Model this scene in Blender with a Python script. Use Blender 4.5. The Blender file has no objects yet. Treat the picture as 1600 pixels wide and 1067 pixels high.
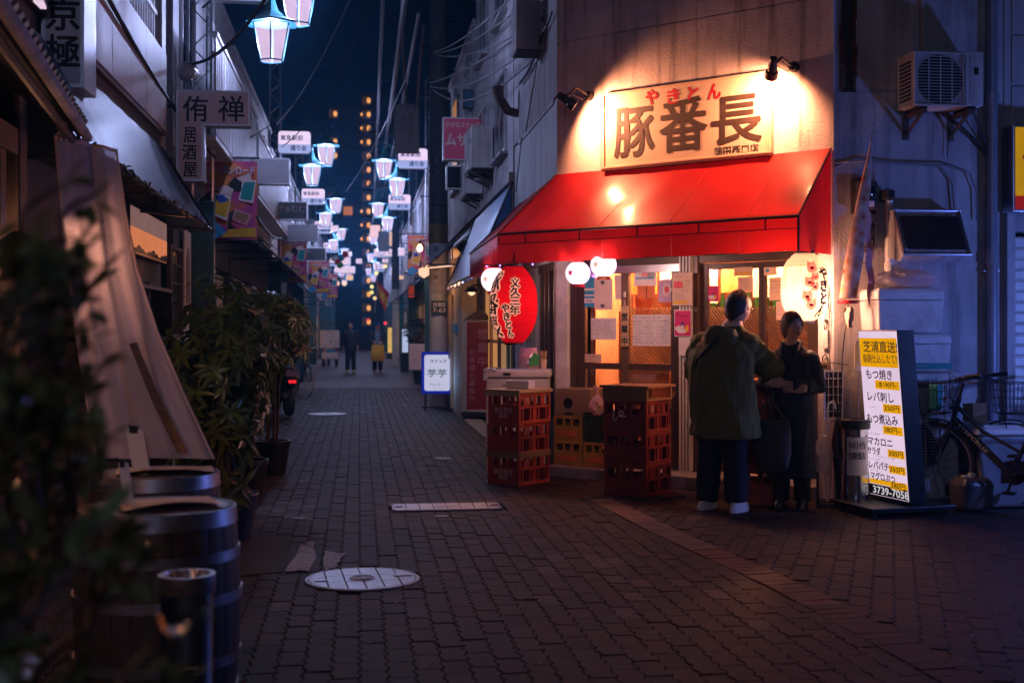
import bpy,bmesh,math,random
from mathutils import Vector,Matrix,Euler,noise
random.seed(7)
S=bpy.context.scene
C=S.collection
R=math.radians
PI=math.pi
# --- camera, sky, moon, exposure
cam_d=bpy.data.cameras.new('camera')
cam_d.sensor_width=36
cam_d.lens=43.65
cam_d.shift_y=-0.0097
cam_d.clip_start=0.05
cam_d.clip_end=1200
cam_d.dof.use_dof=True
cam_d.dof.focus_distance=10.0
cam_d.dof.aperture_fstop=2.8
cam=bpy.data.objects.new('camera',cam_d)
C.objects.link(cam)
cam.location=(0,0,1.37)
cam.rotation_euler=(R(90),0,R(-7))
S.camera=cam
S.view_settings.view_transform='Standard'
S.view_settings.look='None'
S.view_settings.exposure=0
S.view_settings.gamma=1
S.view_settings.use_curve_mapping=False
S.cycles.use_denoising=True
S.cycles.max_bounces=6
S.cycles.transparent_max_bounces=24
S.cycles.sample_clamp_indirect=4
S.cycles.caustics_reflective=False
S.cycles.caustics_refractive=False
S.cycles.volume_bounces=0
W=bpy.data.worlds.new('World')
S.world=W
W.use_nodes=True
wn=W.node_tree
for n in list(wn.nodes):
 wn.nodes.remove(n)
w_out=wn.nodes.new('ShaderNodeOutputWorld')
w_bg=wn.nodes.new('ShaderNodeBackground')
w_mul=wn.nodes.new('ShaderNodeMix')
w_mul.data_type='RGBA'
w_mul.blend_type='MULTIPLY'
w_mul.inputs[0].default_value=1
w_sky=wn.nodes.new('ShaderNodeTexSky')
w_sky.sky_type='NISHITA'
w_sky.sun_disc=False
w_sky.sun_elevation=R(14)
w_sky.sun_rotation=R(215)
w_mul.inputs[7].default_value=(0.28,0.42,1.0,1)
w_bg.inputs[1].default_value=0.0005
wn.links.new(w_sky.outputs[0],w_mul.inputs[6])
wn.links.new(w_mul.outputs[2],w_bg.inputs[0])
wn.links.new(w_bg.outputs[0],w_out.inputs[0])
moon_d=bpy.data.lights.new('moonlight','SUN')
moon_d.energy=0.004
moon_d.angle=R(1)
moon_d.color=(0.6,0.75,1)
moon=bpy.data.objects.new('moonlight',moon_d)
C.objects.link(moon)
moon.rotation_euler=(R(60),0,R(-35))
# --- placing helpers (street runs along +Y)
c7,s7=math.cos(R(7)),math.sin(R(7))
FP,CH,HZ=1940.0,1.37,518.0
def P(px,py,d):
 cx=(px-800)/FP*d
 return Vector((cx*c7+d*s7,-cx*s7+d*c7,CH-(py-HZ)/FP*d))
def G(px,py,z=0.0):
 return P(px,py,FP*(CH-z)/(py-HZ))
def PL(px,py,p0,n):
 a=P(px,py,1.0);o=Vector((0,0,CH));dv=a-o;n=Vector(n)
 return o+dv*((Vector(p0)-o).dot(n)/dv.dot(n))
Q=math.sqrt(0.5)
CR=Vector((3.83,9.71,0));CL=CR+Vector((-Q,Q,0))*2.78
RX,LX,BY=CL.x,-2.05,CR.y
def fs(px,py,off=0.0):
 p=PL(px,py,(CL.x-off*Q,CL.y-off*Q,0),(-Q,-Q,0))-CL
 return(p.x*Q-p.y*Q,p.z)
def fw(s,z,off=0.0):
 return Vector((CL.x+s*Q-off*Q,CL.y-s*Q-off*Q,z))
def bw(px,py,off=0.0):return PL(px,py,(0,BY-off,0),(0,1,0))
def rw(px,py,off=0.0):return PL(px,py,(RX-off,0,0),(1,0,0))
def lw(px,py,off=0.0):return PL(px,py,(LX+off,0,0),(1,0,0))
ROTF,ROTR,ROTL=R(-45),R(-90),R(90)
# --- materials
MATS={}
def nodes_of(name):
 m=bpy.data.materials.new(name);m.use_nodes=True
 nt=m.node_tree
 b=nt.nodes['Principled BSDF']
 return m,nt,b
def mat(name,col,rough=0.6,metal=0.0,var=0.25,scale=6.0,bump=0.0,bscale=60.0,streak=0.0,emit=None,estr=0.0,spec=0.5,coat=0.0,stretch=(1,1,1),dirt=None,dirtamt=0.5,sth=(0.47,0.68),trans=0):
 if name in MATS:return MATS[name]
 m,nt,b=nodes_of(name)
 L=nt.links.new
 b.inputs['Roughness'].default_value=rough
 b.inputs['Metallic'].default_value=metal
 b.inputs['Specular IOR Level'].default_value=spec
 b.inputs['Coat Weight'].default_value=coat
 tc=nt.nodes.new('ShaderNodeTexCoord')
 mp=nt.nodes.new('ShaderNodeMapping');mp.inputs['Scale'].default_value=stretch
 L(tc.outputs['Object'],mp.inputs[0])
 nz=nt.nodes.new('ShaderNodeTexNoise');nz.inputs['Scale'].default_value=scale;nz.inputs['Detail'].default_value=6
 L(mp.outputs[0],nz.inputs['Vector'])
 mx=nt.nodes.new('ShaderNodeMix');mx.data_type='RGBA'
 lo=[max(0,c*(1-var))for c in col];hi=[min(1,c*(1+var*0.6))for c in col]
 mx.inputs[6].default_value=(*lo,1);mx.inputs[7].default_value=(*hi,1)
 mr=nt.nodes.new('ShaderNodeMapRange');mr.inputs[1].default_value=0.3;mr.inputs[2].default_value=0.7
 L(nz.outputs[0],mr.inputs[0]);L(mr.outputs[0],mx.inputs[0])
 last=mx.outputs[2]
 if dirt or streak:
  mp2=nt.nodes.new('ShaderNodeMapping');mp2.inputs['Scale'].default_value=(5,5,0.4)if streak else(2,2,2)
  L(tc.outputs['Object'],mp2.inputs[0])
  n2=nt.nodes.new('ShaderNodeTexNoise');n2.inputs['Scale'].default_value=1.3;n2.inputs['Detail'].default_value=8;n2.inputs['Roughness'].default_value=0.65
  L(mp2.outputs[0],n2.inputs['Vector'])
  m2=nt.nodes.new('ShaderNodeMapRange');m2.inputs[1].default_value=sth[0];m2.inputs[2].default_value=sth[1];m2.inputs[4].default_value=streak or dirtamt
  L(n2.outputs[0],m2.inputs[0])
  x2=nt.nodes.new('ShaderNodeMix');x2.data_type='RGBA'
  x2.inputs[7].default_value=(*(dirt or[c*0.25 for c in col]),1)
  L(last,x2.inputs[6]);L(m2.outputs[0],x2.inputs[0]);last=x2.outputs[2]
 L(last,b.inputs['Base Color'])
 rr=nt.nodes.new('ShaderNodeMapRange');rr.inputs[3].default_value=max(0.02,rough-0.12);rr.inputs[4].default_value=min(1,rough+0.12)
 L(nz.outputs[0],rr.inputs[0]);L(rr.outputs[0],b.inputs['Roughness'])
 if bump:
  n3=nt.nodes.new('ShaderNodeTexNoise');n3.inputs['Scale'].default_value=bscale;n3.inputs['Detail'].default_value=3
  L(mp.outputs[0],n3.inputs['Vector'])
  bp=nt.nodes.new('ShaderNodeBump');bp.inputs['Strength'].default_value=bump;bp.inputs['Distance'].default_value=0.01
  L(n3.outputs[0],bp.inputs['Height']);L(bp.outputs[0],b.inputs['Normal'])
 if emit:
  b.inputs['Emission Color'].default_value=(*emit,1);b.inputs['Emission Strength'].default_value=estr
 if trans:b.inputs['Transmission Weight'].default_value=trans
 MATS[name]=m
 return m
def glow(name,col,strength,clear=0.0):
 """A lit, milky panel: emission, partly see-through for the lamp behind it."""
 if name in MATS:return MATS[name]
 m,nt,b=nodes_of(name);nt.nodes.remove(b)
 out=nt.nodes['Material Output']
 e=nt.nodes.new('ShaderNodeEmission');e.inputs[0].default_value=(*col,1);e.inputs[1].default_value=strength
 tc=nt.nodes.new('ShaderNodeTexCoord');nz=nt.nodes.new('ShaderNodeTexNoise');nz.inputs['Scale'].default_value=4
 nt.links.new(tc.outputs['Object'],nz.inputs['Vector'])
 mr=nt.nodes.new('ShaderNodeMapRange');mr.inputs[3].default_value=strength*0.85;mr.inputs[4].default_value=strength*1.12
 nt.links.new(nz.outputs[0],mr.inputs[0]);nt.links.new(mr.outputs[0],e.inputs[1])
 if clear:
  t=nt.nodes.new('ShaderNodeBsdfTransparent');mx=nt.nodes.new('ShaderNodeMixShader');mx.inputs[0].default_value=clear
  nt.links.new(e.outputs[0],mx.inputs[1]);nt.links.new(t.outputs[0],mx.inputs[2]);nt.links.new(mx.outputs[0],out.inputs[0])
 else:
  nt.links.new(e.outputs[0],out.inputs[0])
 MATS[name]=m
 return m
def paper_lit(name,col,ecol,estr,rough=0.8,clear=0.0,tint=None):
 """Lantern paper: diffuse and translucent, lit from the lamp inside, with a faint own glow."""
 if name in MATS:return MATS[name]
 m,nt,b=nodes_of(name);nt.nodes.remove(b)
 out=nt.nodes['Material Output'];L=nt.links.new
 d=nt.nodes.new('ShaderNodeBsdfDiffuse');d.inputs[0].default_value=(*col,1)
 t=nt.nodes.new('ShaderNodeBsdfTranslucent');t.inputs[0].default_value=(*col,1)
 e=nt.nodes.new('ShaderNodeEmission');e.inputs[0].default_value=(*ecol,1);e.inputs[1].default_value=estr
 mx=nt.nodes.new('ShaderNodeMixShader');mx.inputs[0].default_value=0.5
 ad=nt.nodes.new('ShaderNodeAddShader')
 tc=nt.nodes.new('ShaderNodeTexCoord');nz=nt.nodes.new('ShaderNodeTexNoise');nz.inputs['Scale'].default_value=30;nz.inputs['Detail'].default_value=5
 L(tc.outputs['Object'],nz.inputs['Vector'])
 mc=nt.nodes.new('ShaderNodeMix');mc.data_type='RGBA'
 mc.inputs[6].default_value=(*[c*0.75 for c in col],1);mc.inputs[7].default_value=(*col,1)
 L(nz.outputs[0],mc.inputs[0]);L(mc.outputs[2],d.inputs[0]);L(mc.outputs[2],t.inputs[0])
 L(d.outputs[0],mx.inputs[1]);L(t.outputs[0],mx.inputs[2]);L(mx.outputs[0],ad.inputs[0]);L(e.outputs[0],ad.inputs[1])
 tr=nt.nodes.new('ShaderNodeBsdfTransparent');tr.inputs[0].default_value=(*(tint or col),1);mt=nt.nodes.new('ShaderNodeMixShader');mt.inputs[0].default_value=clear
 L(ad.outputs[0],mt.inputs[1]);L(tr.outputs[0],mt.inputs[2]);L(mt.outputs[0],out.inputs[0])
 MATS[name]=m
 return m
def glass(name='window_glass',tint=(0.9,0.9,0.88),refl=0.08,rough=0.03):
 if name in MATS:return MATS[name]
 m,nt,b=nodes_of(name);nt.nodes.remove(b)
 out=nt.nodes['Material Output'];L=nt.links.new
 t=nt.nodes.new('ShaderNodeBsdfTransparent');t.inputs[0].default_value=(*tint,1)
 g=nt.nodes.new('ShaderNodeBsdfGlossy');g.inputs['Roughness'].default_value=rough
 fr=nt.nodes.new('ShaderNodeLayerWeight');fr.inputs[0].default_value=0.3
 mr=nt.nodes.new('ShaderNodeMapRange');mr.inputs[3].default_value=refl;mr.inputs[4].default_value=0.8
 L(fr.outputs['Fresnel'],mr.inputs[0])
 mx=nt.nodes.new('ShaderNodeMixShader');L(mr.outputs[0],mx.inputs[0]);L(t.outputs[0],mx.inputs[1]);L(g.outputs[0],mx.inputs[2]);L(mx.outputs[0],out.inputs[0])
 MATS[name]=m
 return m
def vinyl(name,col,clear,grid=None,rough=0.25):
 """Clear plastic sheet: part see-through, part milky, glossy, with an optional woven grid (UV)."""
 if name in MATS:return MATS[name]
 m,nt,b=nodes_of(name);L=nt.links.new
 out=nt.nodes['Material Output']
 b.inputs['Base Color'].default_value=(*col,1);b.inputs['Roughness'].default_value=rough;b.inputs['Specular IOR Level'].default_value=0.8
 t=nt.nodes.new('ShaderNodeBsdfTransparent');mx=nt.nodes.new('ShaderNodeMixShader')
 tl=nt.nodes.new('ShaderNodeBsdfTranslucent');tl.inputs[0].default_value=(*col,1)
 m1=nt.nodes.new('ShaderNodeMixShader');m1.inputs[0].default_value=0.35
 L(b.outputs[0],m1.inputs[1]);L(tl.outputs[0],m1.inputs[2])
 L(m1.outputs[0],mx.inputs[1]);L(t.outputs[0],mx.inputs[2]);L(mx.outputs[0],out.inputs[0])
 if grid:
  tc=nt.nodes.new('ShaderNodeTexCoord')
  br=nt.nodes.new('ShaderNodeTexBrick');br.offset=0;br.inputs['Scale'].default_value=1
  br.inputs['Brick Width'].default_value=1/grid[0];br.inputs['Row Height'].default_value=1/grid[1];br.inputs['Mortar Size'].default_value=0.3/max(grid);br.inputs['Mortar Smooth'].default_value=0.3
  L(tc.outputs['UV'],br.inputs['Vector'])
  mr=nt.nodes.new('ShaderNodeMapRange');mr.inputs[3].default_value=clear;mr.inputs[4].default_value=0.0
  L(br.outputs['Fac'],mr.inputs[0]);L(mr.outputs[0],mx.inputs[0])
  nz=nt.nodes.new('ShaderNodeTexNoise');nz.inputs['Scale'].default_value=90;L(tc.outputs['Object'],nz.inputs['Vector'])
  bp=nt.nodes.new('ShaderNodeBump');bp.inputs['Strength'].default_value=0.6;bp.inputs['Distance'].default_value=0.01
  ad=nt.nodes.new('ShaderNodeMath');ad.operation='ADD';L(br.outputs['Fac'],ad.inputs[0]);L(nz.outputs[0],ad.inputs[1])
  L(ad.outputs[0],bp.inputs['Height']);L(bp.outputs[0],b.inputs['Normal'])
 else:
  mx.inputs[0].default_value=clear
 MATS[name]=m
 return m
 # --- mesh builder
class MB:
 def __init__(s):s.v=[];s.f=[];s.fm=[];s.uv=None;s.mi=0;s.M=None
 def _add(s,vs,fs_):
  o=len(s.v)
  if s.M is not None:vs=[s.M@Vector(v)for v in vs]
  s.v+=[tuple(v)for v in vs]
  for f in fs_:
   s.f.append(tuple(o+i for i in f));s.fm.append(s.mi)
  return s
 def box(s,c,d,rot=None):
  hx,hy,hz=d[0]/2,d[1]/2,d[2]/2
  vs=[Vector((x,y,z))for x in(-hx,hx)for y in(-hy,hy)for z in(-hz,hz)]
  if rot is not None:
   m=rot if isinstance(rot,Matrix)else Euler(rot).to_matrix()
   vs=[m@v for v in vs]
  c=Vector(c)
  return s._add([c+v for v in vs],[(0,1,3,2),(4,6,7,5),(0,4,5,1),(2,3,7,6),(0,2,6,4),(1,5,7,3)])
 def bb(s,a,b):
  return s.box([(a[i]+b[i])/2 for i in range(3)],[abs(b[i]-a[i])for i in range(3)])
 def tube(s,pts,r,n=8,cap=True):
  pts=[Vector(p)for p in pts];k=len(pts)
  rs=r if isinstance(r,(list,tuple))else[r]*k
  vs=[];up=None
  for i,p in enumerate(pts):
   t=(pts[min(i+1,k-1)]-pts[max(i-1,0)])
   t=t.normalized()if t.length>1e-9 else Vector((0,0,1))
   if up is None:up=t.orthogonal().normalized()
   up=(up-t*up.dot(t))
   up=up.normalized()if up.length>1e-6 else t.orthogonal().normalized()
   w=t.cross(up)
   for j in range(n):
    a=2*PI*j/n
    vs.append(p+(up*math.cos(a)+w*math.sin(a))*rs[i])
  fs_=[(i*n+j,i*n+(j+1)%n,(i+1)*n+(j+1)%n,(i+1)*n+j)for i in range(k-1)for j in range(n)]
  if cap:fs_+=[tuple(reversed(range(n))),tuple((k-1)*n+j for j in range(n))]
  return s._add(vs,fs_)
 def lathe(s,prof,n=24,c=(0,0,0),axis='Z'):
  vs=[]
  for(r,z)in prof:
   for j in range(n):
    a=2*PI*j/n
    x,y=r*math.cos(a),r*math.sin(a)
    vs.append({'Z':(c[0]+x,c[1]+y,c[2]+z),'Y':(c[0]+x,c[1]+z,c[2]-y),'X':(c[0]+z,c[1]+x,c[2]+y)}[axis])
  k=len(prof)
  fs_=[(i*n+j,i*n+(j+1)%n,(i+1)*n+(j+1)%n,(i+1)*n+j)for i in range(k-1)for j in range(n)]
  if prof[0][0]>1e-6:fs_.append(tuple(reversed(range(n))))
  if prof[-1][0]>1e-6:fs_.append(tuple((k-1)*n+j for j in range(n)))
  return s._add(vs,fs_)
 def prism(s,poly,a,b,axis='Z'):
  n=len(poly)
  def mk(p,h):return{'Z':(p[0],p[1],h),'Y':(p[0],h,p[1]),'X':(h,p[0],p[1])}[axis]
  vs=[mk(p,a)for p in poly]+[mk(p,b)for p in poly]
  return s._add(vs,[tuple(range(n)),tuple(range(2*n-1,n-1,-1))]+[(i,n+i,n+(i+1)%n,(i+1)%n)for i in range(n)])
 def loft(s,rings,cap=True):
  n=len(rings[0]);k=len(rings);vs=[p for r in rings for p in r]
  fs_=[(i*n+j,i*n+(j+1)%n,(i+1)*n+(j+1)%n,(i+1)*n+j)for i in range(k-1)for j in range(n)]
  if cap:fs_+=[tuple(reversed(range(n))),tuple((k-1)*n+j for j in range(n))]
  return s._add(vs,fs_)
 def grid(s,fn,nu,nv):
  vs=[fn(i/nu,j/nv)for j in range(nv+1)for i in range(nu+1)]
  fs_=[(j*(nu+1)+i,j*(nu+1)+i+1,(j+1)*(nu+1)+i+1,(j+1)*(nu+1)+i)for j in range(nv)for i in range(nu)]
  s.uv=[(i/nu,j/nv)for j in range(nv+1)for i in range(nu+1)]
  return s._add(vs,fs_)
 def torus(s,c,R_,r,axis='Y',n=32,m=8,a0=0,a1=2*PI):
  full=abs(a1-a0-2*PI)<1e-6
  pts=[]
  for i in range(n+(0 if full else 1)):
   a=a0+(a1-a0)*i/n
   u,w=math.cos(a),math.sin(a)
   e={'Y':Vector((u,0,w)),'X':Vector((0,u,w)),'Z':Vector((u,w,0))}[axis]
   ax={'Y':Vector((0,1,0)),'X':Vector((1,0,0)),'Z':Vector((0,0,1))}[axis]
   for j in range(m):
    b=2*PI*j/m
    pts.append(Vector(c)+e*(R_+r*math.cos(b))+ax*(r*math.sin(b)))
  k=len(pts)//m
  fs_=[]
  for i in range(k if full else k-1):
   for j in range(m):
    i2=(i+1)%k
    fs_.append((i*m+j,i*m+(j+1)%m,i2*m+(j+1)%m,i2*m+j))
  return s._add(pts,fs_)
 def mesh(s,name,mats,smooth=False):
  me=bpy.data.meshes.new(name)
  me.from_pydata(s.v,[],s.f)
  for m in(mats if isinstance(mats,(list,tuple))else[mats]):me.materials.append(m)
  if len(set(s.fm))>1 or(s.fm and s.fm[0]):me.polygons.foreach_set('material_index',s.fm)
  if s.uv and len(s.uv)==len(s.v):
   ul=me.uv_layers.new(name='UVMap')
   for l in me.loops:ul.data[l.index].uv=s.uv[l.vertex_index]
  bm=bmesh.new();bm.from_mesh(me);bmesh.ops.recalc_face_normals(bm,faces=bm.faces);bm.to_mesh(me);bm.free()
  if smooth:
   me.polygons.foreach_set('use_smooth',[True]*len(me.polygons))
   if smooth!=2:me.set_sharp_from_angle(angle=R(38))
  me.update()
  return me
 def build(s,name,mats,parent=None,smooth=False,bevel=0.0,loc=None):
  o=bpy.data.objects.new(name,s.mesh(name,mats,smooth))
  C.objects.link(o)
  if parent is not None:o.parent=parent
  if loc is not None:o.location=loc
  if bevel:
   bv=o.modifiers.new('bevel','BEVEL');bv.width=bevel;bv.segments=2;bv.limit_method='ANGLE';bv.angle_limit=R(40)
  return o
def tag(o,label,cat,group=None,kind=None):
 if label:o['label']=label
 if cat:o['category']=cat
 if group:o['group']=group
 if kind:o['kind']=kind
 return o
def thing(name,label,cat,loc=(0,0,0),rz=0.0,group=None):
 o=bpy.data.objects.new(name,None);C.objects.link(o)
 o.empty_display_size=0.1
 o.location=loc;o.rotation_euler=(0,0,rz)
 return tag(o,label,cat,group)
def structure(name,mb,mats,**k):
 o=mb.build(name,mats,**k);o['kind']='structure';return o
KIDS={}
def kids(o):return[c for c in C.objects if c.parent is o]
def dup(root,loc,rz=None,label=None,group=None):
 """A copy of a thing with copies of its parts and sub-parts (mesh data shared)."""
 r=root.copy();C.objects.link(r);r.location=loc
 if rz is not None:r.rotation_euler=(0,0,rz)
 if label:r['label']=label
 if group:r['group']=group
 for ch in root.children:
  d=ch.copy();C.objects.link(d);d.parent=r
  for g in ch.children:
   e=g.copy();C.objects.link(e);e.parent=d
 return r
def lamp(kind,parent,loc,power,col,size=0.03,rot=None,spot=None,blend=0.3,name='lamp'):
 ld=bpy.data.lights.new(name,kind);ld.energy=power;ld.color=col
 if kind in('POINT','SPOT'):ld.shadow_soft_size=size
 if kind=='SPOT':ld.spot_size=spot;ld.spot_blend=blend
 o=bpy.data.objects.new(name,ld);C.objects.link(o)
 if parent is not None:o.parent=parent
 o.location=loc
 if rot is not None:o.rotation_euler=rot
 return o
 # --- lettering (real meshes from the built-in typeface)
FONT_CACHE={}
def text_mb(txt,size,weight=0.0,align='CENTER',vertical=False,extrude=0.0,line=1.0):
 """Flat lettering in the XZ plane (facing -Y), centred on the origin; returns MB."""
 key=(txt,size,weight,align,vertical,line)
 if key not in FONT_CACHE:
  cu=bpy.data.curves.new('txt','FONT')
  cu.body='\n'.join(txt)if vertical else txt
  cu.size=size;cu.offset=weight;cu.align_x=align;cu.align_y='CENTER';cu.space_line=line*(1.0 if not vertical else 1.0)
  cu.resolution_u=3
  o=bpy.data.objects.new('txt',cu);C.objects.link(o)
  bpy.context.view_layer.update()
  dg=bpy.context.evaluated_depsgraph_get()
  me=bpy.data.meshes.new_from_object(o.evaluated_get(dg))
  vs=[v.co.copy()for v in me.vertices];fcs=[tuple(p.vertices)for p in me.polygons]
  bpy.data.objects.remove(o);bpy.data.curves.remove(cu);bpy.data.meshes.remove(me)
  if vs:
   cx=(min(v.x for v in vs)+max(v.x for v in vs))/2;cy=(min(v.y for v in vs)+max(v.y for v in vs))/2
   vs=[Vector((v.x-cx,0,v.y-cy))for v in vs]
  FONT_CACHE[key]=(vs,fcs)
 vs,fcs=FONT_CACHE[key]
 m=MB();m._add(vs,fcs)
 return m
def put_text(mb,txt,x,y,z,size,weight=0.0,fit=None,**k):
 """Append lettering to a builder at (x, y, z); fit = (width, height) stretches it to that box.
    weight thickens the strokes with copies stepped round a small circle, each a hair nearer the viewer."""
 t=text_mb(txt,size,0.0,**k)
 if not t.v:return mb
 sx=sz=1.0
 if fit:
  w=max(v[0]for v in t.v)-min(v[0]for v in t.v);h=max(v[2]for v in t.v)-min(v[2]for v in t.v)
  if fit[0]:sx=fit[0]/w
  if fit[1]:sz=fit[1]/h
  if not fit[0]:sx=sz
  if not fit[1]:sz=sx
 n=0 if weight<=0 else(4 if weight<0.004 else 8)
 offs=[(0,0)]+[(weight*math.cos(2*PI*(i+.5)/n),weight*math.sin(2*PI*(i+.5)/n))for i in range(n)]
 for i,(ox,oz)in enumerate(offs):
  mb._add([(x+v[0]*sx+ox,y-i*0.0001,z+v[2]*sz+oz)for v in t.v],t.f)
 return mb
def scribble(mb,x,y,z,w,h,rows,seed=0,t=0.004,cols=1):
 """Rows of small pen strokes: handwriting too small to read."""
 rg=random.Random(seed)
 for i in range(rows):
  zz=z+h/2-(i+0.5)*h/rows
  for cidx in range(cols):
   xx=x-w/2+cidx*w/cols;xe=xx+w/cols*rg.uniform(0.55,0.92)
   while xx<xe:
    sw=rg.uniform(0.3,0.8)*h/rows
    hh=rg.uniform(0.25,0.6)*h/rows
    if rg.random()<0.5:
     mb._add([(xx,y,zz),(xx+sw,y,zz+hh*0.2),(xx+sw,y,zz+hh*0.2+t),(xx,y,zz+t)],[(0,1,2,3)])
    if rg.random()<0.75:
     a=xx+sw*0.4;k=rg.uniform(-0.3,0.3)*sw
     mb._add([(a,y,zz-hh/2),(a+t,y,zz-hh/2),(a+k+t,y,zz+hh/2),(a+k,y,zz+hh/2)],[(0,1,2,3)])
    xx+=sw*1.15
 return mb
def quad_xz(mb,x,y,z,w,h,tilt=0.0,mi=0):
 mb.mi=mi
 ca,sa=math.cos(tilt),math.sin(tilt)
 pts=[(-w/2,-h/2),(w/2,-h/2),(w/2,h/2),(-w/2,h/2)]
 mb._add([(x+a*ca-b*sa,y,z+a*sa+b*ca)for a,b in pts],[(0,1,2,3)])
 return mb
def wobble(mb,amp,sc,seed=0):
 o=Vector((seed*7.3,seed*3.1,0))
 mb.v=[tuple(Vector(v)+noise.noise_vector(Vector(v)*sc+o)*amp)for v in mb.v]
 return mb
 # --- common materials
M={}
M['wall_pink']=mat('stained_plaster',(0.66,0.60,0.60),0.8,var=0.22,scale=3,bump=0.5,bscale=45,streak=0.85,dirt=(0.06,0.05,0.048),sth=(0.5,0.70))
M['wall_blue']=mat('pale_metal_siding',(0.42,0.42,0.44),0.55,var=0.15,scale=2,bump=0.15,bscale=9,streak=0.6,dirt=(0.07,0.06,0.06))
M['wall_grey']=mat('grey_render',(0.44,0.42,0.44),0.85,var=0.3,scale=2.5,bump=0.6,bscale=55,streak=0.6,dirt=(0.05,0.045,0.045))
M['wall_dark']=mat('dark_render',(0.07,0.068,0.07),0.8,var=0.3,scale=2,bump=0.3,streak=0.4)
M['wall_cream']=mat('cream_render',(0.4,0.34,0.29),0.8,var=0.25,scale=2,bump=0.3,streak=0.5)
M['wall_brown']=mat('brown_boards',(0.09,0.06,0.045),0.7,var=0.35,scale=3,bump=0.3,stretch=(3,3,0.4))
M['white_panel']=mat('white_cladding',(0.44,0.43,0.44),0.5,var=0.1,scale=2,streak=0.35,dirt=(0.2,0.15,0.13))
M['white_paint']=mat('white_paint',(0.65,0.64,0.62),0.45,var=0.12,scale=5,dirt=(0.25,0.22,0.2),dirtamt=0.5)
M['grimy_white']=mat('grimy_enamel',(0.5,0.47,0.46),0.5,var=0.2,scale=4,streak=0.55,dirt=(0.13,0.10,0.09))
M['alu']=mat('aluminium',(0.55,0.55,0.57),0.35,metal=0.9,var=0.1)
M['steel']=mat('stainless_steel',(0.6,0.6,0.6),0.18,metal=1.0,var=0.08,stretch=(1,1,0.1))
M['dark_metal']=mat('dark_metal',(0.035,0.035,0.038),0.45,metal=0.6,var=0.2)
M['black_plastic']=mat('black_plastic',(0.012,0.012,0.013),0.4,var=0.2)
M['teal_metal']=mat('teal_painted_steel',(0.02,0.13,0.16),0.4,metal=0.2,var=0.25,dirt=(0.03,0.03,0.03))
M['brown_frame']=mat('bronze_frame',(0.09,0.055,0.04),0.4,metal=0.3,var=0.2)
M['wood']=mat('varnished_wood',(0.32,0.17,0.08),0.45,var=0.35,scale=4,stretch=(0.6,6,6),bump=0.1)
M['pale_wood']=mat('pale_wood',(0.5,0.34,0.19),0.55,var=0.25,scale=4,stretch=(0.6,6,6))
M['dark_wood']=mat('dark_wood',(0.075,0.05,0.035),0.6,var=0.4,scale=4,stretch=(6,6,0.5),bump=0.3,bscale=20)
M['paper']=mat('white_paper',(0.72,0.68,0.66),0.75,var=0.06)
M['paper_pink']=mat('pinkish_paper',(0.72,0.55,0.5),0.75,var=0.08)
M['paper_warm']=mat('cream_paper',(0.7,0.52,0.38),0.75,var=0.08)
M['magenta']=mat('magenta_print',(0.62,0.01,0.16),0.6,var=0.08)
M['ink']=mat('black_ink',(0.008,0.007,0.008),0.6,var=0.2)
M['brown_ink']=mat('brown_ink',(0.05,0.03,0.025),0.6,var=0.4,scale=8)
M['grey_ink']=mat('grey_ink',(0.12,0.11,0.13),0.7,var=0.2)
M['red_ink']=mat('red_ink',(0.62,0.012,0.03),0.5,var=0.15)
M['blue_ink']=mat('blue_ink',(0.02,0.06,0.35),0.6,var=0.2)
M['yellow_ink']=mat('yellow_ink',(0.75,0.42,0.02),0.6,var=0.1)
M['teal_ink']=mat('teal_ink',(0.01,0.25,0.24),0.6,var=0.1)
M['orange_ink']=mat('orange_ink',(0.7,0.17,0.04),0.6,var=0.2)
M['purple_ink']=mat('purple_ink',(0.22,0.05,0.33),0.6,var=0.2)
M['pink_ink']=mat('pink_ink',(0.75,0.3,0.33),0.6,var=0.2)
M['cyan_ink']=mat('cyan_ink',(0.03,0.3,0.55),0.6,var=0.15)
M['green_ink']=mat('green_ink',(0.05,0.35,0.08),0.6,var=0.15)
M['cable']=mat('black_cable',(0.02,0.02,0.022),0.55,var=0.3)
M['grey_cable']=mat('grey_cable',(0.24,0.23,0.24),0.6,var=0.2)
M['rubber']=mat('rubber',(0.014,0.014,0.014),0.7,var=0.2)
M['chrome']=mat('chrome',(0.6,0.6,0.62),0.12,metal=1,var=0.05)
M['glass']=glass()
M['dark_glass']=mat('unlit_window',(0.012,0.014,0.02),0.08,var=0.3,spec=0.8)
M['skin']=mat('skin',(0.6,0.34,0.25),0.5,var=0.1,scale=20)
M['asphalt']=mat('asphalt',(0.035,0.033,0.035),0.85,var=0.3,scale=40,bump=0.5,bscale=120)
M['concrete']=mat('concrete',(0.26,0.24,0.23),0.8,var=0.25,scale=4,bump=0.3,dirt=(0.08,0.07,0.07))
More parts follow.
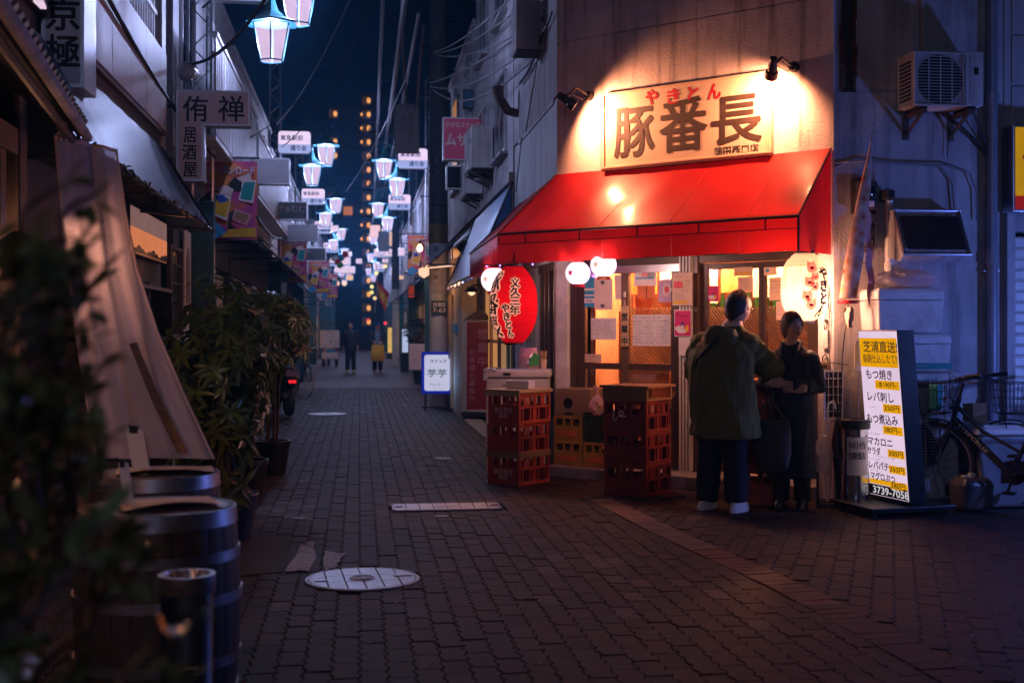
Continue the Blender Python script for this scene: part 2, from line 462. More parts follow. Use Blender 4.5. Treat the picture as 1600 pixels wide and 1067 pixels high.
# --- the ground
g=MB();g.bb((-90,-30,-0.4),(90,290,-0.045))
structure('ground',g,mat('ground_mortar',(0.02,0.016,0.015),0.9,var=0.3,scale=30))
pv_cols=[(0.036,0.0155,0.011),(0.028,0.0135,0.010),(0.045,0.0185,0.013),(0.032,0.018,0.0155),(0.024,0.0125,0.0105),(0.085,0.06,0.055)]
PV=[mat('paver_%s'%n,c,0.68,var=0.4,scale=25,bump=0.6,bscale=90,dirt=(0.016,0.011,0.010),dirtamt=0.7,spec=0.22)for n,c in zip(('red','brown','rust','grey','dark','pale'),pv_cols)]
BAND=[(1.95,10.1),(1.99,9.6),(2.085,8.33),(2.19,7.34),(2.29,6.46),(2.36,4.75),(2.4,3.0)]
def band_x(y):
 for(x0,y0),(x1,y1)in zip(BAND,BAND[1:]):
  if y1<=y<=y0:return x0+(x1-x0)*(y0-y)/(y0-y1)
 return BAND[0][0]if y>BAND[0][1]else BAND[-1][0]
MAN1,MAN2,MAN3,MAN4=G(566,905),G(698,793),G(692,717),G(512,647)
def paver_poly(w,l,n):
 a=0.009
 if n:side=[(0,0),(.125,a),(.375,-a),(.5,0),(.625,a),(.875,-a),(1,0)]
 else:side=[(0,0),(1,0)]
 lf=[(-w/2+o,-l/2+t*l)for t,o in side]
 rt=[(w/2+o,-l/2+t*l)for t,o in side]
 return lf+rt[::-1]
def paver_mb(mb,x,y,rot,w,l,zig,z=0.0,tilt=(0,0)):
 poly=paver_poly(w-0.0035,l-0.0035,zig)
 n=len(poly);ca,sa=math.cos(rot),math.sin(rot)
 vs=[]
 for k,(ins,zz)in enumerate(((0,-0.03),(0,-0.003),(0.003,0.0))):
  for(a,b)in poly:
   a2=a-math.copysign(ins,a);b2=b-(math.copysign(ins,b)if abs(b)>l*0.45 else 0)
   vs.append((x+a2*ca-b2*sa,y+a2*sa+b2*ca,z+zz+a*tilt[0]+b*tilt[1]))
 fs_=[(k*n+i,k*n+(i+1)%n,(k+1)*n+(i+1)%n,(k+1)*n+i)for k in range(2)for i in range(n)]
 fs_.append(tuple(2*n+i for i in range(n)))
 mb._add(vs,fs_)
rg=random.Random(3)
cells=[]
PW,PLN=0.1125,0.225
def in_view(x,y):
 d=x*s7+y*c7
 if d<4.2:return None
 px=800+(x*c7-y*s7)/d*FP;py=HZ+CH/d*FP
 return d if(-60<px<1660 and py<1120)else None
def covered(x,y):
 if(x-MAN1.x)**2+(y-MAN1.y)**2<0.30**2:return True
 if abs(x-MAN2.x)<0.42 and abs(y-MAN2.y)<0.2:return True
 return False
for i in range(-19,24):
 for j in range(16,136):
  x=(i+0.5)*PW;y=(j+(0.5 if i%2 else 0))*PLN
  if y<10.1 and x>band_x(y)-0.115:continue
  d=in_view(x,y)
  if d and not covered(x,y):cells.append((d,x,y,0.0,0))
ra=R(-24);ca,sa=math.cos(ra),math.sin(ra)
for i in range(-60,70):
 for j in range(-40,80):
  u=(i+0.5)*PW;v=(j+(0.5 if i%2 else 0))*PLN
  x=3.5+u*ca-v*sa;y=7+u*sa+v*ca
  if x<band_x(y)+0.10 or y>9.66 or(x+y)>13.48 or x>8:continue
  d=in_view(x,y)
  if d:cells.append((d,x,y,ra,1))
cells.sort()
pav=MB();pav.bb((-2.15,2.5,-0.04),(8.5,34,-0.016))
pavement=structure('pavement',pav,mat('sand_joint',(0.018,0.010,0.009),0.95,var=0.4,scale=60))
def paver_colour(x,y,k):
 v=noise.noise(Vector((x*0.8,y*0.8,3)))
 if k==0 and 5.9<y<7.6 and 0.9<x<1.9 and rg.random()<0.2:return 5
 if x<-0.35 and 8.9<y<10.2:return 5 if rg.random()<0.55 else 3
 if rg.random()<0.012:return 5
 return max(0,min(4,int(2.5+v*3+rg.uniform(-1.6,1.6))))
proto={}
for n,(d,x,y,rot,k)in enumerate(cells[:280]):
 ci=paver_colour(x,y,k)
 if ci not in proto:
  m_=MB();paver_mb(m_,0,0,0,PW,PLN,True);proto[ci]=m_.mesh('paver',PV[ci])
 o=bpy.data.objects.new('paver',proto[ci]);C.objects.link(o);o.parent=pavement
 o.location=(x,y,rg.uniform(-0.003,0.002));o.rotation_euler=(rg.uniform(-.012,.012),rg.uniform(-.015,.015),rot+rg.uniform(-.012,.012))
rest=MB()
for(d,x,y,rot,k)in cells[280:]:
 rest.mi=paver_colour(x,y,k)
 paver_mb(rest,x,y,rot+rg.uniform(-.01,.01),PW,PLN,d<13,rg.uniform(-0.003,0.002),(rg.uniform(-.015,.015),rg.uniform(-.01,.01)))
o=rest.build('pavers',PV,pavement);o['kind']='stuff'
bk={}
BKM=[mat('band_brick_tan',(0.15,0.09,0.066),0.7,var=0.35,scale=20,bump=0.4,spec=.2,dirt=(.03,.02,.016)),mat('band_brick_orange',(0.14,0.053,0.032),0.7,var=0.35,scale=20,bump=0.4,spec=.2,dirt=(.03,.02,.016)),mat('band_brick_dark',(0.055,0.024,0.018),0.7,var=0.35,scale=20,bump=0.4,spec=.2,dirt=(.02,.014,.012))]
y=9.95
while y>4.5:
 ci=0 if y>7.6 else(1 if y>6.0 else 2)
 if ci not in bk:
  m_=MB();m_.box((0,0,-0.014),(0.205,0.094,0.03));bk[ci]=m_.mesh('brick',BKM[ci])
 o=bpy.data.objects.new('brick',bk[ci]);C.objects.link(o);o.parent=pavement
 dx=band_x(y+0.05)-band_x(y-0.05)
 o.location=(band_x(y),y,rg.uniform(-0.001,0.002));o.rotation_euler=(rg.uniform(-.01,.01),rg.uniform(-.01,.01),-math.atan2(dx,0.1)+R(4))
 y-=0.1
bd=MB();pl=[(x-.24,y)for x,y in BAND]+[(x+.24,y)for x,y in reversed(BAND)];bd.prism(pl,-.02,-.0075);bd.build('band_bed',PV[0],pavement)
far_m,nt,b=nodes_of('far_paving')
br=nt.nodes.new('ShaderNodeTexBrick');br.inputs['Scale'].default_value=1;br.inputs['Brick Width'].default_value=0.225;br.inputs['Row Height'].default_value=0.1125;br.inputs['Mortar Size'].default_value=0.006
br.inputs['Color1'].default_value=(0.065,0.038,0.033,1);br.inputs['Color2'].default_value=(0.05,0.033,0.03,1);br.inputs['Mortar'].default_value=(0.02,0.018,0.018,1)
tc=nt.nodes.new('ShaderNodeTexCoord');mp=nt.nodes.new('ShaderNodeMapping');mp.inputs['Rotation'].default_value=(0,0,R(90))
nt.links.new(tc.outputs['Object'],mp.inputs[0]);nt.links.new(mp.outputs[0],br.inputs['Vector']);nt.links.new(br.outputs[0],b.inputs['Base Color']);b.inputs['Roughness'].default_value=0.65;b.inputs['Specular IOR Level'].default_value=.25
st=MB();st.bb((-2.15,30.6,-0.025),(1.95,200,-0.005))
structure('street',st,far_m)
gutter=MB()
gutter.bb((-2.05,9.0,-0.02),(-1.72,60,0.012));gutter.bb((1.6,15.2,-0.02),(1.864,60,0.014))
structure('gutter',gutter,M['concrete'])
def sheet(name,pts,z,m_,seed):
 mb=MB();rr=random.Random(seed);out=[]
 for a,b_ in zip(pts,pts[1:]+pts[:1]):
  a=G(*a);b_=G(*b_)
  for t in(0,.2,.4,.6,.8):
   p=a.lerp(b_,t);out.append((p.x+rr.uniform(-.02,.02),p.y+rr.uniform(-.03,.03)))
 mb.prism(out,z-0.004,z)
 return structure(name,mb,m_)
sheet('asphalt_patch',[(372,838),(452,836),(446,893),(372,900)],0.004,M['asphalt'],1)
worn=mat('worn_road_paint',(0.34,0.31,0.31),0.7,var=0.35,scale=25,dirt=(0.08,0.07,0.07),dirtamt=0.7)
sheet('road_paint',[(469,850),(491,848),(488,893),(447,893)],0.009,worn,2)
sheet('road_paint',[(508,862),(536,866),(530,876),(521,890),(503,892)],0.009,worn,3)
# --- iron covers in the paving
iron=mat('worn_iron',(0.34,0.31,0.33),0.42,metal=0.35,var=0.25,scale=14,bump=0.2)
iron_dk=mat('iron_groove',(0.02,0.018,0.02),0.7,var=0.2)
def manhole(loc,r,label,rz=0.0):
 t=thing('manhole_cover',label,'manhole cover',(loc.x,loc.y,0),rz,'iron covers set in the paving')
 b=MB();b.lathe([(r,-0.02),(r,0.006),(r*0.985,0.009),(r*0.95,0.009),(r*0.945,0.003)],48);b.build('rim',iron,t)
 b=MB();b.lathe([(r*.945,.0),(r*.945,0.003),(0,0.003)],40);b.build('plate',iron_dk,t)
 k=MB();n=6 if r>.25 else 4;Rr=r*.935
 for i in range(n):
  xa,xb=-Rr+i*2*Rr/n+.004,-Rr+(i+1)*2*Rr/n-.004
  xs=[xa+(xb-xa)*q/4 for q in range(5)];hs=[math.sqrt(max(0,Rr*Rr-x*x))for x in xs]
  ks=3 if r>.25 else 2;lim=min(hs[1:4])if r>.25 else max(hs)
  for j in range(ks):
   f0,f1=-1+2*j/ks,-1+2*(j+1)/ks
   k.prism([(x,h*f0+.0018)for x,h in zip(xs,hs)]+[(x,h*f1-.0018)for x,h in reversed(list(zip(xs,hs)))],.003,.009)
 k.build('tread',iron,t)
 if r>0.25:
  e=MB();e.torus((0,0,0.0115),r*0.2,0.005,'Z',28,6);e.torus((0,0,0.0115),r*0.13,0.005,'Z',24,6);e.lathe([(r*.24,0.004),(r*.24,0.0105),(0,0.0105)],28);e.lathe([(r*.05,0.004),(r*.05,0.014),(0,0.014)],12);e.build('emblem',iron,t)
  h=MB();h.box((r*.72,r*.1,0.0105),(0.1,0.05,0.006));h.box((-r*.72,-r*.15,0.0105),(0.07,0.02,0.006));h.build('lifting_lug',iron,t)
  g_=MB();g_.lathe([(r*1.03,-0.015),(r*1.03,0.002),(r,0.002)],48);g_.build('groove',iron_dk,t)
 return t
manhole(MAN1,0.315,'large round manhole cover with a ringed emblem and square tread',R(5))
manhole(MAN3,0.09,'tiny round iron valve lid in the dark paving beyond the oblong cover')
manhole(MAN4,0.32,'round manhole cover far up the paving near the parked scooter')
t=thing('drain_cover','oblong iron hydrant cover with a row of square panels','drain cover',(MAN2.x,MAN2.y,0),0,'iron covers set in the paving')
b=MB();pl=[]
for cx,cy,a0 in((.37,.13,0),(-.37,.13,90),(-.37,-.13,180),(.37,-.13,270)):
 for k in range(5):pl.append((cx+.05*math.cos(R(a0+k*22.5)),cy+.05*math.sin(R(a0+k*22.5))))
b.prism(pl,-0.02,0.005);b.build('frame',iron_dk,t)
k=MB()
for i in range(8):k.box((-.37+i*.1057,0,0.008),(0.097,0.30,0.01))
k.box((0,.163,.008),(.8,.022,.01));k.box((0,-.163,.008),(.8,.022,.01));k.box((-.415,0,.008),(.018,.3,.01));k.box((.415,0,.008),(.018,.3,.01))
k.build('tread',iron,t)
k=MB();k.torus((-.37,0,.014),.03,.004,'Z',16,5);k.torus((.37,0,.014),.03,.004,'Z',16,5);k.box((0,0,.014),(.22,.06,.004));k.build('lifting_lug',iron,t)
for x,y,w,lab in((690,807,.09,0),(469,810,.09,1)):
 p=G(x,y);mp_=MB();mp_.box((p.x,p.y,.002),(w,.07,.008));structure('marker_plate',mp_,worn)
lt=MB();rr=random.Random(17)
for k in range(150):
 p=G(rr.uniform(380,1560),rr.uniform(650,1060));a_=rr.uniform(0,PI);s_=rr.uniform(.006,.02)
 if p.x>3.4 and p.y>9:continue
 lt.box((p.x,p.y,.004),(s_,s_*rr.uniform(.25,.9),.003),(rr.uniform(-.1,.1),0,a_))
o=lt.build('litter',mat('trodden_litter',(.24,.2,.18),.8,var=.8,scale=2));tag(o,'scattered specks of trodden litter on the paving','litter',None,'stuff')
# --- the corner shop
WARM=(1.0,0.55,0.25)
shop=thing('corner_shop','stained two-storey corner restaurant with a chamfered front of sliding doors','building',(CL.x,CL.y,0),ROTF)
W2S=Matrix.Rotation(-ROTF,4,'Z')@Matrix.Translation((-CL.x,-CL.y,0))
FW=2.78
GY=0.36
m=MB();m.bb((0.0,0,2.06),(FW,0.2,4.10));m.bb((0.0,0,4.115),(FW,0.2,6.8));m.bb((0.0,0.02,4.09),(FW,0.18,4.13))
m.build('wall',M['wall_pink'],shop)
pa,pb_=fs(867,500,-.3)[0],fs(887,500,-.3)[0]
m=MB();m.bb((pa,.3,0),(pb_,GY+0.1,2.06));m.build('pillar',M['white_paint'],shop,bevel=0.008)
pc,pd=fs(1060,500,-.3)[0],fs(1080,500,-.3)[0]
m=MB();m.bb((pc,0.32,0),(pd,GY+0.1,2.06))
for k in range(4):m.bb((pc+.006+k*(pd-pc)/4,0.3,0.1),(pc+.022+k*(pd-pc)/4,0.32,2.06))
m.build('pillar',M['white_paint'],shop)
m=MB();m.bb((2.645,0,0),(FW,GY+0.1,2.06));m.build('pillar',M['wall_pink'],shop)
m=MB();m.bb((-.1,-.06,-0.02),(2.644,GY+2.4,0.10));m.build('step',M['concrete'],shop,bevel=0.01)
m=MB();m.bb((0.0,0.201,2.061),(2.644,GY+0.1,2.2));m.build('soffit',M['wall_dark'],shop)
m=MB();m.M=W2S
m.bb((RX,CL.y,3.62),(RX+0.2,15.0,6.8));m.build('wall',M['wall_grey'],shop)
m=MB();m.M=W2S
m.bb((RX+0.012,CL.y+0.012,2.06),(RX+0.2,15.0,3.6));m.bb((RX+.012,13.2,0),(RX+.2,15.0,2.055));m.bb((RX,11.9,3.58),(RX+0.1,14.6,3.618));m.build('wall',M['wall_blue'],shop)
m=MB();m.M=W2S
m.bb((CR.x,BY,0.0),(5.20,BY+0.2,3.32));m.bb((CR.x,BY+0.012,3.32),(3.9,BY+0.2,6.8));m.bb((4.02,BY+0.004,3.32),(4.56,BY+0.2,6.8));m.bb((4.6,BY,3.32),(5.20,BY+0.2,6.8))
m.build('wall',M['wall_grey'],shop)
m=MB();m.M=W2S;rr=random.Random(5)
for x0 in(3.9,4.0):
 z=3.34
 while z<5.2:
  h=rr.uniform(.04,.2);m.bb((x0-rr.uniform(0,.02),BY+0.002,z),(x0+rr.uniform(.012,.04),BY+0.03,z+h));z+=h
m.build('rust',mat('rusted_strip',(0.1,0.045,0.02),0.9,var=0.6,scale=20,bump=0.8),shop)
m=MB();m.M=W2S;m.bb((3.905,BY+0.04,3.32),(4.02,BY+0.2,6.8));m.bb((4.55,BY+0.04,3.32),(4.6,BY+0.2,6.8));m.build('wall_gap',M['wall_dark'],shop)
m=MB();m.M=W2S;m.prism([(RX+.02,CL.y+.05),(CR.x,BY+.05),(5.2,BY+.05),(5.2,15),(RX+.02,15)],6.6,6.7);m.build('roof',M['concrete'],shop)
m=MB();m.M=W2S;m.bb((4.562,BY-0.03,3.62),(4.598,BY+0.04,6.8));m.build('conduit',M['wall_cream'],shop)
def frame(mb,s0,s1,z0,z1,w,y0,y1):
 mb.bb((s0,y0,z0),(s0+w,y1,z1));mb.bb((s1-w,y0,z0),(s1,y1,z1));mb.bb((s0+w,y0,z0),(s1-w,y1,z0+w));mb.bb((s0+w,y0,z1-w),(s1-w,y1,z1))
def SP(px,py):return fs(px,py,-GY)
gz1=SP(950,428)[1];gzm=SP(950,572)[1]
sL0,sL1,sM0,sM1,sR0,sR1=pb_+.001,SP(914,500)[0],SP(972,500)[0],SP(984,500)[0],SP(1050,500)[0],pc-.001
m=MB();m.bb((sL0,GY-.02,.1),(sL0+.07,GY+.06,2.06));m.bb((sL0+.072,GY,.1),(sL1-.003,GY+.05,gz1));m.bb((sR0,GY-.02,.1),(sR1,GY+.05,gz1-.001));m.bb((sL0+.072,GY-.015,gz1+.07),(sR1,GY+.06,2.06))
m.build('window_frame',M['brown_frame'],shop,bevel=0.004)
m=MB();m.bb((sL0+.072,GY-.03,gz1),(sR1,GY+.055,gz1+.069));m.build('lintel',M['alu'],shop)
for a,b in((sL1,sM0),(sM1,sR0)):
 w_=MB();w_.bb((a,GY+.005,.16),(b,GY+.012,gzm-.03));w_.bb((a,GY+.005,gzm+.03),(b,GY+.012,gz1));p_=w_.build('window',M['glass'],shop)
 f_=MB();f_.bb((a,GY-.01,.1),(b,GY+.03,.16));f_.bb((a,GY-.012,gzm-.03),(b,GY+.032,gzm+.03));f_.build('rail',M['brown_frame'],p_,bevel=0.003)
m=MB();m.bb((sM0,GY-.02,.1),(sM1,GY+.03,gz1));m.build('mullion',mat('worn_bronze',(0.2,0.14,0.09),0.4,metal=0.5),shop,bevel=0.003)
dz1=SP(1140,420)[1]
d0,d1,d2,d3,d4,d5=pd+.001,SP(1104,500)[0],SP(1178,500)[0],SP(1192,500)[0],SP(1262,520)[0],2.644
m=MB();m.bb((d0,GY-.03,.1),(d0+.05,GY+.1,2.06));m.bb((d0+.052,GY-.015,dz1+.06),(d5,GY+.08,2.06));m.bb((d5-.03,GY-.03,.1),(d5,GY+.1,dz1+.058));m.build('door_frame',M['brown_frame'],shop,bevel=0.004)
for a0,a,b,b0,yy in((d0+.053,d1,d2+.03,d3-.002,GY+.03),(d3,d3+.03,d4,d5-.032,GY)):
 dm=MB();dm.bb((a0,yy,.11),(a,yy+.035,dz1+.055));dm.bb((b,yy,.11),(b0,yy+.035,dz1+.055));dm.bb((a,yy+.002,.11),(b,yy+.033,.62));dm.bb((a,yy+.002,dz1),(b,yy+.033,dz1+.055));dm.bb((a,yy+.002,1.0),(b,yy+.033,1.05))
 do=dm.build('door',M['brown_frame'],shop,bevel=0.003)
 pm=MB();pm.bb((a,yy+.012,1.051),(b,yy+.018,dz1-.001));pm.bb((a,yy+.012,.621),(b,yy+.018,.999));pm.build('pane',M['glass'],do)
 hm=MB();hm.bb((b+.012,yy-.012,1.0),(b+.03,yy-.001,1.16));hm.build('handle',M['alu'],do)
m=MB();m.M=W2S
for k in range(4):
 y0=CL.y+.38+k*.3;m.bb((RX+.03,y0,0),(RX+.09,y0+.05,2.055))
m.bb((RX+.04,CL.y+.43,.0),(RX+.08,13.2,.5));m.bb((RX+.04,CL.y+.43,1.98),(RX+.08,13.2,2.055))
m.build('side_frame',M['brown_frame'],shop)
m=MB();m.M=W2S;m.bb((RX+.055,CL.y+.4,.5),(RX+.062,13.2,1.98));m.build('side_window',M['glass'],shop)
m=MB();m.bb((.12,GY+2.3,.1),(2.66,GY+2.4,2.5));m.bb((.06,GY+.12,.1),(.12,GY+2.4,2.5));m.bb((2.66,GY+.12,.1),(2.72,GY+2.4,2.5));m.bb((.06,GY+.11,2.44),(2.72,GY+2.4,2.5))
m.build('inner_wall',mat('orange_interior',(0.55,0.28,0.18),0.7,var=0.45,scale=3,bump=0.3,bscale=8),shop)
m=MB();
for k in range(104):
 s0=0.14+k*0.033
 if s0<2.9:
  za,zb=0.95,1.60;dz=zb-za
  x0,x1=s0,s0-dz*0.8
  t0=0.0;t1=1.0
  if x0>2.62:t0=(x0-2.62)/(x0-x1)
  if x1<0.14:t1=(x0-0.14)/(x0-x1)
  if t1-t0>0.03:
   A=Vector((x0+(x1-x0)*t0,GY+.52,za+dz*t0));B=Vector((x0+(x1-x0)*t1,GY+.52,za+dz*t1))
   w=Vector((0.0045,0,0.0036))
   m._add([A-w,A+w,B+w,B-w,A-w+Vector((0,.02,0)),A+w+Vector((0,.02,0)),B+w+Vector((0,.02,0)),B-w+Vector((0,.02,0))],[(0,1,2,3),(7,6,5,4),(0,4,5,1),(1,5,6,2),(2,6,7,3),(3,7,4,0)])
o=m.build('slat_screen',mat('screen_slats',(0.05,0.025,0.018),0.6,var=0.4,scale=3),shop);o['kind']='stuff'
for k in range(7):
 m=MB();s0=.2+k*.34;m.grid(lambda u,v:Vector((s0+u*.31,GY+.62+.012*math.sin(u*9+k),2.0-v*(.26+.05*(k%3)))),8,3);m.build('hanging_cloth',(M['orange_ink'],M['paper_pink'],M['paper_warm'])[k%3],shop,smooth=True)
m=MB();m.bb((.2,GY+2.1,1.5),(2.6,GY+2.29,1.53));m.build('bottle_shelf',M['wood'],shop)
m=MB()
for k in range(22):m.lathe([(.035,0),(.037,.16),(.015,.22),(.015,.28),(0,.28)],10,(.28+k*.105,GY+2.2,1.531))
o=m.build('bottles',M['green_ink'],shop);o['kind']='stuff'
m=MB();m.bb((.2,GY+.75,.1),(2.6,GY+1.15,1.0));m.bb((.2,GY+.7,1.0),(2.6,GY+1.2,1.04));m.build('counter',M['wood'],shop)
for k,s_ in enumerate((0.62,1.2,2.0)):
 m=MB();m.lathe([(.02,.12),(.1,0),(.095,0),(.015,.11)],20,(s_,GY+.32,2.12));m.tube([(s_,GY+.32,2.2),(s_,GY+.32,2.44)],.006);pl_=m.build('lamp_shade',M['dark_metal'],shop)
 m=MB();m.lathe([(0,-.03),(.025,-.015),(.03,.01),(.015,.04)],12,(s_,GY+.32,2.14));m.build('bulb',glow('bulb_warm',(1,.6,.3),6),pl_)
 lamp('POINT',shop,(s_,GY+.32,2.05),170,(1,.37,.15),0.04)
 # --- sign board over the awning
sign=thing('shop_sign','wide cream sign board with big brushed characters above the red awning','sign',fw(1.39,3.21,0.03),ROTF)
m=MB();m.box((0,0,0),(1.62,0.03,0.66));m.build('panel',mat('cream_sign',(0.66,0.55,0.42),0.55,var=0.08,scale=3),sign)
m=MB();frame(m,-.835,.86,-.345,.345,.02,-.026,.03);m.bb((.815,-.024,-.325),(.835,.03,.325));m.build('frame',M['paper_warm'],sign,bevel=.003)
m=MB();m.bb((-.82,-.06,-.372),(.86,.03,-.35));m.build('ledge',mat('dark_red_ledge',(0.12,0.02,0.018),0.6),sign)
def on_sign(px,py):
 s_,z_=fs(px,py,.05);return s_-1.39,z_-3.21
for ch,px,py in(('や',1018,152),('き',1052,151),('と',1083,147),('ん',1116,143)):
 m=MB();a,b=on_sign(px,py);put_text(m,ch,a,-.018,b,.14,.005,fit=(.12 if ch!='と' else .1,.13));m.build('character',M['red_ink'],sign)
for ch,px,py,w,h in(('豚',990,206,.41,.44),('番',1067,195,.47,.46),('長',1150,187,.47,.40)):
 m=MB();a,b=on_sign(px,py);put_text(m,ch,a,-.018,b,.4,.009,fit=(w,h));m.build('character',M['brown_ink'],sign)
m=MB();a,b=on_sign(1150,235);put_text(m,'蒲田西口店',a,-.018,b,.1,.0008,fit=(.42,.085));m.build('lettering',M['ink'],sign)
# --- red awning
red_v,nt,b=nodes_of('red_vinyl')
b.inputs['Base Color'].default_value=(0.5,0.012,0.014,1);b.inputs['Roughness'].default_value=0.42;b.inputs['Coat Weight'].default_value=0.35;b.inputs['Coat Roughness'].default_value=0.16
tc=nt.nodes.new('ShaderNodeTexCoord');nz=nt.nodes.new('ShaderNodeTexNoise');nz.inputs['Scale'].default_value=5;nz.inputs['Detail'].default_value=7
mx=nt.nodes.new('ShaderNodeMix');mx.data_type='RGBA';mx.inputs[6].default_value=(0.38,0.008,0.01,1);mx.inputs[7].default_value=(0.56,0.03,0.03,1)
nt.links.new(tc.outputs['Object'],nz.inputs['Vector']);nt.links.new(nz.outputs[0],mx.inputs[0]);nt.links.new(mx.outputs[2],b.inputs['Base Color'])
tl=nt.nodes.new('ShaderNodeBsdfTranslucent');tl.inputs[0].default_value=(0.75,0.02,0.02,1);ms=nt.nodes.new('ShaderNodeMixShader');ms.inputs[0].default_value=0.5
nt.links.new(b.outputs[0],ms.inputs[1]);nt.links.new(tl.outputs[0],ms.inputs[2]);nt.links.new(ms.outputs[0],nt.nodes['Material Output'].inputs[0])
AP,ZT,ZE,ZB=0.62,2.86,2.265,1.995
aw=thing('shop_awning','glossy red vinyl awning with a plain valance over the restaurant front','awning',(CL.x,CL.y,0),ROTF)
sm=AP-0.6/Q
sr=2.76
def sag(a,b,k):return lambda u,v:None
def slope(A,B,Cc,D,amp=.012):
 A,B,Cc,D=map(Vector,(A,B,Cc,D));mb=MB()
 def fn(u,v):
  p=A.lerp(B,u).lerp(D.lerp(Cc,u),v);q=4*v*(1-v)
  return p+Vector((0,0,-amp*q*(1.2+0.8*math.cos(u*26.2+2.9))-.004*math.sin(u*31+v*7)*q+.008*noise.noise(Vector((u*9,v*3,A.z)))))
 mb.grid(fn,60,10);return mb
def W(p):return W2S@Vector(p)
m=MB()
for u in(.13,.37,.61,.85):
 p0,p1=Vector((sr*u,-.007,ZT)),Vector((sm+(sr-sm)*u,-AP,ZE));m.tube([p0.lerp(p1,k/6)+Vector((0,-.002,.003-.02*4*(k/6)*(1-k/6)))for k in range(7)],.0016,5)
m.build('seam',mat('dark_red_seam',(.34,.008,.008),.6),aw)
m=slope((0,-.005,ZT),(sr,-.005,ZT),(sr,-AP,ZE),(sm,-AP,ZE));o=m.build('canopy',red_v,aw,smooth=True)
sC0,sC1=W((RX-.005,14.3,ZT)),W((RX-.6,14.3,ZE))
m=slope((0,-.005,ZT),sC0,sC1,(sm,-AP,ZE));m.build('canopy',red_v,aw,smooth=True)
m=MB();m._add([(sr,-.005,ZT),(sr,-AP,ZE),(sr,-.005,ZE)],[(0,1,2)]);m._add([(sr,-.005,ZE),(sr,-AP,ZE),(sr,-AP,ZB),(sr,-.005,ZB)],[(0,1,2,3)]);m.build('side_panel',red_v,aw)
m=MB();m._add([sC0,sC1,W((RX-.005,14.3,ZE))],[(0,1,2)]);m._add([sC1,W((RX-.005,14.3,ZE)),W((RX-.005,14.3,ZB)),W((RX-.6,14.3,ZB))],[(0,1,2,3)]);m.build('side_panel',red_v,aw)
def valance(A,B,z0,z1,inset,name,wav=.004,seed=1):
 A,B=Vector(A),Vector(B);nrm=(B-A).cross(Vector((0,0,1))).normalized();mb=MB()
 n=max(4,int((B-A).length/.045))
 def fn(u,v):
  p=A.lerp(B,u);z=z1+(z0-z1)*v
  wv=wav*v*(math.sin(u*n*.9+seed)+.6*math.sin(u*n*2.3+seed*2))+inset
  return Vector((p.x,p.y,z))+nrm*wv+Vector((0,0,.004*v*math.sin(u*n*.5+seed)))
 mb.grid(fn,n*2,4);return mb.build(name,red_v,aw,smooth=True)
fr_a,fr_b=Vector((sm,-AP,0)),Vector((sr,-AP,0))
gap=.095
cuts=[0,.17,.39,.62,.83,1]
for i in range(5):
 valance(fr_a.lerp(fr_b,cuts[i]+.0001),fr_a.lerp(fr_b,cuts[i+1]-.0001),ZB,ZE-gap,.0,'valance',.004,i)
valance(fr_a,fr_b,ZE-gap-.01,ZE,-.04,'band',.001,9)
sd_a,sd_b=Vector((sm,-AP,0)),Vector((sC1.x,sC1.y,0))
valance(sd_b,sd_a,ZB,ZE-gap,0,'valance',.012,3);valance(sd_b,sd_a,ZE-gap-.005,ZE,0.0,'band',.001,4)
m=MB()
m.tube([(sm,-AP,ZE),(sr,-AP,ZE)],.012);m.tube([(sm,-AP+.03,ZE-gap),(sr,-AP+.03,ZE-gap)],.01);m.tube([(sr,-.01,ZT),(sr,-AP,ZE),(sr,-AP,ZB)],.009);m.tube([(0,-.01,ZT),(sm,-AP,ZE)],.01);m.tube([tuple(sC1),(sm,-AP,ZE)],.01);m.tube([tuple(sC0),tuple(sC1)],.01)
for u in(.1,.3,.5,.7,.9):
 p=fr_a.lerp(fr_b,u);m.tube([(p.x,p.y+.035,ZE),(p.x,p.y+.035,ZE-gap)],.006);m.tube([(p.x,p.y+.03,ZE-.02),(p.x,-.02,ZE-.02)],.008)
m.build('awning_frame',mat('dark_red_steel',(0.08,0.01,0.01),0.5,metal=.3),aw)
# --- spotlights aimed at the sign
def sign_spot(px,py,bx,by,ax,ay,label,power):
 s0,z0=fs(bx,by,.02);s1,z1=fs(px,py,.27)
 t=thing('spotlight',label,'spotlight',fw(s0,z0,.0),ROTF,'spotlights over the sign')
 hd=Vector((s1-s0,-.27,z1-z0));sa,za=fs(ax,ay,.03);aim=(Vector((sa-s0,-.03,za-z0))-hd).normalized()
 m=MB();m.lathe([(.045,-.001),(.045,-.03),(.03,-.05),(0,-.05)],20,(0,0,0),'Y');m.build('mount',M['dark_metal'],t,smooth=True)
 m=MB();m.tube([(0,-.04,0),(hd.x*.3,-.2,.05),tuple(hd-aim*.05)],.011);m.build('arm',M['dark_metal'],t,smooth=True)
 m=MB();q=aim.to_track_quat('Z','Y').to_matrix().to_4x4();m.M=Matrix.Translation(hd)@q
 m.lathe([(.0,-.13),(.03,-.13),(.035,-.06),(.037,-.055),(.037,-.01),(.052,.0),(.055,.06),(.05,.06),(.047,.005),(0,.0)],24)
 hs=m.build('lamp_head',M['black_plastic'],t,smooth=True)
 m=MB();m.M=Matrix.Translation(hd)@q;m.lathe([(.046,.035),(.03,.03),(0,.028)],20);m.build('bulb',glow('spot_bulb',(1,.75,.45),1.5),hs)
 m=MB();m.tube([(0,-.03,.03),(hd.x*.2,-.1,-.05),(hd.x*.6,-.25,-.02),tuple(hd-aim*.12)],.004);m.build('cable',M['cable'],t)
 lamp('SPOT',t,tuple(hd+aim*.065),power,(1,.335,.15),.03,aim.to_track_quat('-Z','Y').to_euler(),R(168),1.0)
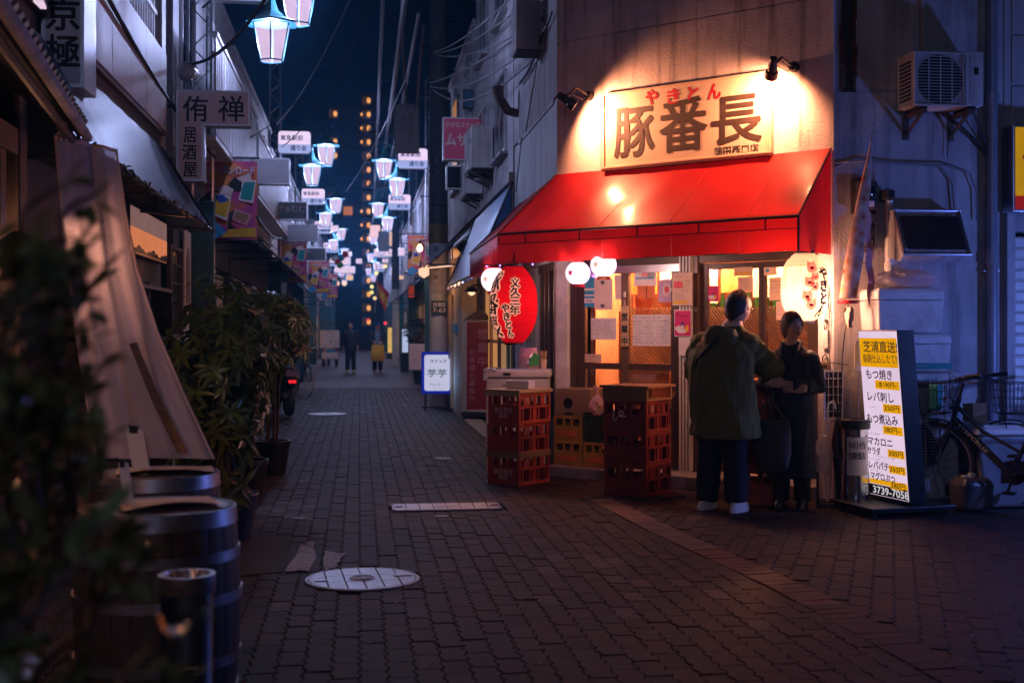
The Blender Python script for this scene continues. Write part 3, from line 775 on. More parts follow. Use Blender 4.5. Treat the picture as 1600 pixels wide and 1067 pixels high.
sign_spot(890,160,920,150,958,205,'black spotlight beside the first sign character, angled down at the board',190)
sign_spot(1206,112,1240,105,1198,172,'black spotlight mounted past the last sign character, near the wall corner',195)
# --- lanterns
def lantern_profile(r,h,ribs=0,p=2.6):
 out=[];n=max(24,ribs*4)
 for i in range(n+1):
  u=-1+2*i/n
  rr_=r*(1-.62*abs(u)**p)
  if ribs:rr_+=r*.018*math.cos(u*ribs*PI)
  out.append((rr_,u*h/2))
 return out
def bend(mb,r,h,a0,lift,p=2.6):
 """Wrap flat lettering round a lantern at angle a0 (0 faces -Y)."""
 out=[]
 for x,y,z in mb.v:
  u=max(-1,min(1,z/(h/2)));rr_=r*(1-.62*abs(u)**p)+r*.02+lift-y
  a=a0+x/r
  out.append((math.sin(a)*rr_,-math.cos(a)*rr_,z))
 mb.v=out;return mb
red_paper=paper_lit('red_lantern_paper',(0.62,0.01,0.018),(0.55,0.003,0.012),0.32,.8,.15)
cream_out=paper_lit('cream_outline',(0.75,0.45,0.33),(0.8,0.42,0.3),0.6)
def red_lantern():
 c=P(803,476,11.35);r,h=.215,.70
 t=thing('red_lantern','big red paper lantern with black outlined characters under the awning corner','paper lantern',c,R(-7))
 m=MB();m.lathe(lantern_profile(r,h,26),48);m.build('paper_body',red_paper,t,smooth=2)
 for a0,txts in((.0,None),):
  pass
 for nm,mt,wt,lf in(('lettering_outline',cream_out,.0155,.001),('lettering',M['ink'],.0035,.003)):
  m=MB();x0=-.045
  for i,ch in enumerate('文久三年'):put_text(m,ch,.012-i*.002,0,.195-i*.083,.09,wt)
  for i,ch in enumerate('やきとん'):put_text(m,ch,-.078+i*.012,0,-.035-i*.075,.082,wt)
  bend(m,r,h,0,lf);m.build(nm,mt,t)
  m=MB()
  for i,ch in enumerate('豚番長'):put_text(m,ch,0,0,.2-i*.2,.2,wt*1.6)
  bend(m,r,h,R(-66),lf);m.build(nm,mt,t)
 for z in(h/2,-h/2):
  m=MB();m.lathe([(r*.40,-.018),(r*.40,.018),(r*.36,.018),(r*.36,-.018)],28,(0,0,z));m.build('ring',M['black_plastic'],t)
 m=MB();m.tube([(0,0,h/2),(0,0,h/2+.12)],.006);m.tube([(-r*.38,0,h/2),(0,0,h/2+.06),(r*.38,0,h/2)],.004);m.build('hanger',M['dark_metal'],t)
 lamp('POINT',t,(0,0,0),3.5,(1,.35,.2),.05)
red_lantern()
def globe(px,py,rp,d,label,star,seed):
 c=P(px,py,d);r=rp/FP*d
 t=thing('globe_lantern',label,'globe lantern',c,R(-7-3),'white star lanterns under the awning')
 m=MB();pr=[(r*math.cos(a)*(1+.006*math.cos(a*60)),r*.97*math.sin(a))for a in[R(-62+124*i/40)for i in range(41)]]
 m.lathe(pr,40);m.build('paper_body',glow('globe_glow',(1.0,.74,.86),1.7,.3),t,smooth=2)
 m=MB();k=r*.30
 pts=[(math.sin(i*PI/5)*(k if i%2==0 else k*.42),math.cos(i*PI/5)*(k if i%2==0 else k*.42))for i in range(10)]
 a0=R(-38);rr_=r*1.012
 vs=[(math.sin(a0+x/r)*rr_,-math.cos(a0+x/r)*rr_,z)for x,z in pts]+[(math.sin(a0)*rr_*1.004,-math.cos(a0)*rr_*1.004,0)]
 m._add(vs,[(i,(i+1)%10,10)for i in range(10)]);m.build('star',star,t)
 m=MB();m.lathe([(r*.5,-r*.9),(r*.46,-r*.9),(r*.44,-r*.97),(r*.5,-r*.97)],24)
 for i in range(16):a=i*PI/8;m.box((r*.47*math.cos(a),r*.47*math.sin(a),-r*1.02),(.012,.012,.02))
 m.build('ring',M['red_ink'],t)
 m=MB();m.lathe([(r*.48,r*.84),(r*.44,r*.84),(r*.44,r*.93),(r*.48,r*.93)],24);m.tube([(0,0,r*.9),(0,0,r*1.5)],.004);m.build('hanger',M['red_ink'],t)
 lamp('POINT',t,(0,0,0),30,(1,.6,.55),.04)
globe(903,427,19.5,11.0,'white globe lantern with a red star, the lower one at the window',glow('red_star',(.75,.02,.08),.7),1)
globe(943,414,20.5,10.85,'white globe lantern with a pale star tucked up against the valance',glow('pale_star',(.9,.5,.35),.9),2)
globe(772,437,20.5,12.4,'white globe lantern half hidden behind the red lantern',MATS['pale_star'],3)
wl_paper=paper_lit('ivory_lantern_paper',(0.42,0.29,0.20),(1.0,.6,.34),.38,.8,.55,(1,.92,.84))
def white_lantern():
 c=P(1257,449,9.88);r,h=.184,.55
 t=thing('white_lantern','tall glowing ivory lantern painted with little pink pigs beside the doorway','paper lantern',c,R(-16))
 m=MB();m.lathe(lantern_profile(r,h,22,3.2),48);m.build('paper_body',wl_paper,t,smooth=2)
 pig=paper_lit('pig_paint',(.8,.12,.1),(.9,.16,.12),.35)
 m=MB();k=MB();ey=MB()
 for(x,z,s_)in((.035,.15,.052),(.06,.075,.038),(.01,.035,.046),(.055,.0,.042),(-.005,-.075,.05),(.03,-.14,.052)):
  m._add([(x,0,z)]+[(x+s_*math.cos(a)*.85,0,z+s_*math.sin(a)*.8)for a in[i*PI/9 for i in range(18)]],[(0,i+1,(i+1)%18+1)for i in range(18)])
  for sg in(-1,1):m._add([(x+sg*s_*.75,.0,z+s_*.35),(x+sg*s_*.2,0,z+s_*.7),(x+sg*s_*.65,0,z+s_*1.15)],[(0,1,2)])
  k._add([(x,0,z-s_*.1)]+[(x+s_*math.cos(a)*.36,0,z-s_*.1+s_*math.sin(a)*.26)for a in[i*PI/6 for i in range(12)]],[(0,i+1,(i+1)%12+1)for i in range(12)])
  for sg in(-1,1):
   ey._add([(x+sg*s_*.13-.003,0,z-s_*.16),(x+sg*s_*.13+.003,0,z-s_*.16),(x+sg*s_*.13+.003,0,z-s_*.02),(x+sg*s_*.13-.003,0,z-s_*.02)],[(0,1,2,3)])
   ey._add([(x+sg*s_*.4-.004,0,z+s_*.2),(x+sg*s_*.4+.004,0,z+s_*.2),(x+sg*s_*.4+.004,0,z+s_*.34),(x+sg*s_*.4-.004,0,z+s_*.34)],[(0,1,2,3)])
 for mm,mt,lf,nm in((m,pig,.001,'pig_painting'),(k,M['red_ink'],.003,'pig_snout'),(ey,M['ink'],.005,'pig_face')):
  bend(mm,r,h,R(4),lf,3.2);mm.build(nm,mt,t)
 m=MB()
 for i,ch in enumerate('やきとん'):put_text(m,ch,0,0,.11-i*.1,.105,.006)
 bend(m,r,h,R(48),.003,3.2);m.build('lettering',M['brown_ink'],t)
 m=MB();rr=random.Random(2)
 for i in range(26):
  x=rr.choice((-.25,-.2,-.12,-.05,.1))+rr.uniform(-.02,.02);z=rr.uniform(-.2,.22)
  for q_ in range(3):
   a=.4+q_*.4;m._add([(x+q_*.008,0,z+q_*.012),(x+q_*.008+.016*math.cos(a),0,z+q_*.012+.016*math.sin(a)),(x+q_*.008+.016*math.cos(a),0,z+q_*.012+.016*math.sin(a)+.0025),(x+q_*.008,0,z+q_*.012+.0025)],[(0,1,2,3)])
 bend(m,r,h,R(0),.002,3.2);o=m.build('brush_marks',pig,t);o['kind']='stuff'
 m=MB();m.lathe([(r*.42,-.012),(r*.42,.014),(r*.38,.014),(r*.38,-.012)],28,(0,0,h/2));m.tube([(-r*.38,0,h/2),(0,0,h/2+.05),(r*.38,0,h/2)],.004);m.tube([(0,0,h/2+.05),(0,0,h/2+.1)],.005);m.build('hanger',M['dark_metal'],t)
 m=MB();m.lathe([(r*.42,-.012),(r*.42,.014),(r*.38,.014),(r*.38,-.012)],28,(0,0,-h/2));m.build('ring',M['paper_warm'],t)
 lamp('POINT',t,(0,0,-.08),75,(1,.47,.30),.09)
white_lantern()
# --- notices, posters and plaques on the front
def notice(name,label,cat,x0,y0,x1,y1,off,paper,prints,tilt=0.0,group=None,plane='f'):
 """off: distance in front of the shop face (negative: on the glass behind it). prints: callables(t, w, h)."""
 sa,za=fs(x0,y0,off);sb,zb=fs(x1,y1,off);w,h=sb-sa,za-zb
 t=thing(name,label,cat,fw((sa+sb)/2,(za+zb)/2,off),ROTF,group);t.rotation_euler.y=tilt
 m=MB();rr=random.Random(int(x0*7+y0))
 ph=rr.uniform(0,6)
 m.grid(lambda u,v:Vector(((u-.5)*w,-.004-.006*math.sin(u*5+ph)*v*.6,(v-.5)*h)),6,6)
 m.build('sheet',paper,t,smooth=True)
 for p_ in prints:p_(t,w,h)
 return t
def P_text(txt,x,z,size,mt,wt=.0,fit=None,**k):
 def f(t,w,h):
  m=MB();put_text(m,txt,x*w,-.011,z*h,size,wt,fit=(fit[0]*w if fit and fit[0]else None,fit[1]*h if fit and fit[1]else None)if fit else None,**k);m.build('lettering',mt,t)
 return f
def P_rect(x,z,ww,hh,mt,y=-.0105,tilt=0,name='print'):
 def f(t,w,h):
  m=MB();quad_xz(m,x*w,y,z*h,ww*w,hh*h,tilt);m.build(name,mt,t)
 return f
def P_scrib(x,z,ww,hh,rows,seed,mt,cols=1,tk=.0025):
 def f(t,w,h):
  m=MB();scribble(m,x*w,-.011,z*h,ww*w,hh*h,rows,seed,tk,cols);m.build('handwriting',mt,t)
 return f
def P_blob(x,z,rx,rz,mt,y=-.0105,n=14,seed=0):
 def f(t,w,h):
  rr=random.Random(seed);m=MB()
  pts=[(x*w+rx*w*math.cos(a)*rr.uniform(.8,1.15),y,z*h+rz*h*math.sin(a)*rr.uniform(.8,1.15))for a in[2*PI*i/n for i in range(n)]]
  m._add([(x*w,y,z*h)]+pts,[(0,i+1,(i+1)%n+1)for i in range(n)]);m.build('print',mt,t)
 return f
GO=-(GY-.012)
notice('poster','cyan striped poster behind the first window pane','poster',914,434,930,480,GO,M['cyan_ink'],[P_rect(0,.1,1,.08,M['paper']),P_rect(0,-.1,1,.05,M['paper']),P_rect(0,-.28,1,.16,M['paper']),P_text('開店',0,-.28,.05,M['blue_ink'],.0,fit=(.6,.1))])
notice('notice','blank pinkish notice sheet with two small seals on the glass','notice',929,436,957,484,GO+.006,M['paper_pink'],[P_rect(-.02,.38,.2,.11,M['grey_ink']),P_rect(-.02,-.37,.2,.11,M['grey_ink'])])
notice('notice','narrow pink strip of paper beside the window mullion','notice',961,430,972,468,GO,M['paper_pink'],[P_scrib(0,0,.7,.8,6,3,M['pink_ink'])],R(-3))
notice('notice','small handwritten white notice, first window pane, below the pink sheets','notice',924,497,963,531,GO+.006,M['paper'],[P_scrib(0,.05,.9,.7,7,5,M['grey_ink'],2)])
notice('menu_sheet','large handwritten white menu sheet on the second window pane','menu',989,492,1048,541,GO+.006,M['paper'],[P_scrib(0,.41,.9,.12,1,11,M['grey_ink'],1,.004),P_scrib(0,-.05,.95,.78,8,7,M['grey_ink'],3)])
notice('paper_fan','round white paper fan tucked at the top of the second pane','paper fan',991,412,1026,447,GO-.02,M['paper'],[P_rect(0,.05,.3,.3,M['pink_ink']),P_rect(0,-.15,.8,.06,M['cyan_ink'])])
notice('notice','orange paper sheet hanging below the round fan','notice',996,447,1024,466,GO,M['orange_ink'],[P_rect(.03,0,.03,1,M['brown_ink'])],R(2))
notice('poster','lilac poster with a red spotted disc near the end of the window','poster',1029,437,1049,472,GO,mat('lilac_paper',(.55,.35,.5),.7),[P_blob(.2,.05,.36,.3,M['paper_pink'],-.0105),P_blob(.2,.05,.18,.18,M['red_ink'],-.0115,7,4)])
notice('sticker','pale stickers low on the first window pane','sticker',914,553,940,566,GO,M['paper_warm'],[P_scrib(0,0,.8,.7,2,9,M['grey_ink'])])
notice('poster','white recruitment poster with red heading on the ribbed pillar','poster',1051,427,1082,477,-.28,M['paper_warm'],[P_text('募集',-.2,.14,.1,M['red_ink'],.004,fit=(.42,.2)),P_scrib(0,.4,.8,.12,2,21,M['grey_ink']),P_scrib(0,-.18,.8,.34,6,22,M['grey_ink']),P_scrib(.3,.18,.3,.22,3,23,M['ink']),P_rect(-.08,-.4,.7,.08,M['yellow_ink'])])
def cups(t,w,h):
 for a,b,c_,d_,mt,sd in((-.25,-.2,.18,.11,M['paper'],1),(.0,-.3,.3,.09,M['paper'],2),(.26,-.2,.1,.14,M['yellow_ink'],3),(0,-.14,.1,.1,M['paper'],4),(0,-.03,.09,.06,M['blue_ink'],5)):P_blob(a,b,c_,d_,mt,-.0105-sd*.0006,12,sd)(t,w,h)
notice('poster','magenta poster of drinks below the recruitment poster','poster',1054,484,1081,526,-.28,M['paper'],[P_rect(0,0,.9,.92,M['magenta'],-.0098),P_scrib(0,.3,.75,.16,2,31,M['ink'],1,.005),cups])
notice('notice','plain white slip with a faint smile at the foot of the pillar posters','notice',1061,527,1079,556,-.285,M['paper'],[P_scrib(0,-.05,.5,.3,2,33,M['pink_ink'])])
DO=-(GY-.002)
notice('poster','small magenta drinks card inside the first door pane','poster',1107,447,1123,471,DO-.03,M['magenta'],[cups])
notice('notice','cream strip notice along the top of the first door pane','notice',1147,418,1176,431,DO-.03,M['paper_warm'],[P_rect(.0,-.2,.8,.2,M['yellow_ink'])])
notice('notice','pencilled cream sheet, upper corner of the first door pane','notice',1153,433,1177,456,DO-.03,M['paper_warm'],[P_scrib(0,0,.8,.7,5,37,M['grey_ink'])])
notice('notice','pale card at the top of the second door pane','notice',1194,418,1214,430,DO,M['paper_warm'],[P_rect(-.2,.1,.25,.4,M['cyan_ink'])])
notice('notice','orange lit sheet with marks, second door pane near the lantern','notice',1202,434,1227,469,DO,M['paper_warm'],[P_scrib(0,.1,.7,.6,4,39,M['brown_ink'])])
notice('notice','long strip notice under the marked sheet on the second door pane','notice',1213,471,1228,500,DO,M['paper_pink'],[P_scrib(0,.1,.6,.8,4,41,M['brown_ink'])])
sa,za=fs(976.5,510,-(GY-.05))
t=thing('wooden_plaque','hanging wooden plaque with three black characters on the mullion','plaque',fw(sa,za,-(GY-.05)),ROTF)
m=MB();m.box((0,0,0),(.085,.016,.38));m.build('board',M['pale_wood'],t,bevel=.004)
m=MB()
for i,ch in enumerate('営業中'):put_text(m,ch,0,-.0095,.09-i*.115,.075,.003)
m.build('lettering',M['ink'],t)
m=MB();m.tube([(-.01,-.004,.18),(-.004,-.006,.26),(.01,-.004,.18)],.0025);m.box((0,-.004,.3),(.02,.01,.05));m.build('hook',M['white_paint'],t)
sa,za=fs(1292,530,.0)
t=thing('key_switch','slim white switch box with a loop of wire on the corner jamb','switch box',fw(sa,za,0),ROTF)
m=MB();m.box((0,-.02,0),(.045,.04,.15));m.build('case',M['white_paint'],t,bevel=.004)
m=MB();m.tube([(-.01,-.02,.07),(-.012,-.03,.12),(.012,-.03,.13),(.01,-.02,.075)],.004);m.box((0,-.02,.15),(.02,.02,.02));m.tube([(0,-.04,.13),(.03,-.03,.3),(.0,-.02,.45),(-.02,-.02,.52)],.003);m.build('wire',M['cable'],t)
sa,za=fs(1291,571,.0)
t=thing('lock_box','small bronze key safe hanging below the white switch box','key safe',fw(sa,za,0),ROTF)
m=MB();m.box((0,-.022,-.02),(.075,.04,.1));m.build('case',mat('bronze_case',(.25,.18,.11),.4,metal=.6),t,bevel=.006)
m=MB();m.tube([(-.02,-.022,.03),(-.022,-.022,.07),(0,-.022,.09),(.022,-.022,.07),(.02,-.022,.03)],.006);m.build('shackle',M['chrome'],t)
m=MB();m.box((0,-.044,-.005),(.045,.004,.025));m.build('keypad',M['ink'],t)
# --- things on and by the wall round the corner
def outdoor_unit(label,loc,w,h,d,rz,group=None,brackets=False,cat='air conditioner',white=None,marks=False):
 """Air-conditioner outdoor unit: loc = bottom centre of the back, front towards local -Y."""
 t=thing('outdoor_unit',label,cat,loc,rz,group)
 wm=white or M['grimy_white']
 m=MB();m.bb((-w/2,-d,.03),(w/2,-.02,h));m.build('case',wm,t,bevel=.008)
 fx,fz,fr=-w*.14,h*(.5 if not marks else .42),min(h*.42,w*.33)
 m=MB();m.lathe([(fr,0),(fr,.006),(0,.006)],32,(fx,-d-.008,fz),'Y');m.build('fan_opening',M['black_plastic'],t)
 m=MB()
 for k in range(3):
  a=k*2.094;m.box((fx+fr*.45*math.cos(a),-d-.010,fz+fr*.45*math.sin(a)),(fr*.8,.003,fr*.35),(0,-a+.3,0))
 m.lathe([(fr*.2,0),(fr*.2,.004),(0,.004)],16,(fx,-d-.013,fz),'Y');m.build('fan',M['dark_metal'],t)
 m=MB();n=int(2*fr/.022)
 for k in range(n+1):z=fz-fr*1.05+k*2.1*fr/n;m.bb((fx-fr*1.1,-d-.022,z-.0025),(fx+fr*1.1,-d-.018,z+.0025))
 for k in range(-2,3):m.bb((fx+k*fr*.5-.004,-d-.026,fz-fr*1.08),(fx+k*fr*.5+.004,-d-.022,fz+fr*1.08))
 frame(m,fx-fr*1.14,fx+fr*1.14,fz-fr*1.1,fz+fr*1.1,.012,-d-.028,-d+.001);m.build('grille',wm,t)
 m=MB();m.bb((w*.3,-d-.004,h*.12),(w*.47,-d,h*.9));pn=m.build('service_panel',wm,t,bevel=.003)
 m=MB()
 for k in range(10):z=.08+k*(h-.14)/10;m.bb((-w/2-.002,-d*.85,z),(-w/2+.004,-d*.2,z+(h-.14)/18))
 m.build('side_louvre',M['black_plastic'],t)
 for sx in(-.35,.35):m=MB();m.bb((w*sx-.03,-d*.95,0),(w*sx+.03,-.05,.03));m.build('foot',M['dark_metal'],t)
 if brackets:
  for sx in(-.36,.3):
   m=MB();m.bb((w*sx-.02,-d-.02,-.035),(w*sx+.02,.0,-.002));m.tube([(w*sx,-d+.03,-.03),(w*sx,-.01,-.16)],.016,6);m.bb((w*sx-.025,-.012,-.2),(w*sx+.025,0,-.02));m.build('bracket',M['wall_brown'],t)
  m=MB();m.bb((w*.36,-d-.008,h*.6),(w*.42,-d-.0045,h*.72));m.prism([(w*.39-.012,h*.69),(w*.39+.012,h*.69),(w*.39,h*.63)],-d-.0115,-d-.009,'Y');m.build('badge',[M['ink']],pn)
 return t
a=bw(1428,78,.33);b_=bw(1537,172,.33)
outdoor_unit('boxy white outdoor unit bracketed high on the bluish wall above the vent hood',((a.x+b_.x)/2,BY,b_.z),b_.x-a.x,a.z-b_.z,.33,0,None,True)
a=bw(1392,583,.32);b_=bw(1488,775,.32)
fl=outdoor_unit('grimy outdoor unit standing on the ground under the foam boxes',((a.x+b_.x)/2,BY-.03,.02),b_.x-a.x+.1,a.z-.02,.30,0,None,False,marks=True)
m=MB();put_text(m,'空調機器',-.02,-.335,a.z-.1,.07,.002);m.build('lettering',M['grey_ink'],fl)
def foam_box(label,x0,y0,x1,y1,off,dep,lid,stripe=None,slab=None):
 a=bw(x0,y0,off);b=bw(x1,y1,off);w,h=b.x-a.x,a.z-b.z
 t=thing('foam_box',label,'foam box',((a.x+b.x)/2,BY-off+dep/2,b.z),0)
 fm=mat('expanded_foam',(.8,.77,.78),.85,var=.1,scale=6,bump=.25,bscale=160,dirt=(.3,.27,.25),dirtamt=.6)
 m=MB();hl=h*.26
 m.loft([[Vector((sx*(w/2-q),sy*(dep/2-q),z))for sx,sy in((-1,-1),(1,-1),(1,1),(-1,1))]for z,q in((0,.03),(.03,.015),(h-hl-.004,0))]);m.build('tray',fm,t,bevel=.012)
 m=MB();m.loft([[Vector((sx*(w/2-q),sy*(dep/2-q),z))for sx,sy in((-1,-1),(1,-1),(1,1),(-1,1))]for z,q in((h-hl,-.004),(h-.03,0),(h,.02))]);m.build('lid',fm,t,bevel=.012)
 if stripe:
  m=MB();m.bb((-w/2-.003,-dep/2-.006,.02),(w/2+.003,dep/2+.003,.065));o=m.build('stripe',M['teal_ink'],t,bevel=.004)
  pass
  m=MB();scribble(m,-.02,-dep/2-.009,.042,.3,.024,1,4,.003);m.build('print',M['paper'],t)
 return t
foam_box('dirty white foam box on top of the stack, under the knotted bag',1372,450,1476,520,.36,.40,.1)
foam_box('lower white foam box with a teal stripe, resting on the outdoor unit',1396,522,1487,580,.36,.36,.1,True)
c=bw(1398,450,.2)
t=thing('plastic_bag','knotted clear plastic bag lying on the topmost foam box','plastic bag',(c.x+.1,BY-.2,c.z-.005),R(10))
def bag(t,w,d,h,seed,mt,knot=True):
 rr=random.Random(seed);m=MB();rings=[]
 for k in range(9):
  v=k/8;r_=math.sin(PI*(.12+.8*v))**.7
  ring=[]
  for j in range(22):
   a_=2*PI*j/22;q=1+.16*math.sin(a_*5+k*1.3+seed)+rr.uniform(-.1,.1)
   ring.append(Vector((math.cos(a_)*w/2*r_*q,math.sin(a_)*d/2*r_*q,h*(v+.03*math.sin(a_*3+k)))))
  rings.append(ring)
 m.loft(rings);m.build('film',mt,t,smooth=True)
 if knot:
  m=MB()
  for j in range(14):
   a_=rr.uniform(0,2*PI);l_=rr.uniform(.04,.1);p0=Vector((w*.22,0,h*.75));p1=p0+Vector((l_*math.cos(a_),-.3*l_*abs(math.sin(a_))-.01,l_*.7*math.sin(a_)+.02));s_=Vector((.012*math.sin(a_),.004,.012*math.cos(a_)))
   m._add([p0-s_*.5,p0+s_*.5,p1+s_*1.6,p1-s_*1.6],[(0,1,2,3)])
  m.build('knot',mt,t)
film=vinyl('crumpled_film',(.75,.68,.68),.35,None,.3)
bag(t,.52,.3,.15,4,film)
a=bw(1402,326,.26);b_=bw(1516,410,.26)
t=thing('vent_hood','dark metal kitchen vent hood with a tilted square mouth below the wall unit','vent hood',((a.x+b_.x)/2-.02,BY,b_.z),0)
w,h=b_.x-a.x-.04,a.z-b_.z
m=MB();m.prism([(0,.06),(-.3,.0),(-.36,.05),(-.16,h),(0,h)],-w/2,w/2,'X');m.build('hood',M['wall_grey'],t,bevel=.006)
m=MB();q=Vector((0,-.06,.05));
A,B=Vector((0,-.305,.005)),Vector((0,-.17,h*.94))
nn=Vector((0,-(B-A).z,(B-A).y)).normalized()*.012
m._add([Vector((sx*(w/2-.04),0,0))+p_+nn*1.4 for p_ in(Vector((0,-.345,.09)),Vector((0,-.20,h*.86)))for sx in(-1,1)],[(0,1,3,2)]);m.build('mouth',M['ink'],t)
m=MB()
for sx in(-1,1):m.tube([Vector((sx*(w/2-.015),-.365,.055)),Vector((sx*(w/2-.015),-.172,h-.005))],.012,6)
for p_ in(Vector((0,-.365,.055)),Vector((0,-.172,h-.005))):m.tube([p_-Vector((w/2,0,0)),p_+Vector((w/2,0,0))],.012,6)
m.build('rim',M['alu'],t)
for n_,(x0,y0,x1,y1,lab)in enumerate(((1340,283,1371,328,'upper electricity meter with a dark round window beside the streamer'),(1343,348,1367,388,'lower electricity meter on a weathered board near the wall corner'))):
 a=bw(x0,y0,.1);b_=bw(x1,y1,.1);w,h=b_.x-a.x,a.z-b_.z
 t=thing('electricity_meter',lab,'electricity meter',((a.x+b_.x)/2,BY,(a.z+b_.z)/2),0,'electricity meters on the wall')
 m=MB();m.bb((-w*.62,-.02,-h*.62),(w*.62,0,h*.6));m.build('board',M['wall_brown'],t)
 m=MB();m.bb((-w/2,-.11,-h/2),(w/2,-.02,h/2));m.build('case',mat('smoked_case',(.06,.055,.06),.25,var=.3),t,bevel=.012)
 m=MB();m.lathe([(w*.36,0),(w*.36,.012),(w*.2,.03),(0,.034)],24,(0,-.11,h*.12),'Y');
 m.v=[(x,-.22-y,z)for x,y,z in m.v];m.build('window',M['dark_glass'],t,smooth=True)
 m=MB();m.bb((-w*.3,-.118,-h*.4),(w*.3,-.111,-h*.2));m.build('dial',M['paper'],t)
 m=MB();m.tube([(w*.2,-.05,-h/2),(w*.25,-.06,-h*.8),(w*.6,-.03,-h*.9),(w*.7,-.02,0),(w*.5,-.02,h*.8)],.007,6);m.build('lead',M['grey_cable'],t)
def pipe(name,label,cat,pts,r,mt,n=12,joints=()):
 p0=Vector(pts[0]);t=thing(name,label,cat,p0)
 m=MB();m.tube([Vector(p)-p0 for p in pts],r,n);m.build('pipe',mt,t,smooth=True)
 if joints:
  for z in joints:
   m=MB();m.lathe([(r*1.25,-.03),(r*1.25,.03)],n,(0,0,z-p0.z));m.build('joint',mt,t)
   m=MB();m.bb((-r*1.5,0,z-p0.z-.09),(r*1.5,.06,z-p0.z-.075));m.build('strap',M['alu'],t)
 return t
pipe('drain_pipe','tall painted drainpipe at the far end of the bluish wall','drainpipe',[(5.16,BY-.06,0),(5.16,BY-.06,6.8)],.045,mat('blue_grey_pipe',(.22,.23,.27),.35,var=.15,streak=.3),14,(.8,1.95,3.3,4.4))
a=bw(1391,310,.08);z1=bw(1391,425,.08).z
pipe('vent_pipe','pale pipe with a black cowl between meter and vent hood','pipe',[(a.x,BY-.06,z1-.1),(a.x,BY-.06,a.z-.03),(a.x-.015,BY-.08,a.z+.02)],.032,M['white_paint'],12,(z1+.05,))
m=MB();m.lathe([(.0,.05),(.06,.03),(.062,-.03),(.035,-.05)],16);o=m.build('cowl',M['black_plastic'],bpy.data.objects['vent_pipe'],smooth=True,loc=(-.03,-.03,a.z+.03-(z1-.1)))
def cable(label,pts,r=.008,mt=None,sag=0.0,name='cable'):
 pts=[Vector(p)for p in pts];out=[]
 for A,B in zip(pts,pts[1:]):
  for k in range(8):u=k/8;out.append(A.lerp(B,u)-Vector((0,0,sag*4*u*(1-u))))
 out.append(pts[-1]);c=out[0].copy()
 m=MB();m.tube([p-c for p in out],r,6,False);o=m.build(name,mt or M['cable'],None,smooth=True,loc=c)
 return tag(o,label,'cable')
B_=lambda x,y,o=.02:bw(x,y,o)
cable('grey cable bundle running level across the bluish wall',[B_(1304,262),B_(1340,247),B_(1400,254),B_(1475,256),B_(1490,262)],.012,M['grey_cable'])
cable('second grey cable just under the bundle, dropping to the vent hood',[B_(1304,255,.03),B_(1350,252,.03),B_(1470,260,.03),B_(1488,285,.03),B_(1492,330,.03)],.008,M['grey_cable'])
cable('thin grey cable curving down past the vent hood to a socket',[B_(1478,258,.04),B_(1515,270,.04),B_(1526,300,.04),B_(1527,345,.04)],.007,M['grey_cable'])
cable('black refrigerant line looping from the wall unit to the drainpipe',[B_(1490,190,.15),B_(1500,196,.1),B_(1530,225,.06),B_(1545,245,.06),B_(1545,255,.06)],.011)
cable('black hose slanting from the wall unit bracket',[B_(1520,172,.2),B_(1530,200,.1),B_(1541,225,.06),B_(1546,262,.06)],.009)
cable('thin wire hanging in a loop below the wall unit',[B_(1485,195,.06),B_(1482,220,.03),B_(1480,245,.03)],.004)
cable('loose wire dropping down the corner jamb past the key box',[fw(2.74,1.75,.02),fw(2.755,1.5,.03),fw(2.75,1.3,.03),fw(2.77,1.12,.05),(3.93,BY-.06,1.1)],.004)
t=thing('carp_streamer','long narrow paper carp streamer hanging beside the glowing lantern','streamer',P(1340,400,9.9))
o0=P(1340,400,9.9);pts=[(1361,222,.004),(1356,260,.028),(1350,300,.05),(1342,350,.06),(1336,400,.072),(1330,440,.075),(1326,466,.07)]
m=MB();rings=[]
for i,(x,y,r_)in enumerate(pts):
 c=P(x,y,9.9)-o0;rings.append([c+Vector((math.cos(a_)*r_*(1+.12*math.sin(3*a_+i)),math.sin(a_)*r_*.45,0))for a_ in[2*PI*j/20 for j in range(20)]])
m.loft(rings,False)
cm,nt,b=nodes_of('carp_cloth');tc=nt.nodes.new('ShaderNodeTexCoord');vo=nt.nodes.new('ShaderNodeTexVoronoi');vo.inputs['Scale'].default_value=13
rp=nt.nodes.new('ShaderNodeValToRGB');e=rp.color_ramp.elements;e[0].position=.0;e[0].color=(.1,.05,.05,1);e[1].position=.9;e[1].color=(.62,.55,.36,1)
for p_,c_ in((.12,(.5,.05,.06,1)),(.35,(.45,.3,.16,1)),(.6,(.55,.3,.3,1))):q=e.new(p_);q.color=c_
nt.links.new(tc.outputs['Object'],vo.inputs['Vector']);nt.links.new(vo.outputs['Distance'],rp.inputs[0]);nt.links.new(rp.outputs[0],b.inputs['Base Color']);b.inputs['Roughness'].default_value=.75
m.build('body',cm,t,smooth=True)
m=MB();a_=P(1328,450,9.88)-o0;b2=P(1318,468,9.88)-o0
m.lathe([(.08,-.012),(.085,0),(.08,.012)],20,tuple(P(1325,472,9.9)-o0));m.build('mouth_ring',M['red_ink'],t)
m=MB();m.grid(lambda u,v:P(1349+8*v+(6*u),330+150*v,9.93)-o0+Vector((.008*math.sin(v*20)+u*.03,u*.01,0)),3,24);m.build('fin',M['pink_ink'],t,smooth=True)
m=MB();m.tube([P(1325,474,9.9)-o0,P(1324,500,9.9)-o0,P(1320,520,9.92)-o0],.004);m.tube([P(1361,222,9.9)-o0,P(1363,205,9.9)-o0],.004);m.tube([P(1320,520,9.92)-o0,P(1316,560,9.92)-o0,P(1314,660,9.92)-o0],.005);m.build('cord',M['cable'],t)
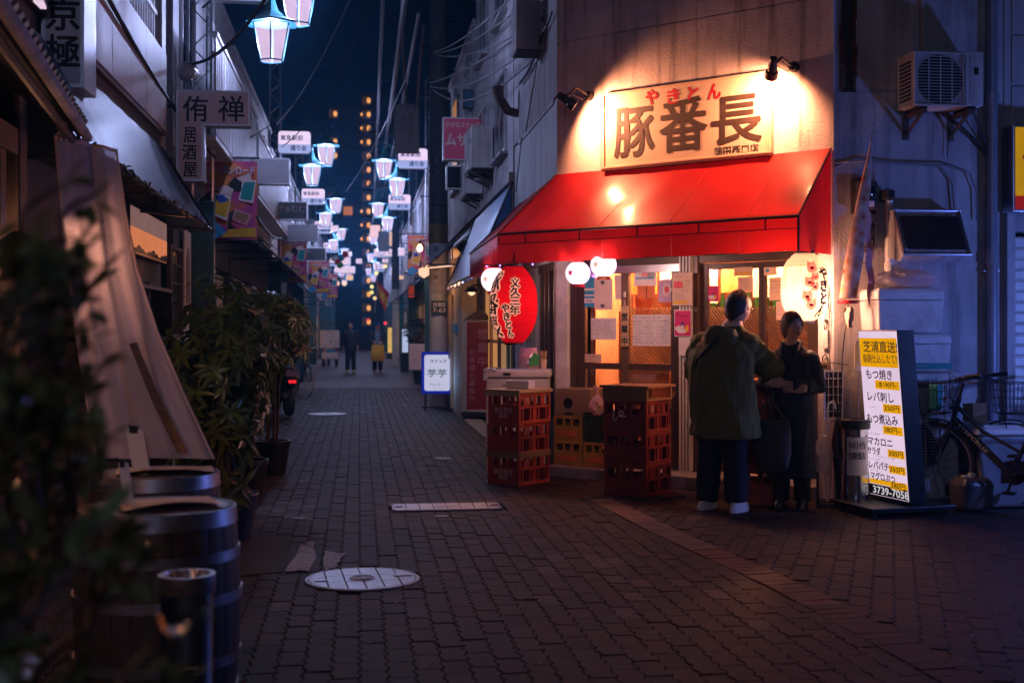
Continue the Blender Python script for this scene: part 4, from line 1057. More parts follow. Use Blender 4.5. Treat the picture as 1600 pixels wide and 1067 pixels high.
m=MB();m.grid(lambda u,v:P(1320+14*u*(1-.3*v)+3*v,480+32*v,9.88)-o0+Vector((0,.02*math.sin(u*9+v*4),0)),6,8);m.build('tail_tag',M['paper_warm'],t,smooth=True)
# --- the next building round the corner
nb=thing('tiled_building','pale tiled building with a closed roller shutter past the drainpipe','building',(5.3,BY,0))
m=MB();m.bb((.0,.0,2.95),(5,.25,6.8));m.build('wall',M['white_panel'],nb)
m=MB()
for k in range(6):
 for j in range(4):
  m2=MB();m2.bb((.06+j*.62,-.014,3.0+k*.42),(.66+j*.62,-.001,3.4+k*.42));m2.build('tile',M['white_panel'],nb,bevel=.006)
m=MB();m.bb((0,-.05,0),(.07,.2,2.95));m.bb((.071,-.02,2.2),(5,.22,2.949));m.bb((-.11,0.01,0),(-.001,.25,6.8));m.build('jamb',M['wall_grey'],nb)
sh=MB()
for k in range(24):sh_=MB();sh_.prism([(.055,k*.09),(.035,k*.09+.012),(.035,k*.09+.07),(.055,k*.09+.088),(.075,k*.09+.088),(.075,k*.09)],.075,2.2,'X');sh_.build('shutter_slat',M['white_paint'],nb)
a=bw(1583,195,.2);b_=bw(1583,331,.2)
t=thing('yellow_sign','yellow light box sign with a red foot above the shutter','sign',(a.x+.45,BY-.12,(a.z+b_.z)/2),0)
h=a.z-b_.z
m=MB();m.bb((-.45,-.08,-h/2),(.45,.1,h/2));m.build('case',M['alu'],t,bevel=.005)
m=MB();m.bb((-.43,-.086,-h/2+.13),(.43,-.08,h/2-.02));m.build('face',glow('yellow_face',(.75,.38,.01),.55),t)
m=MB();m.bb((-.43,-.086,-h/2+.02),(.43,-.08,-h/2+.129));m.build('foot_band',glow('red_face',(.45,.02,.02),.5),t)
m=MB();put_text(m,'PM',-.3,-.089,-h/2+.073,.1,.002);m.build('lettering',M['paper'],t)
m=MB();put_text(m,'合',-.17,-.089,.05,.42,.012);m.build('lettering',M['red_ink'],t)
# --- lit menu stand
rzs=R(-80)
mc=P(1390,790,9.42);mc.z=0
t=thing('menu_stand','leaning illuminated menu board on a black base with yellow price tags','menu board',mc,rzs)
WB,HB,Z0,LEAN=.52,1.28,.10,-.085
def ML(x,y,z):return Vector((x,y+LEAN*(z-Z0),z))
def mapm(mb):mb.v=[tuple(ML(*v))for v in mb.v];return mb
m=MB();m.bb((-WB/2,0,Z0),(WB/2,.14,Z0+HB));mapm(m).build('case',M['black_plastic'],t,bevel=.004)
m=MB();m.bb((-WB/2+.012,-.004,Z0+.012),(WB/2-.012,0,Z0+HB-.008));mapm(m).build('lit_face',glow('menu_glow',(.82,.62,.8),.95),t)
yl=glow('menu_yellow',(.95,.42,.0),.85);
m=MB();m.bb((-WB/2+.016,-.006,Z0+HB-.28),(WB/2-.016,-.0042,Z0+HB-.06));mapm(m).build('header',yl,t)
m=MB();put_text(m,'芝浦直送!',.03,-.0075,Z0+HB-.125,.1,.002,fit=(.44,.085));put_text(m,'毎朝仕込したて!!',.02,-.0075,Z0+HB-.215,.08,.001,fit=(.45,.07));mapm(m).build('lettering',M['ink'],t)
tags=MB();tx=MB();it=MB();rd=MB()
rows=[('もつ焼き',.355,.3,'1本190円~',.46),('レバ刺し',.565,.32,'350円',.675),('もつ煮込み',.77,.38,'380円~',.87),('マカロニ',.99,.34,None,0),('サラダ',1.055,.2,'300円',1.055),('レバパテ',1.0+.17,.26,None,0)]
H_=HB
ys=[(.335,'もつ焼き',.34,.41,'1本190円~',.3),(.505,'レバ刺し',.34,.585,'350円',.22),(.675,'もつ煮込み',.4,.75,'380円~',.24)]
ztop=Z0+HB
for z,s_,w_,zp,pr,pw in ys:
 put_text(it,s_,-.01,-.0075,ztop-z,.09,.0018,fit=(w_,.075));tags.bb((.23-pw,-.006,ztop-zp-.035),(.24,-.0042,ztop-zp+.03));put_text(tx,pr,.235-pw/2,-.0078,ztop-zp,.06,.001,fit=(pw*.86,.045))
for z,s_,x_,w_,zp,pr in((.85,'マカロニ',-.06,.32,.925,'300円'),(.925,'サラダ',-.15,.17,0,None),(1.035,'レバパテ',-.1,.26,1.045,'350円'),(1.12,'マグロぶつ',-.06,.32,1.165-.0,'380円')):
 put_text(it,s_,x_,-.0075,ztop-z,.075,.0018,fit=(w_,.06))
 if pr:tags.bb((.03,-.006,ztop-zp-.032),(.24,-.0042,ztop-zp+.028));put_text(tx,pr,.135,-.0078,ztop-zp,.06,.001,fit=(.18,.045))
for z,x_ in((.795,-.08),(.99,-.12),(1.08,-.1)):scribble(rd,x_,-.0075,ztop-z,.22,.035,1,int(z*100),.003)
scribble(tx,.02,-.0078,ztop-.965,.36,.03,1,77,.002);scribble(tx,-.12,-.0078,ztop-.59,.14,.03,1,78,.002)
mapm(tags).build('price_tag',yl,t);mapm(tx).build('price',M['ink'],t);mapm(it).build('lettering',mat('navy_ink',(.015,.012,.06),.6),t);mapm(rd).build('lettering',M['red_ink'],t)
m=MB();m.bb((-.24,-.006,Z0+.1),(.25,-.0042,Z0+.135));scribble(m,.02,-.0072,Z0+.117,.4,.025,1,81,.002);mapm(m).build('footer',yl,t)
m=MB();m.bb((-WB/2+.014,-.006,Z0+.016),(WB/2-.014,-.0042,Z0+.095));mapm(m).build('number_band',M['ink'],t)
m=MB();put_text(m,'3739-7058',.03,-.0075,Z0+.055,.075,.002,fit=(.46,.055));mapm(m).build('lettering',glow('white_print',(.85,.8,.85),.7),t)
m=MB();m.bb((-.27,-.33,.05),(.27,.40,.075));m.bb((-.26,-.32,.035),(.26,.39,.05));m.build('base',M['dark_metal'],t,bevel=.006)
m=MB()
for sx in(-.22,.22):
 for yy in(-.28,.35):m.lathe([(.022,.0),(.022,.035)],12,(sx,yy,0))
m.build('foot',M['rubber'],t)
# --- ashtray bin with notice, umbrellas, rack
c=G(1336,787);c=P(1336,787,9.6);c.z=0
t=thing('ashtray_bin','tall stainless standing ashtray with a torn handwritten notice taped round it','ashtray',c,R(-15))
m=MB();m.lathe([(.115,0),(.115,.02),(.1,.03),(.1,.63)],32);m.build('body',M['steel'],t,smooth=True)
m=MB();m.lathe([(.112,.62),(.115,.635),(.115,.69),(.1,.695),(.09,.67),(0,.66)],32);m.build('rim',M['dark_metal'],t,smooth=True)
m=MB();m.grid(lambda u,v:Vector((math.sin(-.75+u*1.75)*.104,-math.cos(-.75+u*1.75)*.104,.27+v*.29+(.02*math.sin(v*14)*(u>.9)))),14,8);m.build('notice',M['paper'],t,smooth=True)
m=MB()
for i,tx_ in enumerate(('当店','小銭','両替')):
 for j,ch in enumerate(tx_):
  k=MB();put_text(k,ch,0,0,0,.06,.0008);m._add([(math.sin(.45-i*.4+v[0]/.106)*.1065,-math.cos(.45-i*.4+v[0]/.106)*.1065,.5-j*.08+v[2])for v in k.v],k.f)
m.build('lettering',M['grey_ink'],t)
c=P(1300,790,9.75);c.z=0
t=thing('umbrella_stand','low dark umbrella stand against the corner jamb','umbrella stand',c,R(-20))
m=MB()
for sx in(-.11,.11):
 for sy in(-.08,.08):m.tube([(sx,sy,0),(sx,sy,.42)],.009,6)
for z in(.04,.4):m.tube([(-.11,-.08,z),(.11,-.08,z),(.11,.08,z),(-.11,.08,z),(-.11,-.08,z)],.008,6)
m.build('rack',M['dark_metal'],t)
m=MB();m.bb((-.11,-.08,0),(.11,.08,.025));m.build('drip_tray',M['black_plastic'],t)
for i,(dx,dy,hook,mt,lab)in enumerate(((-.05,-.03,1,film,'clear plastic umbrella with a white crook handle in the stand'),(.06,.03,-1,M['black_plastic'],'black folded umbrella with a crook handle behind the menu board'))):
 u=thing('umbrella',lab,'umbrella',c+Vector((dx,dy,.03)),R(20*i))
 m=MB();m.lathe([(.004,0),(.012,.02),(.03,.2),(.042,.45),(.02,.62),(.012,.64)],10);m.v=[(x*(1+.25*math.sin(9*math.atan2(y,x)+z*8)),y*(1+.25*math.sin(9*math.atan2(y,x)+z*8)),z)for x,y,z in m.v];m.build('canopy',mt,u,smooth=True)
 m=MB();m.tube([(0,0,.6),(0,0,.74),(.01*hook,0,.775),(.035*hook,0,.79),(.06*hook,0,.77),(.065*hook,0,.735)],.009,8);m.build('handle',M['paper']if i==0 else M['black_plastic'],u,smooth=True)
c=P(1293,700,9.7)
t=thing('plastic_bag','crumpled clear bag hanging from the umbrella stand','plastic bag',(c.x-.04,c.y-.02,.26),0)
bag(t,.14,.1,.3,9,film,False)
c=P(1330,655,9.68)
t=thing('wire_rack','small wire grid panel leaning on the wall behind the ashtray','wire rack',(c.x,BY-.05,.66),0)
m=MB();frame(m,-.08,.08,0,.40,.012,-.012,0)
for k in range(1,4):m.bb((-.08+k*.04-.003,-.008,.01),(-.08+k*.04+.003,-.003,.39))
for k in range(1,6):m.bb((-.07,-.010,k*.066-.003),(.07,-.005,k*.066+.003))
m.build('grid',M['white_paint'],t)
m=MB();m.bb((-.07,-.003,.02),(.07,0,.38));m.build('backing',M['ink'],t)
c=P(1343,556,9.64)
t=thing('rounded_tag','small rounded salmon tag sticking out behind the menu board','tag',(c.x,c.y,c.z-.12),0)
m=MB();pl=[(x_,z_)for x_,z_ in[(-.035+.03*math.cos(a_)+(.07-.06 if k_ in(0,3)else 0),0)for k_,a_ in()]]
pl=[]
for cx_,cz_,a0 in((.02,.22,0),(-.02,.22,90),(-.02,.02,180),(.02,.02,270)):
 for k in range(5):pl.append((cx_+.02*math.cos(R(a0+k*22.5)),cz_+.02*math.sin(R(a0+k*22.5))))
m.prism(pl,-.006,.006,'Y');m.build('plate',M['paper_pink'],t)
m=MB();m.tube([(0,.01,.0),(0,.03,-.6),(0,.05,-1.0)],.006,6);m.build('stem',M['alu'],t)
c=P(1562,770,9.75);c.z=0
t=thing('storage_tub','large dusty plastic tub with a bulging pale lid by the shutter','storage tub',(c.x+.15,c.y+.12,0),R(-4))
m=MB();m.loft([[Vector((sx*a_,sy*b_,z))for sx,sy in((-1,-1),(1,-1),(1,1),(-1,1))]for z,a_,b_ in((0,.3,.2),(.5,.36,.25),(.52,.38,.27),(.56,.38,.27))]);m.build('tub',mat('grey_plastic',(.24,.24,.26),.5,dirt=(.1,.09,.08)),t,bevel=.02)
m=MB();m.loft([[Vector((sx*a_,sy*b_,z))for sx,sy in((-1,-1),(1,-1),(1,1),(-1,1))]for z,a_,b_ in((.565,.39,.28),(.6,.385,.275),(.64,.3,.2),(.65,.2,.12))]);m.build('lid',M['white_paint'],t,bevel=.02)
c=P(1518,783,9.6);c.z=0
t=thing('plastic_can','squat grey plastic can with a rounded shoulder under the bicycle','plastic can',c,R(6))
m=MB();m.loft([[Vector((sx*a_,sy*b_,z))for sx,sy in((-1,-1),(1,-1),(1,1),(-1,1))]for z,a_,b_ in((0,.125,.1),(.19,.135,.11),(.24,.11,.09),(.25,.08,.06))]);m.build('can',mat('smoky_plastic',(.1,.09,.09),.4),t,bevel=.025)
m=MB();m.lathe([(.03,.25),(.03,.275),(0,.275)],14);m.bb((-.08,-.02,.25),(-.04,.02,.262));m.build('cap',M['paper'],t)
c=P(1517,662,9.85)
t=thing('carton','small brown carton sitting at the edge of the storage tub','carton',(c.x+.06,c.y+.05,.655),R(12))
m=MB();m.bb((-.07,-.06,0),(.07,.06,.14));m.build('box',mat('cardboard',(.28,.17,.09),.8,var=.15),t,bevel=.003)
m=MB();m.bb((-.07,-.062,.136),(-.002,.0,.146));m.bb((.002,-.062,.138),(.07,0,.15));m.build('flap',MATS['cardboard'],t)
# --- bicycles
def bicycle(label,loc,rz,frame_m,wr=.33,basket='wire',letters=None,lean=.0,group=None,city=True,tyre=None):
 """City bicycle; local +X is forwards, wheels along X, origin under the bottom bracket."""
 t=thing('bicycle',label,'bicycle',loc,rz,group);t.rotation_euler=(lean,0,rz)
 rx,fx=-.47,.60
 for nm,x in(('front_wheel',fx),('rear_wheel',rx)):
  m=MB();m.torus((x,0,wr),wr-.018,.018,'Y',40,8);w_=m.build(nm,tyre or M['rubber'],t,smooth=True)
  m=MB();m.torus((x,0,wr),wr-.042,.011,'Y',40,6);m.build('rim',M['alu'],w_,smooth=True)
  m=MB();
  for k in range(18):
   a_=2*PI*k/18;sy=.025 if k%2 else-.025
   m.tube([(x+.02*math.cos(a_+.5),sy,wr+.02*math.sin(a_+.5)),(x+(wr-.05)*math.cos(a_),0,wr+(wr-.05)*math.sin(a_))],.0022,4,False)
  m.build('spokes',M['chrome'],w_)
  m=MB();m.lathe([(.02,-.045),(.026,-.03),(.02,0),(.026,.03),(.02,.045)],14,(x,0,wr),'Y');m.build('hub',M['chrome'],w_,smooth=True)
  m=MB();mm=wr+.022;st_,en=(R(40),R(165))if nm=='front_wheel' else(R(15),R(200))
  pts=[]
  n_=16
  for k in range(n_+1):
   a_=st_+(en-st_)*k/n_
   for yy,rr_ in((-.026,-.008),(-.012,.004),(.012,.004),(.026,-.008)):pts.append((x+(mm+rr_)*math.cos(a_),yy,wr+(mm+rr_)*math.sin(a_)))
  m._add(pts,[(k*4+j,k*4+j+1,k*4+j+5,k*4+j+4)for k in range(n_)for j in range(3)]);m.build('mudguard',frame_m,t,smooth=True)
 bb=Vector((0,0,.28));st_top=Vector((-.2,0,.78));hd_b,hd_t=Vector((.455,0,.66)),Vector((.40,0,.86))
 m=MB();m.tube([hd_b+Vector((-.01,0,.03)),bb+Vector((.02,0,.01))],[.026,.03],12);m.tube([bb,st_top],.017,10);m.tube([hd_b,hd_t],.02,10)
 if city:m.tube([hd_t+Vector((.01,0,-.09)),Vector((.22,0,.60)),Vector((-.07,0,.45))],.014,10)
 for sy in(-.05,.05):m.tube([bb+Vector((0,sy*.6,0)),Vector((rx,sy,wr))],.011,8);m.tube([st_top+Vector((.02,sy*.3,-.1)),Vector((rx,sy,wr))],.008,8)
 m.lathe([(.032,-.035),(.032,.035)],14,tuple(bb),'Y');m.build('frame',frame_m,t,smooth=True)
 m=MB()
 for sy in(-.052,.052):m.tube([hd_b+Vector((.005,sy*.9,-.02)),Vector((.52,sy,.5)),Vector((fx,sy,wr))],[.013,.012,.009],8)
 m.box(tuple(hd_b+Vector((.008,0,-.015))),(.03,.12,.03));m.build('fork',frame_m,t,smooth=True)
 m=MB();m.tube([hd_t,Vector((.37,0,.97))],.013,10);m.tube([(.20,-.29,1.03),(.27,-.27,1.02),(.36,-.2,1.0),(.395,-.08,.985),(.40,0,.98),(.395,.08,.985),(.36,.2,1.0),(.27,.27,1.02),(.20,.29,1.03)],.012,10);hb=m.build('handlebar',M['dark_metal']if not city or letters else M['alu'],t,smooth=True)
 m=MB()
 for sy in(-1,1):m.tube([(.13,sy*.30,1.04),(.25,sy*.28,1.025)],[.017,.016],10)
 m.build('grip',M['black_plastic'],hb,smooth=True)
 m=MB()
 for sy in(-1,1):m.tube([(.27,sy*.26,1.0),(.22,sy*.28,.985),(.15,sy*.3,.99)],.006,6);m.box((.29,sy*.26,1.01),(.03,.03,.03))
 m.build('brake_lever',M['dark_metal'],hb)
 m=MB();m.tube([(.29,-.25,1.0),(.42,-.14,1.02),(.46,-.02,.84),(.455,0,.68)],.004,6);m.tube([(.29,.25,1.0),(.43,.14,1.05),(.47,.02,.85),(.2,.01,.62)],.004,6);m.build('brake_cable',M['cable'],t)
 m=MB();m.tube([st_top+Vector((.03,0,-.06)),st_top+Vector((-.02,0,.1))],.012,8);m.build('seat_post',M['chrome'],t)
 m=MB();rings=[]
 for x_,w_,z_ in((-.14,.05,.0),(-.1,.1,.02),(-.03,.09,.015),(.05,.045,.0),(.13,.022,-.01)):
  rings.append([Vector((st_top.x-.02+x_,w_*math.cos(a_),st_top.z+.12+z_+.03*math.sin(a_)*(1 if math.sin(a_)<0 else .9)))for a_ in[2*PI*j/14 for j in range(14)]])
 m.loft(rings);m.build('saddle',M['black_plastic'],t,smooth=True)
 m=MB();m.lathe([(.085,-.003),(.085,.003),(.07,.003),(.07,-.003)],28,(0,-.05,.28),'Y');m.tube([(0,-.065,.28),(.06,-.07,.13)],.011,6);m.tube([(0,.06,.28),(-.06,.07,.43)],.011,6);ck=m.build('crank',M['dark_metal'],t)
 m=MB();m.box((.06,-.12,.125),(.085,.09,.022));m.box((-.06,.12,.435),(.085,.09,.022));m.build('pedal',M['black_plastic'],ck)
 m=MB();m.prism([(.1,.2),(.1,.36),(.02,.385),(rx+.02,wr+.05),(rx-.03,wr),(rx+.02,wr-.05)],-.062,-.05,'Y');m.build('chain_guard',M['black_plastic']if letters else frame_m,t)
 m=MB();m.tube([(rx+.02,.06,wr),(rx-.1,.09,.01),(rx+.06,.13,.005)],.008,6);m.build('stand',M['alu'],t)
 m=MB()
 for sy in(-.06,.06):m.tube([(rx-.2,sy,.70),(st_top.x-.02,sy,.70)],.006,6);m.tube([(rx-.12,sy,.70),(rx,sy*.9,wr)],.005,6)
 for k in range(4):m.tube([(rx-.2+k*.13,-.06,.70),(rx-.2+k*.13,.06,.70)],.005,6)
 m.build('carrier',M['dark_metal'],t)
 if basket:
  m=MB();bx,bw_,bd,bz,bh=.58,.34,.26,.73,.24
  def bp(u,w_,z):k=.78+.22*z/bh;return(bx+u*bd/2*k,w_*bw_/2*k,bz+z)
  if basket=='wire':
   for z in[bh*i/4 for i in range(5)]:
    m.tube([bp(-1,-1,z),bp(1,-1,z),bp(1,1,z),bp(-1,1,z),bp(-1,-1,z)],.0045 if z==bh else .0026,5,False)
   for i in range(11):
    q=-1+i/5
    m.tube([bp(-1,q,bh),bp(-1,q,0),bp(1,q,0),bp(1,q,bh)],.0024,4,False)
   for i in range(9):
    q=-1+i/4;m.tube([bp(q,-1,bh),bp(q,-1,0),bp(q,1,0),bp(q,1,bh)],.0024,4,False)
  else:
   for z in(0,.06,.12,.18,.24):
    for a_,b2 in(((-1,-1),(1,-1)),((1,-1),(1,1)),((1,1),(-1,1)),((-1,1),(-1,-1))):m.tube([bp(*a_,z),bp(*b2,z)],.009,6)
   for q in(-1,-.5,0,.5,1):
    for r_ in(-1,1):m.tube([bp(r_,q,0),bp(r_,q,bh)],.008,6);m.tube([bp(q,r_,0),bp(q,r_,bh)],.008,6)
  m.tube([(hd_t.x+.01,0,.78),(bx-.1,0,.77)],.01,6);m.tube([(fx,-.06,wr),(bx+.08,-.08,bz)],.004,6);m.tube([(fx,.06,wr),(bx+.08,.08,bz)],.004,6)
  m.build('basket',M['dark_metal']if basket=='wire' else M['white_paint'],t)
 if letters:
  A=hd_b+Vector((-.01,0,.03));D=(bb-A);L_=D.length;D.normalize();up=Vector((-D.z,0,D.x))
  for sy in(1,):
   k=MB();put_text(k,letters,0,0,0,.05,.0012,fit=(L_*.5,.034));m=MB()
   nrm=Vector((0,sy,0))
   m._add([A+D*(L_*.36+v[0])+(up if up.z>0 else-up)*v[2]*.8+nrm*(.0305-0.18*abs(v[2])**1.3)for v in k.v],k.f);m.build('lettering',M['paper'],t)
 return t
fwp=P(1460,783,9.84);fwp.z=0
hd=Vector((-.74,.62,0));hd=Vector((hd.x*c7+hd.y*s7,-hd.x*s7+hd.y*c7,0)).normalized()
rzb=math.atan2(hd.y,hd.x)
bk_loc=fwp-hd*.60
blk=mat('bike_black',(.035,.036,.038),.3,var=.2,coat=.4)
bicycle('black bicycle with a white lettered down tube and a wire basket behind the menu board',bk_loc,rzb,blk,.33,'wire','STEPCRUZ',0,'bicycles parked by the shops')
def in_basket(x,y,z):return bk_loc+Vector((hd.x*x-hd.y*y,hd.y*x+hd.x*y,z))
t=thing('gift_bag','small white bag printed with red hearts in the bicycle basket','bag',in_basket(.6,-.06,.75),rzb+R(90))
m=MB();m.bb((-.1,-.05,0),(.1,.05,.17));wobble(m,.01,9,3);m.build('bag',M['paper'],t,bevel=.008)
m=MB()
for x in(-.06,0,.06):m.prism([(x,.06),(x+.022,.09),(x+.012,.105),(x,.095),(x-.012,.105),(x-.022,.09)],-.063,-.058,'Y')
for x in(-.06,0,.06):m.prism([(x,.06),(x+.022,.09),(x+.012,.105),(x,.095),(x-.012,.105),(x-.022,.09)],.058,.063,'Y')
m.build('heart_print',M['red_ink'],t)
t=thing('teal_pouch','small teal pouch standing up in the bicycle basket','pouch',in_basket(.56,.08,.76),rzb)
m=MB();m.bb((-.04,-.05,0),(.04,.05,.2));wobble(m,.012,9,8);m.build('pouch',M['teal_ink'],t,bevel=.01)
c=P(1600,790,9.75);c.z=0
bicycle('second black bicycle at the shutter showing only basket and bars',c+Vector((.45,-.15,0)),R(168),M['black_plastic'],.33,'wire',None,0,'bicycles parked by the shops')
# --- crates in front of the shop
def crate_meshes(w,d,h,mt):
 """Bottle crate with open slots: returns builders by part name. Origin at the bottom centre."""
 b=MB();t_=.012
 hw,hd=w/2,d/2
 b.bb((-hw+.004,-hd+.004,.004),(hw-.004,hd-.004,.016))
 for sx in(-1,1):
  for sy in(-1,1):b.bb((sx*hw,sy*hd,0),(sx*(hw-.03),sy*(hd-.03),h))
 def rail(z0,z1,pr=0.0):
  b.bb((-hw+.03,-hd-pr,z0),(hw-.03,-hd+t_,z1));b.bb((-hw+.03,hd-t_,z0),(hw-.03,hd+pr,z1))
  b.bb((-hw-pr,-hd+.03,z0),(-hw+t_,hd-.03,z1));b.bb((hw-t_,-hd+.03,z0),(hw+pr,hd-.03,z1))
 rail(.0,.03,.003);rail(h-.028,h,.004)
 for sy in(-1,1):
  y0,y1=(-hd+.001,-hd+t_)if sy<0 else(hd-t_,hd-.001)
  b.bb((-hw+.03,y0,.03),(hw-.03,y1,h*.60))
  for k in(-1,1):b.bb((k*(w-.06)/6-.014,y0,h*.6),(k*(w-.06)/6+.014,y1,h-.028))
 for sx in(-1,1):
  x0,x1=(-hw+.001,-hw+t_)if sx<0 else(hw-t_,hw-.001)
  b.bb((x0,-hd+.03,h*.5),(x1,hd-.03,h*.58));b.bb((x0,-.025,.03),(x1,.025,h-.028))
  for k in(-1,1):
   yc=k*d/4;b.bb((x0,yc-.05,h*.58),(x1,yc+.05,h-.028))if k<0 else b.bb((x0,yc-.03,h*.58),(x1,yc+.03,h-.028))
   for q in(-.055,.055):b.bb((x0,yc+q-.009,.03),(x1,yc+q+.009,h*.5))
  for k in(-1,1):b.bb((x1 if sx<0 else x0,-.004,.016),(x1 if sx<0 else x0,.004,h-.04))
 b.bb((-hw+.012,-.004,.016),(hw-.012,.004,h*.7));b.bb((-.004,-hd+.012,.016),(.004,hd-.012,h*.7))
 return b
CR_={}
def crate(label,corner,rz,w,d,h,z,mt,group,marks='a',key=None):
 """corner: ground point of the near (+x, -y) edge."""
 key=(w,d,h,mt.name)
 if key not in CR_:CR_[key]=crate_meshes(w,d,h,mt).mesh('crate_body',mt)
 off=Matrix.Rotation(rz,4,'Z')@Vector((-w/2,d/2,0))
 t=thing('bottle_crate',label,'crate',(corner.x+off.x,corner.y+off.y,z),rz,group)
 o=bpy.data.objects.new('body',CR_[key]);C.objects.link(o);o.parent=t
 bv=o.modifiers.new('bevel','BEVEL');bv.width=.002;bv.segments=1
 m=MB()
 if marks=='white':
  rr=random.Random(int(z*100))
  for r_,n in((.12,4),(.075,2)):
   for k in range(n):put_text(m,'酒店用空'[k%4],(k-(n-1)/2)*.055,-d/2-.002,r_,.05,.001)
  m.build('lettering',M['paper_pink'],t)
 elif marks=='red':
  m.bb((-w*.33,-d/2-.0015,h*.2),(w*.33,-d/2-.0008,h*.4));m.build('printed_band',M['orange_ink'],t)
 if marks in('white','side'):
  m=MB();put_text(m,'酒',-.0,0,h*.76,.06,.001);k=MB();k._add([(w/2+.001,-d/4+v[0],v[2])for v in m.v],m.f);k.build('lettering',M['paper_pink'],t)
 return t
orange_p=mat('orange_red_crate',(.5,.07,.025),.45,var=.25,scale=8,dirt=(.08,.02,.012))
dark_red_p=mat('dark_red_crate',(.24,.028,.016),.5,var=.25,scale=8,dirt=(.04,.01,.01))
yellow_p=mat('yellow_crate',(.5,.26,.03),.5,var=.2,scale=8,dirt=(.15,.08,.02))
green_p=mat('green_crate',(.02,.05,.018),.5,var=.2)
GR='bottle crates stacked in front of the shop'
c1=G(811,760)
hc=.272
crate('orange crate at the bottom of the stack nearest the red lantern',c1,ROTF,.36,.46,hc,0.0,orange_p,GR,'white')
crate('orange crate in the middle of the stack nearest the red lantern',c1,ROTF+R(1),.36,.46,hc,hc+.002,orange_p,GR,'side')
crate('orange crate directly under the board nearest the red lantern',c1,ROTF-R(1),.36,.46,hc,2*hc+.004,orange_p,GR,'white')
def at_corner(c,rz,x,y,z):
 v=Matrix.Rotation(rz,4,'Z')@Vector((x,y,0));return(c.x+v.x,c.y+v.y,z)
zt=3*hc+.006
t=thing('wooden_board','thin wooden table board on the crates nearest the red lantern','board',at_corner(c1,ROTF,-.18,.23,zt),ROTF)
m=MB();m.bb((-.2,-.25,.0),(.2,.25,.03));m.build('board',M['pale_wood'],t,bevel=.003)
m=MB();m.bb((-.2,-.253,-.03),(.2,-.251,.028));m.build('edge_band',M['pale_wood'],t)
t=thing('band_strap','tan cardboard band tied round the waist of the orange stack','strap',at_corner(c1,ROTF,-.18,.23,hc-.03),ROTF)
m=MB();frame_pts=[(-.187,-.237),(.187,-.237),(.187,.237),(-.187,.237)]
for(x0,y0),(x1,y1)in zip(frame_pts,frame_pts[1:]+frame_pts[:1]):
 m.box(((x0+x1)/2,(y0+y1)/2,.03),(max(.003,abs(x1-x0)-.003),max(.003,abs(y1-y0)-.003),.055))
m.build('strap',MATS['cardboard'],t)
t=thing('napkin_box','white paper napkin box lying on the board near the red lantern','napkin box',at_corner(c1,ROTF,-.14,.2,zt+.031),ROTF+R(8))
m=MB();m.bb((-.12,-.06,0),(.12,.06,.075));m.build('box',M['paper'],t,bevel=.006)
m=MB();m.bb((-.08,-.012,.0755),(.08,.012,.079));m.build('slot',M['grey_ink'],t)
c2=G(1010,778);hc2=.262
for k,(lab,mk)in enumerate((('dark red crate at the bottom of the stack beside the standing man',None),('dark red crate in the middle of the stack beside the standing man',None),('dark red crate under the open wooden tray beside the standing man','side'))):
 crate(lab,c2,ROTF+R(4+k),.40,.45,hc2,k*(hc2+.002),dark_red_p,GR,mk)
def tray(label,c,rz,z,w,d,x0,y0,h=.13):
 t=thing('wooden_tray',label,'tray box',at_corner(c,rz,x0,y0,z),rz,'wooden tray boxes on the crates')
 m=MB();m.bb((-w/2-.02,-d/2-.02,h-.022),(w/2+.02,d/2+.03,h));m.build('top',M['wood'],t,bevel=.002)
 m=MB();m.bb((-w/2,-d/2,0),(w/2,d/2,.015));m.bb((-w/2,-d/2,.016),(w/2,-d/2+.015,h-.023));m.bb((-w/2,-d/2+.016,.016),(-w/2+.015,d/2,h-.023));m.bb((w/2-.015,d/2-.03,.016),(w/2,d/2,h-.023));m.bb((w/2-.015,-d/2+.016,.016),(w/2,-d/2+.03,h-.023));m.bb((-.0,-d/2+.016,.016),(.012,d/2,h-.023));m.build('box',M['wood'],t,bevel=.002)
 return t
tray('open-sided wooden tray box topping the dark red crates',c2,ROTF+R(4),3*(hc2+.002),.42,.46,-.2,.22)
t=thing('white_hook','white hooks and a snail-shaped clip stuck to the dark red crates','hook',at_corner(c2,ROTF+R(4),-.30,-.012,.66),ROTF+R(4))
m=MB();m.tube([(0,0,.06),(0,-.01,.0),(.01,-.02,-.03),(.03,-.02,-.03),(.035,-.015,0)],.005,6);m.build('hook',M['paper'],t)
m=MB();m.torus((.07,-.004,.03),.018,.006,'Y',14,6);m.bb((.05,-.008,-.0),(.12,-.001,.012));m.build('clip',M['paper'],t)
c3=G(1216,791);hc3=.285;rz3=R(-30)
for k,lab in enumerate(('bright orange crate on the paving between man and woman','middle bright orange crate between man and woman','upper bright orange crate at the elbow of the man')):
 crate(lab,c3,rz3+R(k),.37,.45,hc3,k*(hc3+.002),orange_p,GR,'side')
tray('wooden tray box with an open end under the elbow of the man',c3,rz3,3*(hc3+.002),.38,.46,-.185,.225,.125)
t=thing('white_cup','small white cup in the open end of the tray by the man','cup',at_corner(c3,rz3,-.05,.1,3*(hc3+.002)+.016),0)
m=MB();m.lathe([(.02,0),(.026,.05),(.024,.05),(.018,.004),(0,.004)],16);m.build('cup',M['paper'],t,smooth=True)
m=MB();m.torus((.03,0,.027),.012,.003,'Y',14,5);m.build('handle',M['paper'],t)
def step_crate(label,px,s_w,z,h,mt,marks,dy=.0):
 s_=fs(px,700,-.02)[0];c=fw(s_,0,-.02-dy)
 return crate(label,c,ROTF,s_w,.30,h,z,mt,GR,marks)
w1=fs(909,700,-.02)[0]-fs(865,700,-.02)[0];w2=fs(953,700,-.02)[0]-fs(911,700,-.02)[0]
